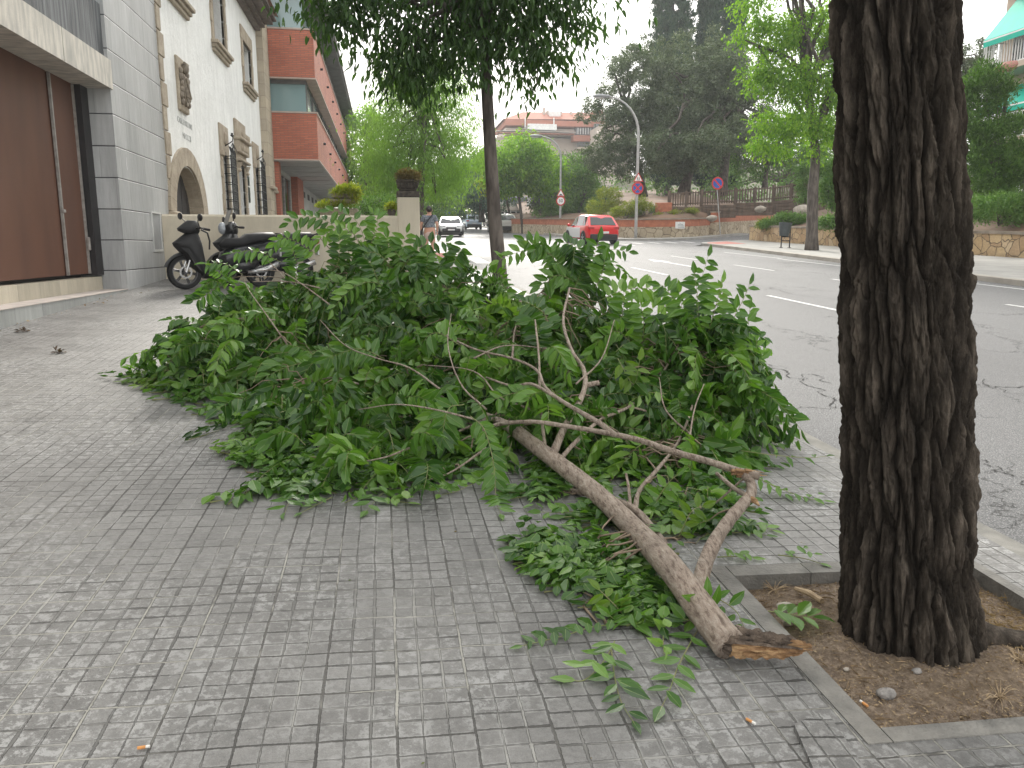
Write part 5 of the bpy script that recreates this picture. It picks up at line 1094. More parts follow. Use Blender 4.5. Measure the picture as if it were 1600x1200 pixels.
# ================================================================== CARS
m_tyre = pm('tyre rubber', (.014, .014, .015), None, 8, .85); m_rim = pm('alloy wheel', (.45, .46, .47), None, 8, .35, metal=.7)
def paint(name, c, r=.25):
    m, nt, b = nm(name); b.inputs['Base Color'].default_value = (*c, 1); b.inputs['Roughness'].default_value = r; b.inputs['Coat Weight'].default_value = .35; b.inputs['Coat Roughness'].default_value = .06
    return m
m_cglass = paint('tinted car glass', (.02, .028, .03), .06); m_plast = pm('black bumper plastic', (.025, .025, .027), None, 6, .6)
m_tail = pm('red tail lamp', (.45, .02, .02), None, 4, .2); m_head = pm('clear headlamp', (.55, .57, .6), None, 4, .1); m_plate = pm('white number plate', (.75, .75, .74), None, 4, .4)
def car(label, group, loc, rz, body, w=1.78, ln=4.2, h=1.5, kind='hatch', lower=None, side=None):
    """nose towards +y, stations from tail to nose"""
    e = empty('parked_car' if 'parked' in label else 'car', (0, 0, 0), label, 'car', group)
    L2 = ln/2; W = w/2; bz = .22; belt = h*.62
    if kind == 'suv': bz = .26; belt = h*.64
    roofr = -L2+(.62 if kind != 'sedan' else 1.0); rooff = L2-1.85; wind = L2-1.2
    ST = [(-L2, .86, bz+.12, belt*.86, belt*.86), (-L2+.05, .94, bz+.02, belt*.99, belt*.99), (-L2+.12 if kind != 'sedan' else -L2+.35, .97, bz, belt, belt+.02), (roofr, .99, bz, belt, h*.955), (roofr+.35, 1, bz, belt, h*.995), (-.1, 1, bz, belt*.985, h), (rooff, 1, bz, belt*.965, h*.965), (wind, .99, bz, belt*.94, belt*.95), (L2-.45, .95, bz, belt*.86, belt*.88), (L2-.1, .86, bz+.03, belt*.70, belt*.72), (L2, .72, bz+.12, belt*.55, belt*.56)]
    rows = []
    def tw(s): y, k, z0, zb, zt_ = s; return W*k*(.97 if zt_ < zb+.06 else .80+.0*k)
    for s in ST:
        y, k, z0, zb, zt_ = s; a = W*k; t = tw(s)
        half = [(a*.80, z0), (a*.96, z0+.06), (a, z0+(zb-z0)*.45), (a*.985, zb-.04), (a*.96, zb), (t, zt_-.045 if zt_ > zb+.06 else zt_), (t*.82, zt_), (0, zt_+.01)]
        rows.append([(x, y, z) for x, z in half]+[(-x, y, z) for x, z in reversed(half[:-1])])
    b = MB(); b.grid(rows, True); n_ = len(rows[0]); b.add(rows[0], [tuple(range(n_))]); b.add(rows[-1], [tuple(range(n_-1, -1, -1))])
    bd = b.build('body', body, e, smooth=38)
    def patch(nm_, q, mt, off, ins=.06):
        q = [V(*p) for p in q]; c_ = sum(q)/4; nn_ = np.cross(q[1]-q[0], q[3]-q[0]); nn_ /= np.linalg.norm(nn_)
        if nn_ @ (c_-V(0, 0, .7)) < 0: nn_ = -nn_
        b = MB(); b.add([p+(c_-p)*ins+nn_*off for p in q]+[p+(c_-p)*ins-nn_*.02 for p in q], [(0, 1, 2, 3), (0, 1, 5, 4), (1, 2, 6, 5), (2, 3, 7, 6), (3, 0, 4, 7)]); return b.build(nm_, mt, e, normals=False)
    for s_ in (1, -1):
        ix = (lambda i: i) if s_ == 1 else (lambda i: 14-i)
        for a_, c_ in ((3, 4), (4, 5), (5, 6), (6, 7)):
            q = [rows[a_][ix(4)], rows[c_][ix(4)], rows[c_][ix(5)], rows[a_][ix(5)]]
            if a_ == 6: q[2] = tuple(V(*rows[7][ix(4)])*.9+V(*rows[6][ix(5)])*.1)
            patch('side_window', q, m_cglass, .006, .07)
    patch('rear_window', [rows[2][4], rows[2][10], rows[3][9], rows[3][5]], m_cglass, .035, .15)
    patch('windscreen', [rows[7][4], rows[7][10], rows[6][9], rows[6][5]], m_cglass, .03, .09)
    b = MB(); b.box((0, -L2-.005, bz+.16), (w*.86, .14, .34), ch=.04); b.box((0, -L2+.2, bz+.03), (w*.9, .3, .12), ch=.03); b.build('rear_bumper', lower or m_plast, e, smooth=40)
    b = MB(); b.box((0, L2-.05, bz+.12), (w*.74, .16, .26), ch=.05); b.box((0, L2-.02, belt*.55), (w*.42, .1, .10), ch=.02); b.build('front_bumper', m_plast, e, smooth=40)
    for s_ in (1, -1):
        b = MB(); b.box((s_*W*.78, -L2+.045, belt*.90), (.34, .10, .15), 0, .03); b.build('tail_lamp', m_tail, e)
        b = MB(); b.box((s_*W*.66, L2-.12, belt*.66), (.36, .16, .13), -s_*.35, .03); b.build('headlamp', m_head, e)
        b = MB(); b.ell((s_*(W+.10), wind-.1, belt+.03), (.11, .07, .08), 8, 6); b.build('wing_mirror', body, e, smooth=True)
    for y_ in (-L2-.08, L2+.035): b = MB(); b.box((0, y_, belt*.66 if y_ < 0 else bz+.14), (.50, .015, .11), ch=.004); pl_ = b.build('number_plate', m_plate, e)
    b = MB(); b.box((0, -L2-.094, belt*.66), (.38, .006, .035)); b.build('plate_lettering', m_blk, pl_) if False else None
    b = MB(); b.box((0, -L2+.13, belt*.82+.14), (.10, .03, .06), ch=.01); b.build('badge', m_rim, e)
    if side: b = MB(); [b.box((s_*(W+.001), .35, belt*.62), (.012, 2.3, belt*.55), ch=.004) for s_ in (-1, 1)]; b.build('door_panels', side, e)
    wr = .33 if kind != 'suv' else .35
    for y_ in (-L2+.78, L2-.82):
        for s_ in (1, -1):
            b = MB(); b.lathe([(wr+.055, -.02), (wr+.055, .012)], (s_*(W-.005), y_, wr), 24, 'x'); b.build('wheel_arch', m_plast, e)
            b = MB(); b.lathe([(wr*.62, .02), (wr*.97, .02), (wr, 0), (wr, -.17), (wr*.9, -.2), (.05, -.2)], (0, 0, 0), 24, 'x'); 
            b.xf(Matrix.Translation((s_*(W+.01), y_, wr)) @ Matrix.Scale(s_, 4, (1, 0, 0))); tw_ = b.build('wheel', m_tyre, e, smooth=35)
            b = MB(); b.lathe([(.03, .028), (.06, .028), (.06, .01), (wr*.60, .012), (wr*.66, .022), (wr*.66, -.02)], (0, 0, 0), 20, 'x')
            for q in range(5): t = q*2*math.pi/5; st = len(b.v); b.box((.018, 0, wr*.33), (.02, .055, wr*.6)); b.xf(Matrix.Rotation(t, 4, 'X'), st)
            b.xf(Matrix.Translation((s_*(W+.01), y_, wr)) @ Matrix.Scale(s_, 4, (1, 0, 0))); b.build('rim', m_rim, tw_)
    e.location = loc; e.rotation_euler = (R(2.2), 0, rz)
    return e
def place(px, py, Y): q = at(px, py, Y=Y); return (q[0], Y, GR(q[0], Y)+.005)
CG = 'cars on the street'
car('red hatchback seen from behind with white door panels, on the carriageway at the bend', CG, place(922, 380, 42.3), R(5), paint('red car paint', (.62, .015, .02)), 1.80, 4.2, 1.55, 'hatch', side=paint('white door film', (.62, .63, .64)))
car('white car coming towards the viewer beside the walker', CG, place(704, 372, 59), R(180-3), paint('white car paint', (.70, .72, .72)), 1.78, 4.3, 1.46, 'hatch')
car('pale blue crossover driving away in the distance', CG, place(736, 362, 88), R(3), paint('pale blue metallic paint', (.50, .58, .68)), 1.84, 4.4, 1.62, 'suv')
car('white off-roader with red lamps half hidden by the slender trunk', CG, place(784, 368, 71), R(6), paint('pearl white paint', (.66, .66, .65)), 1.84, 4.4, 1.66, 'suv')
car('small distant dark green car between the white car and the pale blue one', CG, place(719, 360, 99), R(3), paint('dark green paint', (.05, .10, .09)), 1.75, 4.0, 1.45, 'hatch')
car('dark parked car at the far kerb behind the white off-roader', CG, place(768, 360, 104), R(3), paint('dark red paint', (.10, .02, .02)), 1.75, 4.0, 1.45, 'hatch')
# ================================================================== SCOOTERS
m_sb = paint('black scooter panels', (.012, .013, .015), .3); m_sm = pm('matt black scooter cover', (.014, .0145, .016), (.009, .009, .010), 9, .6, .004, 60); m_chr = pm('scooter bright metal', (.5, .5, .5), None, 5, .25, metal=.8); m_seat = pm('black seat vinyl', (.012, .012, .013), None, 20, .6, spec=.3)
m_grey2 = pm('dark grey mudguard', (.05, .052, .055), None, 5, .45); m_clear = pm('clear headlamp lens', (.50, .53, .56), (.30, .32, .35), 18, .1); m_scr = pm('smoked windscreen', (.30, .29, .27), None, 5, .15)
def scooter(label, loc, rz, style):
    """nose towards -x, origin at the front wheel's contact point"""
    e = empty('motor_scooter', (0, 0, 0), label, 'scooter', 'scooters parked by the cream wall')
    for i, (x, wr) in enumerate(((0, .285), (1.30, .27))):
        b = MB(); prof = [(wr-.075, -.035), (wr-.05, -.05), (wr-.015, -.045), (wr, -.015), (wr, .015), (wr-.015, .045), (wr-.05, .05), (wr-.075, .035)]; b.lathe(prof, (x, 0, wr), 36, 'y', cap=False); wh = b.build('wheel', m_tyre, e, smooth=50)
        b = MB(); b.lathe([(wr-.09, -.035), (wr-.07, -.035), (wr-.07, .035), (wr-.09, .035), (wr-.09, -.035)], (x, 0, wr), 30, 'y', cap=False); b.lathe([(.035, -.05), (.045, -.04), (.045, .04), (.035, .05)], (x, 0, wr), 14, 'y')
        for q in range(12): t = q*math.pi/6+.1*(q % 2); b.tube([(x+.04*math.cos(t), 0, wr+.04*math.sin(t)), (x+(wr-.085)*math.cos(t+.15*(1 if q % 2 else -1)), 0, wr+(wr-.085)*math.sin(t+.15*(1 if q % 2 else -1)))], .011, 5)
        b.build('rim', pm('dark alloy', (.10, .10, .105), None, 5, .4, metal=.5) if i == 0 else m_grey2, wh)
        b = MB(); b.lathe([(.075, -.062), (.105, -.062), (.105, -.057), (.075, -.057), (.075, -.062)], (x, 0, wr), 24, 'y', cap=False); b.build('brake_disc', m_chr, wh)
    b = MB()                                                     # mudguard
    rows = [[((.325-.01*abs(v_))*math.cos(t)*-1, .075*v_, .285+(.325-.03*abs(v_))*math.sin(t)) for v_ in (-1, -.6, 0, .6, 1)] for t in [R(18)+R(125)*k_/12 for k_ in range(13)]]
    b.grid(rows); b.grid([[(x, y, z-.012) for x, y, z in r_] for r_ in rows]); b.build('mudguard', m_grey2, e, smooth=True)
    b = MB(); [b.tube([(0, s_*.08, .285), (.06, s_*.08, .46), (.13, s_*.06, .66)], .02, 8) for s_ in (-1, 1)]; b.box((-.0, -.075, .33), (.06, .03, .09), ch=.01); b.build('fork', m_chr, e)
    def loftz(secs, n=20):
        rows = []
        for z, xf, xb, hw in secs:
            r_ = []
            for k_ in range(n):
                a = 2*math.pi*k_/n; cx = (xf+xb)/2; rx = (xb-xf)/2; fr = max(0, -math.cos(a))
                r_.append((cx+rx*math.cos(a), hw*math.copysign(abs(math.sin(a))**.8, math.sin(a))*(1-.35*fr), z-.05*fr*0))
            rows.append(r_)
        b = MB(); b.grid(rows, True); b.add(rows[0], [tuple(range(n))]); b.add(rows[-1], [tuple(range(n))]); return b
    loftz([(.22, .26, .38, .10), (.34, .14, .36, .16), (.48, .03, .33, .185), (.60, -.06, .31, .20), (.70, -.15, .30, .20), (.755, -.17, .29, .195), (.79, -.12, .28, .18), (.86, -.03, .26, .15), (.92, .05, .24, .11)]).build('front_apron', m_sm if style == 0 else m_sb, e, smooth=50)
    b = MB()
    for s_ in (-1, 1): b.add([(-.10, s_*.165, .70), (.02, s_*.19, .58), (.12, s_*.195, .40), (.22, s_*.185, .30), (.16, s_*.205, .50), (.02, s_*.20, .68)], [(0, 1, 2, 3, 4, 5)])
    b.build('side_trim', m_sb, e)
    if style == 0:
        loftz([(.91, .02, .25, .11), (.95, -.07, .27, .155), (.99, -.08, .27, .165), (1.03, -.03, .26, .16), (1.08, .03, .25, .13), (1.12, .09, .23, .08)]).build('handlebar_cover', m_sm, e, smooth=50)
    else:
        b = MB(); b.ell((.01, 0, 1.0), (.07, .105, .105), 16, 10); b.build('headlamp', m_clear, e, smooth=True)
        loftz([(.88, .06, .25, .10), (.94, .01, .27, .145), (1.02, .0, .27, .15), (1.08, .05, .25, .12), (1.11, .1, .22, .07)]).build('handlebar_cover', m_sb, e, smooth=50)
        b = MB(); rows = [[(.02+.10*k_/5+.05*abs(j)/2, .13*j/2*(1-.06*k_), 1.05+.26*k_/5) for j in (-2, -1, 0, 1, 2)] for k_ in range(6)]; b.grid(rows); b.grid([[(x+.006, y, z) for x, y, z in r_] for r_ in rows]); b.build('windscreen', m_scr, e, smooth=True)
    b = MB()
    for s_ in (-1, 1):
        b.tube([(.16, s_*.10, .99), (.20, s_*.26, 1.01), (.24, s_*.33, 1.0)], .014, 8); b.tube([(.23, s_*.30, 1.0), (.28, s_*.42, .985)], .021, 8); b.tube([(.18, s_*.24, 1.02), (.16, s_*.32, 1.03), (.20, s_*.40, 1.0)], .007, 6)
    b.build('handlebar', m_dark, e)
    for s_ in (-1, 1):
        b = MB(); b.tube([(.20, s_*.22, 1.02), (.15, s_*.29, 1.10), (.13, s_*.36, 1.15)], .008, 6); b.ell((.13, s_*.44, 1.18), (.024, .10, .060), 12, 8); b.build('mirror', m_dark, e, smooth=True)
    b = MB(); b.tube([(.30, 0, .26), (.55, 0, .24), (.78, 0, .28)], [.09, .10, .11], 12, flat=1.6); b.build('footboard', m_sb, e, smooth=True)
    b = MB(); b.tube([(.62, 0, .36), (.70, 0, .48), (.90, 0, .56), (1.20, 0, .62), (1.50, 0, .72), (1.66, 0, .80)], [.10, .155, .175, .17, .13, .05], 14, flat=1.15); b.tube([(.75, 0, .36), (1.0, 0, .38), (1.25, 0, .45)], [.12, .14, .08], 12, flat=1.1); b.build('rear_body', m_sb, e, smooth=True)
    b = MB(); b.tube([(.60, 0, .70), (.72, 0, .755), (.98, 0, .76), (1.08, 0, .82), (1.35, 0, .85), (1.55, 0, .87), (1.62, 0, .87)], [.03, .085, .095, .10, .10, .08, .02], 14, flat=1.5); b.build('seat', m_seat, e, smooth=True)
    b = MB(); b.tube([(1.0, -.17, .27), (1.25, -.19, .30), (1.55, -.19, .40)], [.03, .05, .055], 10); b.build('exhaust', m_chr, e, smooth=True)
    b = MB(); b.tube([(1.45, -.1, .86), (1.66, -.10, .92), (1.72, 0, .92), (1.66, .10, .92), (1.45, .1, .86)], .014, 8); b.build('grab_rail', m_dark, e)
    b = MB(); b.ell((1.66, 0, .78), (.05, .10, .05), 10, 6); b.build('tail_lamp', m_tail, e, smooth=True)
    b = MB(); b.box((1.66, 0, .60), (.02, .18, .14), .0, .004); b.build('number_plate', m_plate, e)
    b = MB(); b.tube([(.62, .12, .2), (.66, .26, .01)], .014, 6); b.build('side_stand', m_dark, e)
    if style == 0: b = MB(); b.tube([(.24, -.16, .98), (.33, -.2, .93), (.36, -.2, .80), (.35, -.2, .66)], .016, 6); b.build('wind_deflector', m_dark, e)
    e.location = loc; e.rotation_euler = (R(-3) if style else R(3), 0, rz); return e
q = gh(290, 452); sc1 = scooter('black scooter with fabric covered front nearest the grey building', (q[0], q[1], GW(q[0], q[1])), R(33), 0)
q = at(352, 430, Y=14.2); scooter('black scooter with clear headlamp and small windscreen, behind the first', (q[0], 14.2, GW(q[0], 14.2)), R(22), 1)
# ================================================================== THE WALKER
def skinned(name, verts, edges, radii, mat, parent, root=0, sub=2):
    me = bpy.data.meshes.new(name); me.from_pydata([tuple(map(float, v)) for v in verts], edges, []); o = bpy.data.objects.new(name, me); COL.objects.link(o)
    md = o.modifiers.new('s', 'SKIN'); sv = me.skin_vertices[0].data
    for i, r in enumerate(radii): sv[i].radius = r if isinstance(r, tuple) else (r, r); sv[i].use_root = (i == root)
    sb = o.modifiers.new('u', 'SUBSURF'); sb.levels = sub; sb.render_levels = sub; md.use_smooth_shade = True
    dg = bpy.context.evaluated_depsgraph_get(); m2 = bpy.data.meshes.new_from_object(o.evaluated_get(dg)); bpy.data.objects.remove(o)
    m2.name = name; m2.materials.clear(); m2.materials.append(mat); m2.polygons.foreach_set('use_smooth', [True]*len(m2.polygons))
    o = bpy.data.objects.new(name, m2); COL.objects.link(o); o.parent = parent; return o
m_skin = pm('light skin', (.52, .29, .21), (.46, .25, .18), 6, .6); m_shirt, nt, bb = nm('blue grey patterned shirt')
L(nt, ramp(nt, noise(nt, 26, 3, pos(nt)), [(.4, (.085, .10, .12)), (.6, (.20, .22, .25))]), bb.inputs['Base Color']); bb.inputs['Roughness'].default_value = .9
m_short = pm('pale pink shorts', (.52, .40, .36), (.42, .32, .29), 8, .9, .004, 30); m_hair = pm('dark brown hair', (.018, .012, .01), None, 30, .6); m_bag = pm('black bag', (.015, .015, .017), None, 5, .6); m_sole = pm('dark shoe', (.05, .035, .03), None, 5, .7)
pw = gh(672, 407); e = empty('person', (0, 0, 0), 'walker seen from behind in blue grey top, pale pink shorts and black crossbody bag', 'person')
VV = [(0, 0, .90), (0, .01, 1.05), (0, .01, 1.20), (0, 0, 1.34), (0, .01, 1.42), (0, .02, 1.50), (0, .02, 1.58),
      (-.17, 0, 1.34), (-.26, .01, 1.10), (-.27, .07, .90), (.17, 0, 1.34), (.25, -.03, 1.10), (.24, .02, .88),
      (-.10, 0, .84), (-.11, .02, .50), (-.11, -.05, .10), (.10, 0, .84), (.10, -.03, .50), (.10, -.12, .11),
      (-.11, .08, .04), (.10, .0, .035)]
ED = [(0, 1), (1, 2), (2, 3), (3, 4), (4, 5), (5, 6), (3, 7), (7, 8), (8, 9), (3, 10), (10, 11), (11, 12), (0, 13), (13, 14), (14, 15), (0, 16), (16, 17), (17, 18), (15, 19), (18, 20)]
RR = [(.19, .13), (.165, .115), (.17, .12), (.15, .10), .05, .085, .085, .07, .045, .03, .07, .045, .03, .115, .065, .038, .115, .065, .038, .035, .035]
body = skinned('body', VV, ED, RR, m_skin, e)
for s_ in (0, 1):
    hx, hy, hz = VV[9] if s_ == 0 else VV[12]; b = MB(); b.ell((hx, hy+.01, hz-.06), (.022, .042, .05), 10, 8); 
    for q in range(4): b.tube([(hx, hy-.022+.016*q, hz-.09), (hx+.004, hy-.024+.017*q, hz-.125), (hx+.01, hy-.018+.016*q, hz-.155+.004*abs(q-1))], [.010, .009, .007], 6)
    b.tube([(hx, hy+.04, hz-.04), (hx+.01, hy+.062, hz-.07), (hx+.012, hy+.066, hz-.10)], [.011, .010, .008], 6); b.build('hand', m_skin, e, smooth=True)
skinned('shirt', [(0, 0, .98), (0, .01, 1.08), (0, .01, 1.22), (0, 0, 1.35), (0, .01, 1.40), (-.17, 0, 1.345), (-.235, .005, 1.18), (.17, 0, 1.345), (.23, -.015, 1.18)], [(0, 1), (1, 2), (2, 3), (3, 4), (3, 5), (5, 6), (3, 7), (7, 8)], [(.21, .15), (.185, .135), (.185, .135), (.165, .115), .06, .082, .075, .082, .075], m_shirt, e)
skinned('shorts', [(0, 0, 1.0), (0, 0, .90), (-.105, 0, .82), (-.115, .01, .60), (.105, 0, .82), (.105, -.02, .60)], [(0, 1), (1, 2), (2, 3), (1, 4), (4, 5)], [(.18, .135), (.20, .15), .135, .105, .135, .105], m_short, e, 1)
b = MB(); b.ell((0, .005, 1.585), (.095, .105, .11), 14, 10); b.ell((0, -.09, 1.56), (.05, .05, .05), 10, 8); b.build('hair', m_hair, e, smooth=True)
b = MB(); [b.ell((s_*.092, .03, 1.555), (.012, .02, .028), 8, 6) for s_ in (-1, 1)]; b.ell((0, .115, 1.545), (.014, .02, .025), 8, 6); b.ell((0, .105, 1.505), (.025, .008, .007), 8, 6); [b.ell((s_*.035, .103, 1.57), (.012, .006, .007), 8, 6) for s_ in (-1, 1)]; b.build('face_features', m_skin, e, smooth=True)
b = MB(); b.tube([(.10, -.085, 1.42), (.04, -.135, 1.33), (-.08, -.155, 1.18), (-.19, -.13, 1.02), (-.25, -.06, .92)], .017, 6, flat=1); b.tube([(.10, -.085, 1.42), (.10, .06, 1.42), (-.05, .14, 1.25), (-.2, .12, 1.02), (-.25, 0, .92)], .015, 6); o = b.build('bag_strap', m_bag, e)
b = MB(); b.box((-.27, -.02, .80), (.09, .26, .26), 0, .03); b.build('bag', m_bag, e)
b = MB(); b.box((-.11, .05, .022), (.085, .25, .044), 0, .015); b.build('shoe', m_sole, e); b = MB(); b.box((.10, -.04, .022), (.085, .25, .044), 0, .015); b.build('shoe', m_sole, e)
e.location = (pw[0], pw[1], GW(pw[0], pw[1])); e.rotation_euler = (0, 0, R(-6)); e.scale = (.98,)*3
# ================================================================== THE BIG TRUNK
m_bt, nt, bb = nm('deeply furrowed dark bark'); p = pos(nt)
at_ = nt.nodes.new('ShaderNodeAttribute'); at_.attribute_name = 'plate'
c = ramp(nt, at_.outputs['Fac'], [(0, (.012, .010, .008)), (.5, (.052, .042, .033)), (1, (.120, .099, .079))])
c = mixc(nt, .85, c, ramp(nt, noise(nt, 26, 8, pos(nt, (1, 1, .22)), .75), [(.32, .40), (.5, .95), (.66, 2.2)]), 'MULTIPLY')
c = mixc(nt, ramp(nt, noise(nt, 7, 6, pos(nt, (1, 1, .2)), .8), [(.60, 0.0), (.68, .7)]), c, (.17, .145, .115))
L(nt, c, bb.inputs['Base Color']); bb.inputs['Roughness'].default_value = .95; bb.inputs['Specular IOR Level'].default_value = .2
bump(nt, bb, M(nt, 'ADD', noise(nt, 48, 9, pos(nt, (1, 1, .4)), .8), M(nt, 'MULTIPLY', noise(nt, 220, 3, pos(nt, (1, 1, .5)), .7), .5)), .022, 1.0)
TC = V(1.80, 2.275, 0); TC[2] = S(TC[1])-.033*TC[0]-.08
def bigtrunk():
    nu, nv = 620, 900; HT = 5.2; zz = np.concatenate([np.linspace(0, 3.2, nv-60), np.linspace(3.24, HT, 60)]); th = np.linspace(0, 2*np.pi, nu, endpoint=False); A, Z = np.meshgrid(th, zz)
    top = at(1400, 0, Y=2.275); k = (Z/(top[2]-TC[2])); cx = TC[0]+(top[0]-TC[0])*k+.012*np.sin(Z*1.6); cy = TC[1]+.0*k
    r = .222-.05*np.clip(Z/3, 0, 2)
    flare = np.exp(-Z/.16)*.030*(1+.6*np.sin(A*4+1.2)+.4*np.sin(A*7))+np.exp(-Z/.10)*.018+np.exp(-Z/.16)*.05*np.clip(np.cos(A+np.pi/2-R(-25)), 0, 1)**6
    px_ = 24; u = A/(2*np.pi)*px_; v = Z*3.1
    w1_ = (fbm(u*.5+40, v*1.0, 4, 3)-.5); u2 = u+1.0*w1_+.30*(fbm(u*2+9, v*3.5, 3, 4)-.5)*2; v = v+.9*(fbm(u*1.6+3, v*.8, 3, 12)-.5) 
    f1, f2, idd = worley(u2, v*.74, 5, px_); e1 = np.clip((f2-f1)/.55, 0, 1)**.75
    g1_, g2_, id2 = worley(u2*2, v*1.6, 6, px_*2); e2 = np.clip((g2_-g1_)/.4, 0, 1)**.7
    hz = np.clip((fbm(u*6, v*7, 4, 8))*1.1, 0, 1)
    fib = fbm(u*16, v*2.2, 3, 9)
    wrap = lambda F_: F_
    d = -.033*(1-e1)-.014*(1-e2)*(.3+.7*idd)+.013*(idd-.5)+.016*(hz-.5)+.008*(fib-.5)+.016*(fbm(u*9, v*14, 4, 21)-.5)-.012*(1-np.clip(np.abs(fbm(u2*1.1, v*1.3, 4, 31)-.47)/.035, 0, 1))
    # blend the seam of the non periodic noises at the back
    R_ = r+flare+d; X = cx+R_*np.cos(A+np.pi/2); Y = cy+R_*np.sin(A+np.pi/2)
    v_ = np.stack([X, Y, TC[2]+Z], -1).reshape(-1, 3); i = np.arange(len(zz)-1)[:, None]*nu; j = np.arange(nu)[None]; j2 = (j+1) % nu
    f = np.stack([i+j, i+j2, i+nu+j2, i+nu+j], -1).reshape(-1, 4)
    e = empty('big_tree', TC, 'massive dark trunk with deeply furrowed bark in the tree basin', 'tree')
    o = npmesh('trunk', v_, f, m_bt, e, smooth=True)
    a_ = o.data.attributes.new('plate', 'FLOAT', 'POINT'); a_.data.foreach_set('value', np.clip(.15+.85*e1*(.35+.65*e2)*(.55+.45*idd)*1.15, 0, 1).astype(np.float32).ravel())
    # surface roots
    for k_, (ang, ln_, rr_) in enumerate(((R(-24), .80, .060), (R(50), .5, .05))):
        n1, n2 = 60, 28; t = np.linspace(0, 1, n1)[:, None]; a2 = np.linspace(0, 2*np.pi, n2, endpoint=False)[None]
        px2 = TC[0]+np.cos(ang)*(.17+ln_*t)+.05*np.sin(t*5)*-np.sin(ang); py2 = TC[1]+np.sin(ang)*(.17+ln_*t)+.05*np.sin(t*5)*np.cos(ang)
        rad = rr_*(1-t*.72)*(1+.35*(fbm(t*22+k_*9+a2*0, a2*2.2+0*t, 3, 4)-.5)); z0 = S(TC[1])-.033*TC[0]-.028+.05*np.exp(-t*5)-.035*t
        X = px2-np.sin(ang)*rad*np.cos(a2); Y = py2+np.cos(ang)*rad*np.cos(a2); Z_ = z0+rad*np.sin(a2)*1.0
        v_ = np.stack([X, Y, Z_], -1).reshape(-1, 3); i = np.arange(n1-1)[:, None]*n2; j = np.arange(n2)[None]; j2 = (j+1) % n2
        f = np.stack([i+j, i+j2, i+n2+j2, i+n2+j], -1).reshape(-1, 4); ro = npmesh('root', v_, f, m_bt, e, smooth=True); ro.data.attributes.new('plate', 'FLOAT', 'POINT').data.foreach_set('value', np.clip(.3+.9*fbm(X*30, Y*30, 3, 5), 0, 1).astype(np.float32).ravel())
    return e
big = bigtrunk()
# its limbs and crown above the frame, which shade the ground like the real ones
bl = [(1.0, 3.0, 6.6, 1.6, 1.5, .8), (3.2, 3.4, 6.8, 1.6, 1.5, .8), (2.2, 1.4, 7.0, 1.8, 1.6, .9), (2.0, 3.6, 7.8, 2.0, 1.8, 1.0), (.4, 1.4, 7.2, 1.4, 1.4, .8)]
(v, f), cc = crown(bl, 9000, .13, .05, 1.0, .4, 40, TS, .4, 77); npmesh('crown', v, f, G1, big)
b = MB(); limbtubes(b, (2.0, 2.33, 4.9), [tuple(cc[i]) for i in range(0, 200, 17)], .1, 5); b.build('limbs', m_bark, big)
# ================================================================== THE FALLEN BRANCH
GL = leafmat('fallen branch leaves', [(.014, .044, .010), (.030, .084, .015), (.056, .138, .020), (.092, .198, .030), (.145, .268, .048), (.22, .34, .095)], .38, .36, .55, tone=True)
GY = leafmat('young yellow green leaves', [(.10, .18, .02), (.14, .23, .03), (.09, .17, .025)], .45, .4, .45)
m_lb, nt, bb = nm('smooth grey brown branch bark'); p = pos(nt)
ps_ = pos(nt, (1, .22, .55)); c = ramp(nt, noise(nt, 75, 5, ps_, .7), [(.36, (.15, .108, .082)), (.46, (.30, .235, .185)), (.66, (.44, .37, .305))])
c = mixc(nt, .5, c, ramp(nt, noise(nt, 9, 4, p), [(.35, .7), (.65, 1.2)]), 'MULTIPLY')
vl = N(nt, 'TexVoronoi', Scale=110.0); L(nt, p, vl.inputs['Vector']); c = mixc(nt, ramp(nt, vl.outputs['Distance'], [(.12, .5), (.2, 0.0)]), c, (.10, .07, .05))
L(nt, c, bb.inputs['Base Color']); bb.inputs['Roughness'].default_value = .8; bump(nt, bb, M(nt, 'ADD', noise(nt, 90, 6, p, .7), M(nt, 'MULTIPLY', noise(nt, 75, 5, ps_, .7), 1.6)), .010)
m_torn, nt, bb = nm('torn orange wood'); p = pos(nt, (1, 1, 1))
L(nt, ramp(nt, noise(nt, 40, 7, pos(nt, (.25, 1, 1.6)), .75), [(.3, (.10, .055, .03)), (.48, (.30, .17, .08)), (.66, (.56, .38, .20))]), bb.inputs['Base Color']); bb.inputs['Roughness'].default_value = .85; bump(nt, bb, noise(nt, 60, 6, pos(nt, (.3, 1, 2)), .8), .012)
m_db = pm('dark torn bark', (.16, .12, .09), (.05, .038, .03), 14, .95, .02, 40)
WY = V(0, 0, 1)
def PT(l): return [at(px, py, Y=Y) for px, py, Y in l]
FB = empty('fallen_branch', gh(1120, 1000), 'large broken leafy branch lying across the pavement', 'broken branch')
def curve(pts, n=6):                                # Catmull-Rom
    P = [V(*q) for q in pts]; P = [P[0]*2-P[1]]+P+[P[-1]*2-P[-2]]; out = []
    for i in range(1, len(P)-2):
        for k in range(n):
            t = k/n; a, b_, c_, d = P[i-1], P[i], P[i+1], P[i+2]
            out.append(.5*((2*b_)+(-a+c_)*t+(2*a-5*b_+4*c_-d)*t*t+(-a+3*b_-3*c_+d)*t**3))
    out.append(P[-2]); return out
ALLP = []                                           # points on limbs for twigs to spring from
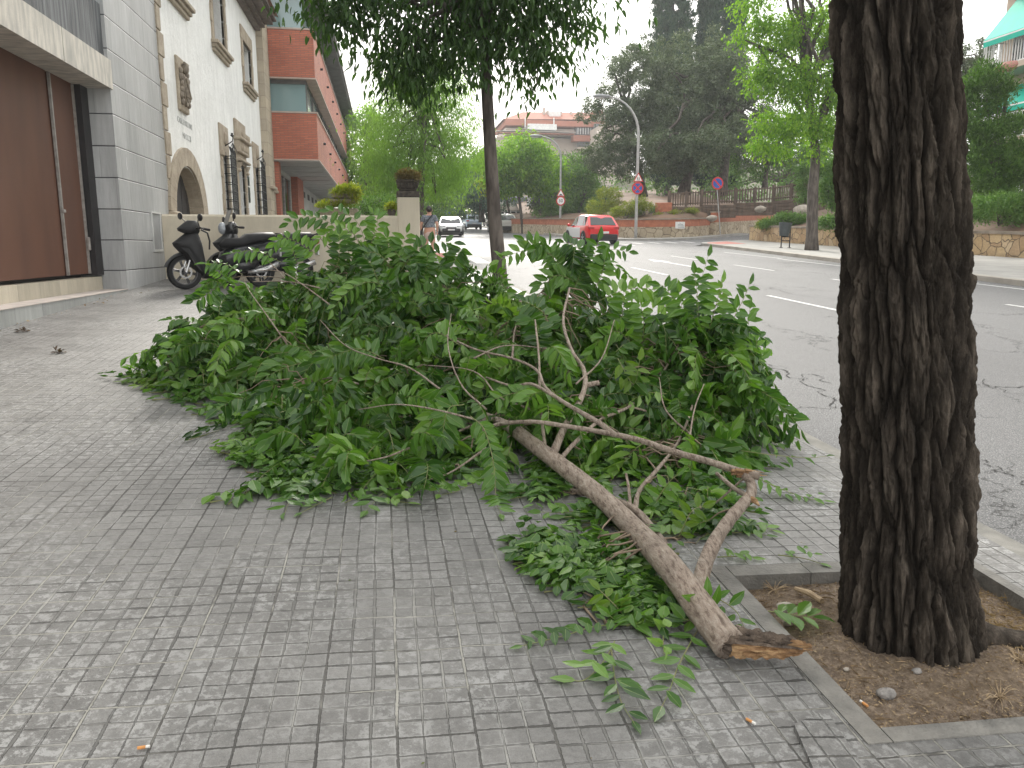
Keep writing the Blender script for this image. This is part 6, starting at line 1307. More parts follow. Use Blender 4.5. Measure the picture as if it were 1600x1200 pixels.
def limb(name, pts, r0, r1, n=12, wob=.06, seg=7, world=False, par=None):
    c = curve(pts if world else PT(pts), seg); k = len(c); rr = np.random.default_rng(len(c)*7+int(r0*1e4))
    rad = [(r0+(r1-r0)*(i/(k-1))**.8)*(1+wob*(rr.random()-.5)*2) for i in range(k)]
    b = MB(); b.tube(c, rad, n); o = b.build(name, m_lb, par or FB, smooth=True)
    ALLP.extend(c[2:]); return o, c
main, mc = limb('main_limb', [tuple(gh(1140, 1008, .058)), tuple(gh(1098, 955, .085)), tuple(gh(1046, 885, .13))]+PT([ (985, 820, 3.10), (925, 765, 3.48), (870, 722, 3.84), (830, 692, 4.12), (800, 668, 4.40)]), .056, .040, 20, .03, world=True)
limb('limb', [(812, 676, 4.35), (770, 655, 4.7), (690, 628, 5.3), (610, 605, 5.9), (540, 590, 6.4), (470, 560, 6.9)], .036, .012)
limb('limb', [(700, 632, 5.2), (640, 585, 5.7), (590, 540, 6.2), (550, 500, 6.7), (520, 440, 7.2)], .028, .008)
limb('limb', [(862, 716, 3.9), (880, 672, 4.1), (903, 632, 4.35), (914, 603, 4.5), (911, 575, 4.65), (893, 547, 4.8), (880, 500, 5.3), (890, 450, 5.8)], .024, .008)
limb('limb', [(912, 603, 4.5), (925, 600, 4.5), (936, 598, 4.5)], .017, .016)
limb('limb', [(872, 722, 3.85), (900, 690, 4.0), (940, 655, 4.25), (985, 634, 4.5), (1030, 590, 4.9), (1060, 540, 5.1)], .014, .006)
limb('limb', [(853, 706, 4.0), (846, 650, 4.2), (843, 600, 4.4), (842, 558, 4.6), (836, 500, 5.2)], .010, .006)
D_, dc = limb('limb', [(1092, 935, 2.56), (1098, 893, 2.66), (1115, 850, 2.80), (1140, 812, 2.95), (1163, 785, 3.05), (1174, 770, 3.10), (1172, 752, 3.16), (1160, 741, 3.18)], .034, .020, 14)
limb('limb', [(1170, 775, 3.08), (1150, 765, 3.2), (1120, 740, 3.4)], .013, .009)
b = MB(); b.tube(PT([(1165, 776, 3.08), (1180, 783, 3.04), (1186, 790, 3.0)]), [.02, .013, .004], 8); b.build('broken_stub', m_torn, FB)
E_, ec = limb('limb', [(1186, 744, 3.15), (1160, 738, 3.20), (1110, 722, 3.32), (1050, 705, 3.45), (1000, 688, 3.58), (945, 676, 3.72), (885, 666, 3.86), (830, 659, 4.0), (775, 664, 4.2), (740, 680, 4.3)], .020, .010, 12)
limb('limb', [(960, 679, 3.68), (935, 660, 3.8), (900, 640, 3.95), (868, 620, 4.15), (850, 603, 4.3), (838, 578, 4.5), (800, 560, 4.8), (740, 545, 5.2), (690, 520, 5.6)], .016, .006, 10)
limb('limb', [(866, 619, 4.15), (830, 600, 4.3), (800, 603, 4.4), (760, 590, 4.7)], .011, .006, 10)
limb('limb', [(1050, 872, 2.95), (1025, 835, 3.1), (990, 795, 3.3), (945, 778, 3.5), (890, 765, 3.75), (840, 740, 4.0)], .024, .010, 12)
limb('limb', [(992, 797, 3.3), (1000, 765, 3.45), (1030, 730, 3.7), (1060, 690, 4.0), (1080, 640, 4.4), (1090, 590, 4.8)], .013, .006, 10)
limb('limb', [(985, 790, 3.35), (982, 760, 3.45), (978, 740, 3.5)], .009, .006, 8)
limb('limb', [(640, 470, 6.9), (575, 400, 7.2), (545, 352, 7.4)], .008, .004, 6); limb('limb', [(560, 480, 6.9), (540, 420, 7.2), (500, 372, 7.4)], .008, .004, 6)
limb('limb', [(480, 530, 6.9), (470, 480, 7.1), (440, 430, 7.3), (410, 400, 7.4)], .011, .004, 8); limb('limb', [(480, 540, 6.8), (420, 498, 7), (370, 500, 7.0), (320, 510, 6.9)], .010, .004, 8)
limb('limb', [(470, 441, 7.3), (430, 433, 7.3), (375, 432, 7.3)], .006, .004, 6); limb('limb', [(540, 600, 6.2), (450, 610, 6.2), (370, 590, 6.3), (290, 590, 6.3)], .012, .004, 8)
limb('limb', [(760, 655, 4.6), (680, 690, 4.5), (600, 720, 4.2), (520, 750, 4.0)], .010, .004, 8); limb('limb', [(720, 640, 4.9), (640, 660, 4.9), (550, 650, 5.1), (460, 660, 5.1)], .010, .004, 8)
limb('limb', [(1000, 640, 4.6), (1060, 590, 4.9), (1100, 520, 5.1)], .009, .004, 8); limb('limb', [(985, 636, 4.5), (1060, 650, 4.6), (1130, 620, 4.8)], .008, .004, 8)
limb('limb', [(800, 560, 5.0), (810, 500, 5.8), (860, 440, 6.2)], .009, .004, 8); limb('limb', [(690, 520, 5.8), (700, 470, 6.6), (680, 440, 7.0)], .009, .004, 8)
limb('limb', [(1165, 745, 3.2), (1110, 790, 3.3), (1060, 800, 3.5)], .006, .004, 6)
for q, pts in enumerate([[(690, 610, 4.6), (640, 575, 4.8), (590, 560, 5.0), (540, 540, 5.3), (500, 500, 5.8)], [(760, 640, 4.3), (720, 600, 4.5), (700, 540, 4.9), (705, 490, 5.5)], [(740, 655, 4.1), (680, 640, 4.1), (620, 632, 4.2), (560, 640, 4.3)], [(560, 600, 5.2), (520, 590, 5.4), (470, 600, 5.6)], [(520, 480, 6.2), (480, 450, 6.4), (440, 425, 6.6), (400, 422, 6.7)], [(500, 450, 6.5), (450, 440, 6.6), (395, 440, 6.6)],
        [(450, 540, 6.0), (415, 490, 6.2), (390, 455, 6.4), (380, 435, 6.5)], [(430, 500, 6.3), (380, 497, 6.4), (330, 508, 6.5)], [(740, 560, 5.0), (790, 540, 5.1), (860, 545, 5.1)], [(830, 640, 4.3), (780, 620, 4.4), (740, 580, 4.6), (660, 570, 4.9)], [(900, 600, 4.5), (940, 560, 4.7), (960, 500, 5.0)], [(1080, 680, 4.0), (1040, 640, 4.2), (1030, 590, 4.4)], [(1075, 700, 3.9), (1085, 640, 4.1), (1100, 600, 4.3)], [(640, 700, 4.0), (600, 715, 3.95), (545, 725, 3.95)], [(760, 700, 4.0), (700, 740, 3.9), (640, 755, 3.85)]]):
    limb('twig', pts, .0065, .003, 6)
# torn butt
def torn(a, b_, r, name, seed, up=.5, bark=True):
    rr = np.random.default_rng(seed); a, b_ = V(*a), V(*b_); d = b_-a; Ln = np.linalg.norm(d); d /= Ln; u = np.cross(d, WY); u /= np.linalg.norm(u); w_ = np.cross(u, d)
    n1, n2 = 40, 36; vs = np.zeros((n1, n2, 3))
    for j in range(n2):
        t2 = 2*math.pi*j/n2; tip = 1+.16*(rr.random()-.5)-.12*max(0, -math.sin(t2))
        for i in range(n1):
            t = i/(n1-1); k = min(1, .55+t*3.2)*(1-.30*t-.5*max(0, t-.70)/.30*(.6+.4*rr.random()))*(1+.10*(rr.random()-.5)); k *= .90+.20*math.sin(j*2.3+math.sin(i*.35)*.8)+.10*math.sin(i*.9+j)
            flat = 1.0 if math.sin(t2) > 0 else .72
            vs[i, j] = a+d*Ln*t*tip+u*math.cos(t2)*r*k*1.0+w_*math.sin(t2)*r*k*flat*(.9)
    i = np.arange(n1-1)[:, None]*n2; j = np.arange(n2)[None]; f = np.stack([i+j, i+(j+1) % n2, i+n2+(j+1) % n2, i+n2+j], -1).reshape(-1, 4)
    o = npmesh(name, vs.reshape(-1, 3), f, m_torn, FB, smooth=False); o.data.materials.append(m_db)
    mi = np.zeros(len(f), np.int32)
    for q in range(len(f)):
        jj = q % n2; ii = q//n2
        if bark and .08 < ((jj+.5)/n2) < .47+.04*math.sin(ii*.9) and ii < n1*.80+3*math.sin(jj*2.3): mi[q] = 1
        if ii < 4 and bark: mi[q] = 1
    o.data.polygons.foreach_set('material_index', mi); return o
a = gh(1126, 1004, .055); b_ = gh(1262, 1016, .050); torn(a, b_, .058, 'torn_butt', 3)
b = MB(); rr = random.Random(4)
for q in range(16): s_ = V(*gh(1235+rr.uniform(-35, 5), 1014+rr.uniform(-13, 10), .05)); b.tube([s_-V(.05, 0, 0), s_+V(.02, 0, rr.uniform(-.006, .006))], [.006, .001], 4)
b.build('splinters', m_torn, FB)
b = MB()
for q in range(14): s_ = V(*at(1172+rr.uniform(-14, 10), 741+rr.uniform(-5, 5), Y=3.17)); b.tube([s_-V(.05, 0, -.01), s_+V(.045+rr.uniform(0, .02), 0, rr.uniform(-.012, .006))], [.009, .001], 4)
b.build('splinters', m_torn, FB)
limb('twig', [(1180, 1003, 2.30), (1160, 985, 2.33), (1128, 975, 2.36), (1085, 970, 2.38), (1040, 975, 2.40), (985, 1000, 2.42), (940, 1020, 2.42), (890, 1045, 2.40)], .006, .003, 8)
limb('twig', [(1184, 1002, 2.29), (1165, 985, 2.32), (1150, 978, 2.33)], .010, .006, 8)
# ---- leafy shoots
def shoots(P0, D0, Ls, K, leafL, rnd, droop=.55, roll=None, ybias=None):
    """S shoots with K leaves each, laid as two ranks along a drooping stem"""
    Sn = len(P0); D0 = D0/np.linalg.norm(D0, axis=1, keepdims=True); t = ((np.arange(K)+1.5)/(K+1.0))[None, :]
    dr = (droop*(.5+rnd.random(Sn)))[:, None]
    n0 = rnd.normal(size=(Sn, 3))*.62+V(0, -.35, .75); n0 = n0-D0*np.sum(n0*D0, 1, keepdims=True); n0 /= np.linalg.norm(n0, axis=1, keepdims=True)
    side = np.cross(D0, n0); bend = (rnd.random(Sn)-.5)[:, None]*.5
    def axis(tt):
        return P0[:, None]+Ls[:, None, None]*(D0[:, None]*tt[..., None]+side[:, None]*(bend*tt**2)[..., None]+V(0, 0, -1)*(dr*tt**2)[..., None])
    ax = axis(np.repeat(t, Sn, 0)); tan = D0[:, None]+side[:, None]*(2*bend*t)[..., None]+V(0, 0, -1)*(2*dr*t)[..., None]; tan /= np.linalg.norm(tan, axis=2, keepdims=True)
    sg = np.where(np.arange(K) % 2 == 0, 1.0, -1.0)[None, :, None]; last = (np.arange(K) == K-1)[None, :, None]
    sd = np.cross(tan, n0[:, None]); sd /= np.linalg.norm(sd, axis=2, keepdims=True)+1e-9
    ang = .95+.25*rnd.random((Sn, K, 1))
    LD = np.where(last, tan, tan*np.cos(ang)+sg*sd*np.sin(ang))+V(0, 0, -1)*(.2+.75*rnd.random((Sn, 1, 1)))+rnd.normal(size=(Sn, K, 3))*.13
    LN = n0[:, None]+rnd.normal(size=(Sn, K, 3))*.38+sg*sd*.2
    ll = leafL[:, None]*(1-.45*np.abs(t-.55)**1.5*2)*(.85+.3*rnd.random((Sn, K)))
    st = axis(np.repeat(np.linspace(0, 1, 6)[None], Sn, 0))
    return ax.reshape(-1, 3), LD.reshape(-1, 3), LN.reshape(-1, 3), ll.ravel(), st
def stems(ST, r0=.0024, r1=.001, ns=3):              # (S,6,3) -> thin tubes
    Sn, K, _ = ST.shape; T_ = np.gradient(ST, axis=1); T_ /= np.linalg.norm(T_, axis=2, keepdims=True)+1e-9; u = np.cross(T_, V(.3, .2, 1)); u /= np.linalg.norm(u, axis=2, keepdims=True)+1e-9; w_ = np.cross(T_, u)
    r = np.linspace(1, 0, K)[None, :, None]*(r0-r1)+r1; rings = np.stack([ST+r*(math.cos(a)*u+math.sin(a)*w_) for a in [2*math.pi*q/ns for q in range(ns)]], 2)
    v = rings.reshape(-1, 3); base = (np.arange(Sn)*K*ns)[:, None, None]+(np.arange(K-1)*ns)[None, :, None]; j = np.arange(ns)[None, None]; j2 = (j+1) % ns
    f = np.stack([base+j, base+j2, base+ns+j2, base+ns+j], -1).reshape(-1, 4); return v, f
def clampz(v, eps=.004):
    g = .039*v[:, 1]+.1*(1-np.exp(-np.maximum(v[:, 1], 0)/10))-.033*v[:, 0]+eps+.012*_h((v[:, 0]*900).astype(int), (v[:, 1]*900).astype(int))
    onroad = v[:, 0] > 2.93-.014*v[:, 1]; g = np.where(onroad, g-.14, g); v[:, 2] = np.maximum(v[:, 2], g); return v
BL = [  # px, py, Y, rx, ry, rz, weight
 (285, 575, 6.5, .42, .35, .13, 1.0), (300, 535, 6.7, .36, .35, .22, 1.3), (355, 545, 6.5, .45, .45, .34, 2.2), (345, 590, 6.1, .38, .35, .22, 1.6), (400, 470, 7.2, .26, .3, .14, .5), (455, 445, 7.3, .30, .3, .14, .6), (500, 462, 7.1, .4, .4, .26, 1.2), (510, 425, 7.3, .24, .3, .12, .4), (500, 530, 6.6, .45, .4, .4, 1.8), (430, 520, 6.8, .45, .4, .36, 1.6), (345, 520, 6.9, .33, .35, .22, 1.0), (345, 430, 7.3, .12, .15, .08, .15),
 (420, 565, 6.3, .5, .5, .42, 2.6), (465, 500, 6.9, .5, .5, .40, 2.2), (450, 485, 7.1, .38, .3, .22, .9), (410, 640, 5.5, .38, .35, .26, 1.8), (470, 660, 5.1, .42, .4, .32, 2.2), (440, 735, 4.4, .26, .25, .14, 1.3), (500, 735, 4.3, .34, .3, .22, 1.9), (480, 780, 3.95, .22, .2, .10, 1.0), (560, 755, 4.1, .30, .25, .17, 1.7), (630, 745, 4.15, .30, .25, .18, 1.6), (540, 660, 4.9, .42, .4, .32, 2.3), (610, 690, 4.6, .38, .35, .3, 2.0), (680, 715, 4.3, .26, .25, .20, 1.3),
 (530, 580, 5.9, .5, .5, .42, 2.4), (540, 480, 6.9, .5, .5, .38, 2.0), (570, 435, 7.2, .38, .35, .2, .9), (620, 435, 7.1, .42, .4, .30, 1.4), (640, 480, 6.5, .36, .35, .3, 1.3), (690, 450, 6.8, .3, .3, .2, .8), (615, 540, 6.2, .46, .45, .38, 2.0), (630, 620, 5.3, .42, .4, .34, 2.0), (690, 490, 6.8, .38, .4, .28, 1.1), (690, 570, 5.9, .40, .4, .34, 1.6), (710, 640, 5.0, .34, .3, .26, 1.5), (740, 465, 7.0, .34, .35, .24, 1.0), (760, 540, 6.2, .38, .4, .30, 1.4), (770, 600, 5.4, .34, .35, .26, 1.3), (590, 375, 7.4, .22, .2, .12, .3), (640, 400, 7.2, .22, .2, .14, .4),
 (810, 490, 6.9, .32, .35, .24, 1.0), (830, 540, 6.0, .36, .4, .34, 1.4), (870, 500, 6.4, .30, .35, .28, .9), (890, 430, 6.4, .24, .25, .22, .8), (900, 540, 5.8, .38, .4, .40, 1.6), (950, 505, 6.0, .30, .35, .22, .8), (860, 590, 5.2, .34, .35, .34, 1.4), (930, 600, 5.2, .36, .35, .36, 1.7), (990, 570, 5.4, .36, .35, .32, 1.4), (1050, 580, 5.2, .34, .35, .32, 1.5), (1050, 520, 5.4, .22, .3, .16, .5), (1105, 550, 5.2, .20, .26, .24, .8), (1140, 530, 5.2, .14, .2, .2, .5), (1130, 580, 4.9, .28, .3, .34, 1.6), (1000, 630, 4.8, .36, .35, .34, 1.8), (1070, 640, 4.7, .34, .35, .34, 1.9), (1150, 645, 4.6, .18, .22, .22, .9), (940, 670, 4.6, .30, .3, .26, 1.3), (1060, 705, 4.2, .30, .3, .22, 1.5), (990, 715, 4.2, .30, .3, .18, 1.3), (1120, 700, 4.2, .20, .22, .18, .9), (910, 730, 4.1, .24, .25, .14, 1.0), (1100, 750, 3.8, .2, .2, .10, .8),
 (1040, 790, 3.5, .20, .2, .10, .9), (950, 830, 3.35, .12, .1, .06, .4), (880, 760, 3.9, .16, .14, .08, .6), (850, 790, 3.7, .14, .1, .05, .4), (880, 870, 3.05, .15, .10, .04, .8), (920, 905, 2.85, .20, .12, .05, 1.2), (970, 935, 2.68, .17, .10, .05, 1.0), (1010, 965, 2.52, .12, .07, .04, .6), (860, 885, 2.95, .08, .06, .03, .3), (1090, 830, 3.2, .14, .12, .08, .6), (1090, 780, 3.5, .16, .14, .08, .6), (980, 870, 3.0, .12, .1, .05, .5), (850, 655, 4.55, .26, .25, .20, 1.2), (790, 660, 4.7, .24, .25, .16, 1.0), (900, 650, 4.5, .22, .25, .22, 1.0), (760, 700, 4.3, .16, .16, .10, .5), (810, 620, 5.0, .3, .3, .24, 1.0), (780, 560, 5.8, .3, .3, .24, .8)]
rnd = np.random.default_rng(2024)
NB = np.array([(*at(a, b2, Y=c_), d, e2, f2) for a, b2, c_, d, e2, f2, g_ in BL]); wt = np.array([q[6] for q in BL]); wt = wt/wt.sum()
NS = 2150
bi = rnd.choice(len(BL), NS, p=wt); dirs = unit(NS, rnd); dirs[:, 2] = np.abs(dirs[:, 2])*.9-.15; rad = .25+.7*rnd.random(NS)**.6
P0 = NB[bi, :3]+dirs*rad[:, None]*NB[bi, 3:6]
flow = V(-.40, .35, 0.1)                             # shoots point away from the butt
D0 = dirs*.75+rnd.normal(size=(NS, 3))*.45+flow*.75; D0[:, 2] = D0[:, 2]*.8+.12
rt_ = P0[:, 0] > 1.35; D0[rt_] = dirs[rt_]*.8+rnd.normal(size=(rt_.sum(), 3))*.4+V(.35, .25, .15)
sm = (NB[bi, 5] < .12); Ls = .30+.30*rnd.random(NS); Ls[sm] *= .62
lf = .100+.045*rnd.random(NS); lf[sm] *= .85
P0 = P0-D0/np.linalg.norm(D0, axis=1, keepdims=True)*Ls[:, None]*.5
K = 14
def liftz(v, k=10):                                  # a leaf that would dip into the ground is lifted whole and laid flatter
    w_ = v.reshape(-1, k, 3); x, y = w_[..., 0], w_[..., 1]; g = .039*y+.1*(1-np.exp(-np.maximum(y, 0)/10))-.033*x; g = np.where(x > 2.93-.014*y, g-.13, g)
    hh = w_[..., 2]-g; low = hh.min(1, keepdims=True); m_ = hh.mean(1, keepdims=True); fl = np.where(low < .006, .35, 1.0); hh = m_+(hh-m_)*fl; low = hh.min(1, keepdims=True)
    hh = hh+np.where(low < .006, .006-low+.05*rnd.random(low.shape)**2, 0); w_[..., 2] = g+hh; return w_.reshape(-1, 3)
def leafset(name, P, D, Nn, ll, mat, par, wd=.50, per=0):
    v, f = leaves(P, D, Nn, ll, ll*wd*(.85+.3*rnd.random(len(ll))), TF); o = npmesh(name, liftz(v), f, mat, par); n = len(ll)
    tn = np.repeat(np.clip(rnd.normal(.42, .30, max(1, n//per)), 0, 1), per)[:n] if per else np.full(n, np.clip(rnd.normal(.52, .2), .2, 1))
    for nm_, arr in (('tone', np.repeat(tn, 10)), ('rib', np.tile([1, 1, 1, 1, 0, 0, 0, 0, 0, 0], n))): o.data.attributes.new(nm_, 'FLOAT', 'POINT').data.foreach_set('value', arr.astype(np.float32))
    return o
P, D, Nn, ll, st = shoots(P0, D0, Ls, K, lf, rnd)
tag(leafset('foliage', P, D, Nn, ll, GL, FB, per=K), kind='stuff')
# long feathery sprays that arch out of the heap
N2 = 300; b2i = rnd.choice(np.where(NB[:, 5] > .15)[0], N2); d2 = unit(N2, rnd); d2[:, 2] = np.abs(d2[:, 2])*.8+.25; d2[:, 1] -= .25; d2 /= np.linalg.norm(d2, axis=1, keepdims=True)
Pq = NB[b2i, :3]+d2*NB[b2i, 3:6]*.75; Dq = d2+rnd.normal(size=(N2, 3))*.3; Dq[Pq[:, 0] > 1.9, 0] *= .25; Dq[Pq[:, 0] > 1.2, 2] *= .45; Dq[(Pq[:, 0] < -.3) & (Pq[:, 2] > .95), 2] = -.1; Pq[Pq[:, 0] > 2.2, 0] -= .12; Lq = .38+.30*rnd.random(N2)
kp = Pq[:, 0] > -1.45; Pq, Dq, Lq = Pq[kp], Dq[kp], Lq[kp]; N2 = len(Pq)
P9, D9, N9, l9, st9 = shoots(Pq, Dq, Lq, 18, .105+.04*rnd.random(N2), rnd, .85); tag(leafset('arching_sprays', P9, D9, N9, l9, GL, FB, per=18), kind='stuff'); st = np.concatenate([st, st9])
v, f = stems(st); m_stem = pm('green leaf stalks', (.16, .20, .06), (.22, .20, .10), 20, .7); tag(npmesh('leaf_stalks', clampz(v, .002), f, m_stem, FB), kind='stuff')
# twigs from the limbs out to the shoots
AP = np.array(ALLP); tw = []
for q in range(0, NS, 3):
    d_ = np.linalg.norm((AP-P0[q])*V(1, 1, 1.6), axis=1)+rnd.random(len(AP))*.25; a = AP[int(np.argmin(d_))]; b2 = P0[q]; L_ = np.linalg.norm(b2-a)
    if L_ > 1.1: continue
    t = np.linspace(0, 1, 6)[:, None]; tw.append(a+(b2-a)*t+V(0, 0, 1)*L_*.10*np.sin(t*math.pi)+rnd.normal(size=(6, 3))*.022*L_*np.sin(t*math.pi)*2)
tw = np.array(tw); m_tw = pm('pale brown twigs', (.24, .18, .125), (.13, .095, .065), 12, .8)
v, f = stems(tw, .0058, .0022, 5); tag(npmesh('twigs', clampz(v, .002), f, m_tw, FB, smooth=True), kind='stuff')
# ---- single sprays that stand out of the heap, each along its own curve
def spray(pts, n, lf_, mat=GL, world=False, par=FB, rad=.0028, face=None, name='leafy_shoot', droop=.35, wd=.46, start=.08):
    c = curve(pts if world else PT(pts), 8); c = np.array(c); c[:, 2] = np.maximum(c[:, 2], .039*c[:, 1]+.1*(1-np.exp(-c[:, 1]/10))-.033*c[:, 0]+.010) if not world else c[:, 2]; s = np.concatenate([[0], np.cumsum(np.linalg.norm(np.diff(c, axis=0), axis=1))]); s /= s[-1]
    t = start+(1-start)*(np.arange(n)+.5)/n; ax = np.stack([np.interp(t, s, c[:, k]) for k in range(3)], 1); ah = np.stack([np.interp(np.minimum(t+.03, 1), s, c[:, k]) for k in range(3)], 1); al = np.stack([np.interp(np.maximum(t-.03, 0), s, c[:, k]) for k in range(3)], 1)
    tan = ah-al; tan /= np.linalg.norm(tan, axis=1, keepdims=True)+1e-9; fc = V(*(face if face is not None else (0, -.5, 1))); fc = fc/np.linalg.norm(fc)
    sd = np.cross(tan, fc); sd /= np.linalg.norm(sd, axis=1, keepdims=True)+1e-9; sg = np.where(np.arange(n) % 2 == 0, 1.0, -1.0)[:, None]
    LD = tan*.45+sg*sd*.9+V(0, 0, -droop)+rnd.normal(size=(n, 3))*.14; LD[-1] = tan[-1]; LN = fc+rnd.normal(size=(n, 3))*.25
    ll = lf_*(1-.5*np.abs(t-.5)**2*1.6)*(.85+.3*rnd.random(n)); o = leafset(name, ax, LD, LN, ll, mat, par, wd)
    b = MB(); b.tube(list(c), [rad*(1-.6*i/(len(c)-1)) for i in range(len(c))], 6); b.build('stalk', m_stem, o, smooth=True); return o
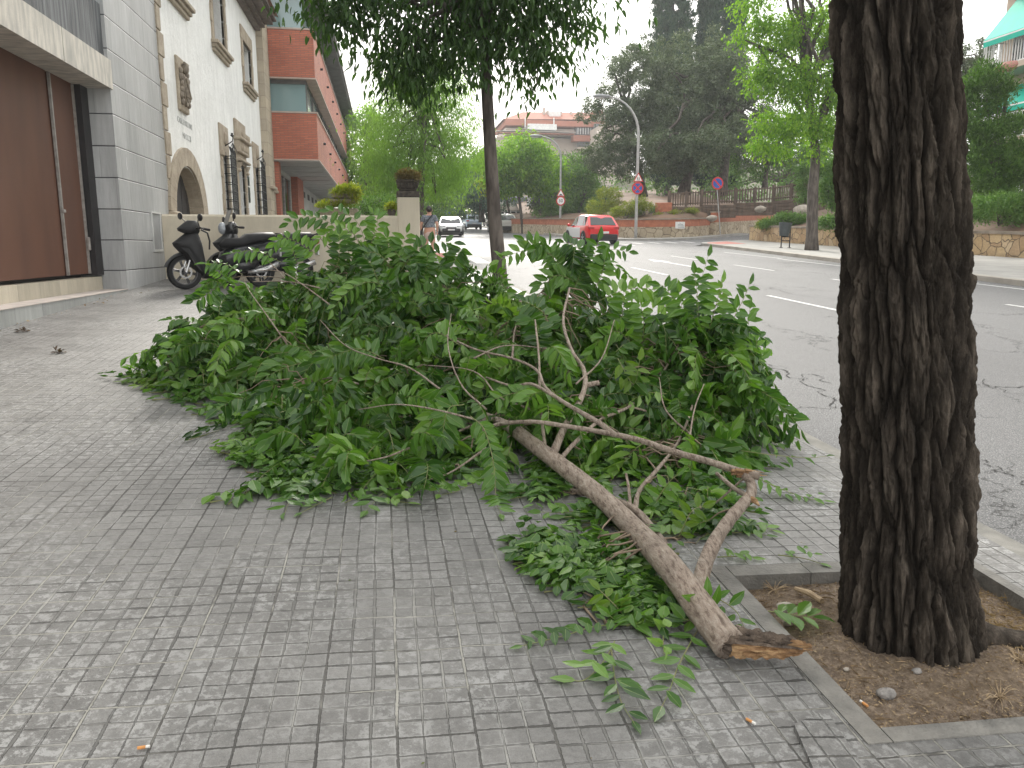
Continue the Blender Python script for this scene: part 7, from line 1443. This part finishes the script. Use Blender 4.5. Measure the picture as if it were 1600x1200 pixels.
SP = [([(735, 650, 4.05), (757, 672, 3.9), (772, 730, 3.75), (775, 790, 3.6), (783, 836, 3.42)], 26, .095, (0, -1, .35)),
 ([(700, 628, 4.3), (675, 655, 4.2), (662, 700, 4.1)], 13, .12, (0, -1, .4)), ([(725, 632, 4.2), (700, 640, 4.15), (690, 690, 4.05)], 12, .115, (0, -1, .4)),
 ([(640, 705, 4.3), (570, 715, 4.1), (500, 745, 3.9), (455, 780, 3.65), (445, 815, 3.5)], 24, .10, (0, -.8, .7)), ([(640, 760, 3.9), (600, 775, 3.75), (572, 818, 3.5)], 14, .09, (0, -.3, 1)), ([(520, 790, 3.7), (495, 805, 3.6), (470, 818, 3.5)], 10, .06, (0, -.2, 1)), ([(600, 790, 3.65), (640, 800, 3.6)], 8, .08, (0, -.2, 1)),
 ([(450, 725, 4.3), (400, 732, 4.25), (372, 740, 4.2)], 10, .09, (0, -.3, 1)), ([(300, 585, 6.3), (250, 590, 6.3), (198, 597, 6.3)], 22, .11, (0, -.3, 1), GY), ([(285, 600, 6.1), (240, 603, 6.1), (215, 603, 6.1)], 14, .09, (0, -.2, 1), GY), ([(310, 620, 5.9), (298, 640, 5.75), (290, 655, 5.6)], 8, .10, (0, -1, .3)),
 ([(330, 520, 6.8), (290, 500, 6.8), (262, 500, 6.8)], 12, .11, (0, -.6, 1)), ([(380, 430, 7.3), (350, 412, 7.3), (320, 412, 7.3)], 10, .11, (0, -.6, 1)), ([(350, 440, 7.3), (315, 465, 7.25), (300, 470, 7.2)], 9, .13, (0, -1, .5)), ([(390, 440, 7.2), (370, 470, 7.1), (355, 500, 7.0)], 12, .12, (0, -1, .4)), ([(420, 440, 7.2), (410, 470, 7.1), (405, 500, 7.0)], 10, .12, (0, -1, .4)),
 ([(440, 410, 7.4), (400, 392, 7.4), (360, 396, 7.4)], 12, .11, (0, -.6, 1)), ([(500, 400, 7.4), (450, 372, 7.4), (428, 380, 7.4)], 14, .11, (0, -1, .6)), ([(548, 400, 7.3), (520, 352, 7.4), (480, 338, 7.5), (448, 350, 7.5)], 16, .11, (0, -1, .5)), ([(575, 395, 7.3), (560, 350, 7.4), (535, 332, 7.4), (512, 330, 7.4)], 12, .11, (0, -1, .5)), ([(560, 372, 7.3), (540, 358, 7.3), (520, 358, 7.3), (498, 375, 7.3)], 12, .11, (0, -1, .5)), ([(578, 385, 7.3), (590, 350, 7.3), (582, 332, 7.3)], 10, .11, (0, -1, .4)),
 ([(615, 440, 7.1), (625, 400, 7.1), (636, 362, 7.1)], 12, .12, (0, -1, .5)), ([(625, 425, 7), (650, 392, 7), (680, 378, 7), (712, 380, 7)], 12, .11, (0, -1, .5)), ([(640, 420, 7), (610, 385, 7.1), (600, 380, 7.1)], 8, .11, (0, -1, .5)), ([(655, 440, 7), (660, 410, 7), (655, 385, 7)], 9, .12, (0, -1, .3)),
 ([(790, 470, 7), (760, 432, 7), (728, 428, 7)], 11, .11, (0, -.7, .8)), ([(880, 455, 6.2), (870, 412, 6.2), (845, 388, 6.2), (815, 392, 6.2), (778, 408, 6.2)], 20, .11, (0, -1, .5)), ([(862, 400, 6.2), (840, 385, 6.2), (818, 375, 6.2)], 9, .10, (0, -1, .5)), ([(905, 450, 6.1), (925, 410, 6.1), (935, 375, 6.1)], 16, .12, (0, -1, .4)), ([(930, 400, 6.1), (955, 390, 6.1), (985, 394, 6.1)], 8, .085, (0, -1, .4)), ([(920, 410, 6.1), (900, 385, 6.15), (880, 378, 6.2)], 10, .11, (0, -1, .4)), ([(900, 440, 6.1), (870, 430, 6.1), (842, 448, 6.1)], 9, .13, (0, -1, .4)), ([(935, 470, 5.9), (980, 452, 5.9), (1025, 455, 5.9), (1045, 490, 5.8)], 18, .12, (0, -1, .5)), ([(930, 450, 6), (940, 430, 6), (945, 405, 6)], 9, .12, (0, -1, .4)),
 ([(1060, 580, 5.1), (1075, 510, 5.2), (1092, 450, 5.3), (1107, 398, 5.3)], 22, .095, (0, -1, .3)), ([(1110, 560, 5.0), (1145, 500, 5.1), (1165, 460, 5.1), (1172, 442, 5.1)], 16, .09, (0, -1, .3)), ([(1130, 560, 4.9), (1165, 520, 4.95), (1172, 480, 4.95)], 12, .085, (0, -1, .3)), ([(1120, 620, 4.8), (1160, 590, 4.8), (1180, 560, 4.8), (1182, 530, 4.8)], 13, .085, (0, -1, .3)), ([(1140, 620, 4.7), (1175, 610, 4.7), (1202, 640, 4.65), (1210, 700, 4.5)], 16, .085, (0, -1, .3)), ([(1060, 480, 5.4), (1040, 450, 5.4), (1030, 445, 5.4)], 8, .11, (0, -1, .5)), ([(1120, 480, 5.2), (1130, 455, 5.2), (1122, 448, 5.2)], 6, .06, (0, -1, .5), GY),
 ([(1160, 735, 3.7), (1210, 760, 3.6), (1250, 775, 3.55), (1290, 790, 3.5)], 16, .075, (0, -.2, 1)), ([(1130, 700, 4.1), (1200, 710, 3.95), (1260, 715, 4.0), (1300, 712, 4.0)], 9, .07, (0, -.3, 1)), ([(1120, 830, 3.25), (1160, 845, 3.15), (1200, 850, 3.1)], 9, .075, (0, -.2, 1)), ([(1150, 800, 3.3), (1190, 830, 3.2), (1210, 840, 3.15)], 7, .075, (0, -.3, 1)), ([(1120, 890, 2.9), (1150, 885, 2.9), (1178, 880, 2.88)], 6, .07, (0, -.4, 1)), ([(1215, 880, 2.9), (1255, 882, 2.86), (1285, 892, 2.8)], 7, .06, (0, -.3, 1)),
 ([(1040, 975, 2.4), (1000, 990, 2.42), (965, 950, 2.46), (935, 920, 2.52)], 14, .075, (0, -.7, .7), GY), ([(1110, 975, 2.36), (1060, 968, 2.38), (990, 985, 2.4), (950, 960, 2.44)], 13, .085, (0, -.9, .5)), ([(985, 1000, 2.4), (930, 1010, 2.4), (880, 1030, 2.35), (812, 1030, 2.30)], 16, .065, (0, -.5, 1)), ([(960, 1015, 2.3), (945, 1060, 2.2), (915, 1090, 2.1), (890, 1088, 2.1)], 8, .085, (0, -.4, 1)), ([(955, 1030, 2.25), (960, 1080, 2.1), (970, 1120, 1.98), (990, 1165, 1.88)], 12, .082, (0, -.4, 1)), ([(1090, 1000, 2.35), (1060, 1070, 2.15), (1045, 1110, 2.02), (1030, 1150, 1.93)], 10, .088, (0, -.4, 1)), ([(1040, 985, 2.4), (1035, 1030, 2.3), (1038, 1075, 2.15)], 5, .075, (0, -1, .2)),
 ([(1100, 935, 2.5), (1120, 935, 2.45), (1150, 955, 2.38), (1165, 985, 2.3)], 8, .07, (0, -1, .4)), ([(1120, 950, 2.45), (1105, 940, 2.4), (1085, 935, 2.36)], 5, .085, (0, -1, .4)), ([(930, 790, 3.5), (890, 800, 3.4), (840, 800, 3.4)], 9, .075, (0, -.6, .7)), ([(1010, 810, 3.4), (1040, 760, 3.4), (1060, 740, 3.4)], 9, .085, (0, -1, .5)), ([(1060, 840, 3.1), (1080, 800, 3.1), (1100, 790, 3.1)], 9, .075, (0, -1, .5), GY), ([(700, 755, 3.9), (690, 775, 3.8), (685, 790, 3.7)], 7, .085, (0, -1, .4)), ([(770, 740, 3.9), (740, 755, 3.8), (690, 780, 3.7)], 12, .08, (0, -1, .4)),
 ([(800, 690, 4.2), (790, 720, 4.1), (770, 745, 4.0)], 8, .10, (0, -1, .4)), ([(830, 610, 4.3), (800, 615, 4.3), (770, 625, 4.3)], 9, .09, (0, -1, .5)), ([(965, 560, 4.6), (990, 600, 4.5), (1000, 560, 4.5)], 8, .09, (0, -1, .5), GY), ([(860, 520, 5.3), (850, 490, 5.4), (820, 470, 5.5)], 12, .12, (0, -1, .6)), ([(700, 470, 6.5), (650, 455, 6.5), (610, 470, 6.5), (590, 500, 6.4)], 16, .13, (0, -1, .6)), ([(760, 480, 6.5), (800, 470, 6.5), (850, 480, 6.4)], 12, .12, (0, -1, .6)), ([(520, 560, 5.7), (460, 570, 5.7), (410, 590, 5.6)], 14, .11, (0, -.8, .8)), ([(600, 560, 5.3), (560, 545, 5.3), (510, 560, 5.3)], 14, .12, (0, -.9, .7)), ([(720, 540, 5.2), (680, 520, 5.2), (650, 545, 5.2)], 12, .12, (0, -.9, .7))]
for bx, by, Y_, tx, ty in ((1085, 560, 5.1, 1085, 425), (1095, 560, 5.0, 1128, 440), (1060, 560, 5.2, 1062, 455), (1130, 590, 4.9, 1150, 480), (1100, 600, 4.9, 1170, 500), (1000, 560, 5.4, 1000, 470), (960, 540, 5.6, 975, 455), (1150, 640, 4.6, 1195, 600), (1145, 600, 4.8, 1190, 560), (890, 470, 6.1, 915, 395), (880, 460, 6.2, 860, 395), (700, 480, 6.8, 705, 415), (655, 450, 6.9, 668, 395), (460, 450, 7.2, 455, 385), (520, 440, 7.2, 530, 365), (600, 440, 7.1, 605, 370), (1170, 670, 4.5, 1205, 680), (1120, 650, 4.6, 1185, 660)):
    SP.append(([(bx, by, Y_), (bx*.6+tx*.4+6, by*.45+ty*.55, Y_), (tx, ty, Y_)], 15, .105, (.2*math.sin(bx), -1, .4)))
for s_ in SP:
    up_ = s_[0][0][2] > 4.5; spray(s_[0], int(s_[1]*(1.4 if up_ else 1.1)), s_[2]*(1.15 if up_ else 1.05), s_[4] if len(s_) > 4 else GL, face=s_[3])
# ================================================================== LITTER AND SMALL THINGS
def loose(px, py, ang, n, lf_, label, grp='loose leafy twigs on the ground', h=.012):
    q = gh(px, py, h); c_ = [(q[0]+math.cos(ang)*t*.09*n/5, q[1]+math.sin(ang)*t*.09*n/5) for t in (0, .5, 1)]
    in_b = BX0 < q[0] < BX1 and BY0 < q[1] < BY1; zf_ = (lambda x, y: soilz(min(max(x, BX0), BX1), min(max(y, BY0), BY1))+.012) if in_b else (lambda x, y: GW(x, y)+.008)
    e = empty('leafy_twig', (q[0], q[1], zf_(q[0], q[1])), label, 'twig', grp)
    pts = [(x, y, zf_(x, y)+.012) for x, y in c_]; return spray(pts, n, lf_, GL, True, e, .0022, (0, -.15, 1), 'leaves', .05)
loose(1200, 958, R(-22), 9, .100, 'dark green leafy twig lying in the soil left of the big trunk')
loose(385, 665, R(10), 9, .07, 'small leafy twig lying flat left of the heap of leaves')
loose(1300, 445, R(190), 7, .09, 'scrap of leaves on the carriageway left of the big trunk') if False else None
def obj1(name, mb, mat, label, cat, grp=None, smooth=False): return tag(mb.build(name, mat, smooth=smooth), label, cat, grp)
m_pale = pm('pale dry stick', (.42, .32, .20), (.24, .17, .10), 30, .8, .004, 60)
a = gh(1243, 925, -.03); c_ = gh(1283, 957, -.04); b = MB(); za = soilz(a[0], a[1])+.022; zc = soilz(c_[0], c_[1])+.016
b.tube([(a[0], a[1], za), ((a[0]+c_[0])/2, (a[1]+c_[1])/2, (za+zc)/2+.008), (c_[0], c_[1], zc)], [.009, .013, .011], 8); obj1('broken_stick', b, m_pale, 'pale broken stick with a dark end lying in the basin soil', 'stick')
m_gst2 = pm('rough grey stone', (.30, .28, .26), (.16, .15, .14), 40, .95, .01, 120)
def stone(px, py, r, mt, lab, s, grp='stones in the basin soil'):
    q = gh(px, py, -.03); boulder(q[0], q[1], soilz(q[0], q[1])+r*.42, r, lab, grp, mt, s)
stone(1384, 1098, .030, m_gst2, 'rough round grey stone near the front edge of the basin soil', 5); stone(1322, 1054, .011, m_rock, 'small white pebble in the basin soil left of the root', 6); stone(1430, 1070, .016, m_gst2, 'flat grey pebble below the front of the big trunk', 7); stone(1575, 1012, .022, m_blk, 'black lump right of the big trunk', 8); stone(1228, 950, .035, m_rock, 'broken pale stone beside the stick in the basin', 9); stone(1232, 975, .024, m_cap, 'brown stone half under the dark leaves in the basin', 10)
m_filt = pm('orange cigarette filter', (.55, .25, .08), None, 30, .8); m_pap = pm('white cigarette paper', (.7, .68, .64), None, 30, .8)
def butt(px, py, ang, lab, soil=False):
    q = gh(px, py, 0); z = (soilz(q[0], q[1]) if soil else GW(q[0], q[1]))+.006; d = V(math.cos(ang), math.sin(ang), 0); e = empty('cigarette_butt', (q[0], q[1], z-.005), lab, 'cigarette butt', 'cigarette butts on the ground'); q = V(q[0], q[1], z)
    b = MB(); b.tube([q, q+d*.020], .0042, 8); b.build('filter', m_filt, e); b = MB(); b.tube([q+d*.0201, q+d*.030], .004, 8); b.build('paper', m_pap, e)
butt(1166, 1126, R(-62), 'orange and white cigarette butt in a pavement joint below the torn butt'); butt(1356, 1101, R(100), 'short orange cigarette butt beside the round grey stone', True); butt(215, 1172, R(5), 'flattened cigarette butt on the paving at the lower left')
# dry litter on the soil, one uncountable scatter
def scatter(n, x0, x1, y0, y1, zf_, sz, asp, cols, name, label, tilt=.35, dens=None):
    X = x0+(x1-x0)*rnd.random(n); Y = y0+(y1-y0)*rnd.random(n)
    if dens is not None: k = rnd.random(n) < dens(X, Y); X, Y = X[k], Y[k]
    n = len(X); P = np.stack([X, Y, zf_(X, Y)+.002+.006*rnd.random(n)], 1); D = unit(n, rnd); D[:, 2] *= tilt; Nn = rnd.normal(size=(n, 3))*.5+V(0, 0, 1); l_ = sz*(.4+1.2*rnd.random(n)**2)
    v, f = leaves(P, D, Nn, l_, l_*asp, TS); o = npmesh(name, v, f, leafmat(name+' scraps', cols, .9, .05, .2)); return tag(o, label, 'litter', kind='stuff')
sz_ = lambda X, Y: .039*Y+.1*(1-np.exp(-Y/10))-.033*X+near_soil(X, Y)
nodisk = lambda X, Y: (np.hypot(X-1.80, Y-2.275) > .24)
scatter(9000, BX0+.01, BX1, BY0+.01, BY1-.01, sz_, .011, .35, [(.10, .065, .04), (.24, .17, .10), (.38, .29, .18), (.16, .11, .07)], 'soil_litter', 'fine dry crumbs and chaff over the basin soil', dens=nodisk)
scatter(1500, 2.05, BX1, BY0+.2, BY1-.02, sz_, .035, .10, [(.36, .27, .15), (.28, .20, .10), (.20, .14, .08)], 'dry_straw', 'straw coloured dry grass bits right of the big trunk', dens=nodisk)
scatter(260, BX0, 2.0, BY0, BY1, sz_, .05, .05, [(.16, .11, .07), (.30, .22, .14)], 'twiglets', 'thin dry twiglets scattered on the basin soil', .1, dens=nodisk)
gz = lambda X, Y: .039*Y+.1*(1-np.exp(-Y/10))-.033*X+.001
scatter(700, -4.03, -3.2, 7, 13.2, gz, .035, .6, [(.34, .24, .15), (.45, .36, .26), (.20, .13, .08), (.50, .44, .36)], 'gutter_litter', 'drift of dry leaf scraps along the foot of the step', dens=lambda X, Y: rnd.random(len(X)) < np.exp(-(X+4.03)/.09))
scatter(160, -3, 2.6, 1.5, 9, gz, .012, .5, [(.10, .08, .05), (.2, .16, .1), (.08, .12, .03)], 'pavement_specks', 'tiny scraps dotted over the paving', .15)
scatter(700, 2.3, 3.0, 8, 12, gz, .03, .5, [(.10, .2, .03), (.05, .12, .02), (.2, .2, .08)], 'kerb_leaf_scraps', 'green leaf scraps scattered by the kerb behind the heap', .2) if False else None
for px, py, lab in ((36, 519, 'dark clump of dry debris near the step'), (97, 551, 'small brown clump of debris on the paving')):
    q = gh(px, py); (v, f), _ = crown([(q[0], q[1], q[2]+.008, .07, .03, .006)], 36, .05, .025, 0, .03, 10, TS, .1, px); tag(npmesh('dry_clump', clampz(v), f, leafmat('dry debris', [(.08, .06, .05), (.15, .11, .08)], .9, .05)), lab, 'debris', 'clumps of debris by the step')
# dry grass tufts at the edge of the basin
for px, py, s_, lab in ((1560, 1105, 1, 'dry straw tuft at the front right of the basin'), (1200, 905, 2, 'withered brown tuft in the back corner of the basin'), (1590, 1050, 3, 'dry tuft by the surface root')):
    q = gh(px, py, -.03); q[0] = min(max(q[0], BX0+.03), BX1-.03); q[1] = min(max(q[1], BY0+.03), BY1-.03); q[2] = soilz(q[0], q[1]); b = MB(); rr = random.Random(s_)
    for k_ in range(26): a = rr.uniform(0, 6.3); l_ = rr.uniform(.03, .09); u_ = V(math.cos(a), math.sin(a), rr.uniform(.1, .9)); u_ /= np.linalg.norm(u_); b.tube([q, q+u_*l_*.6, q+u_*l_+V(0, 0, -l_*.25)], [.0016, .0012, .0005], 4)
    obj1('dry_tuft', b, m_pale, lab, 'grass tuft', 'dry tufts in the basin')
# ================================================================== THE AIR
hz = bpy.data.materials.new('warm city haze'); hz.use_nodes = True; nt = hz.node_tree; nt.nodes.clear()
ho = nt.nodes.new('ShaderNodeOutputMaterial'); hv = nt.nodes.new('ShaderNodeVolumePrincipled'); hv.inputs['Density'].default_value = .0006; hv.inputs['Color'].default_value = (.93, .96, 1, 1); hv.inputs['Anisotropy'].default_value = .35
L(nt, hv.outputs[0], ho.inputs['Volume'])
b = MB(); b.box((10, 90, 19), (260, 300, 52)); tag(b.build('haze', hz), kind='stuff')
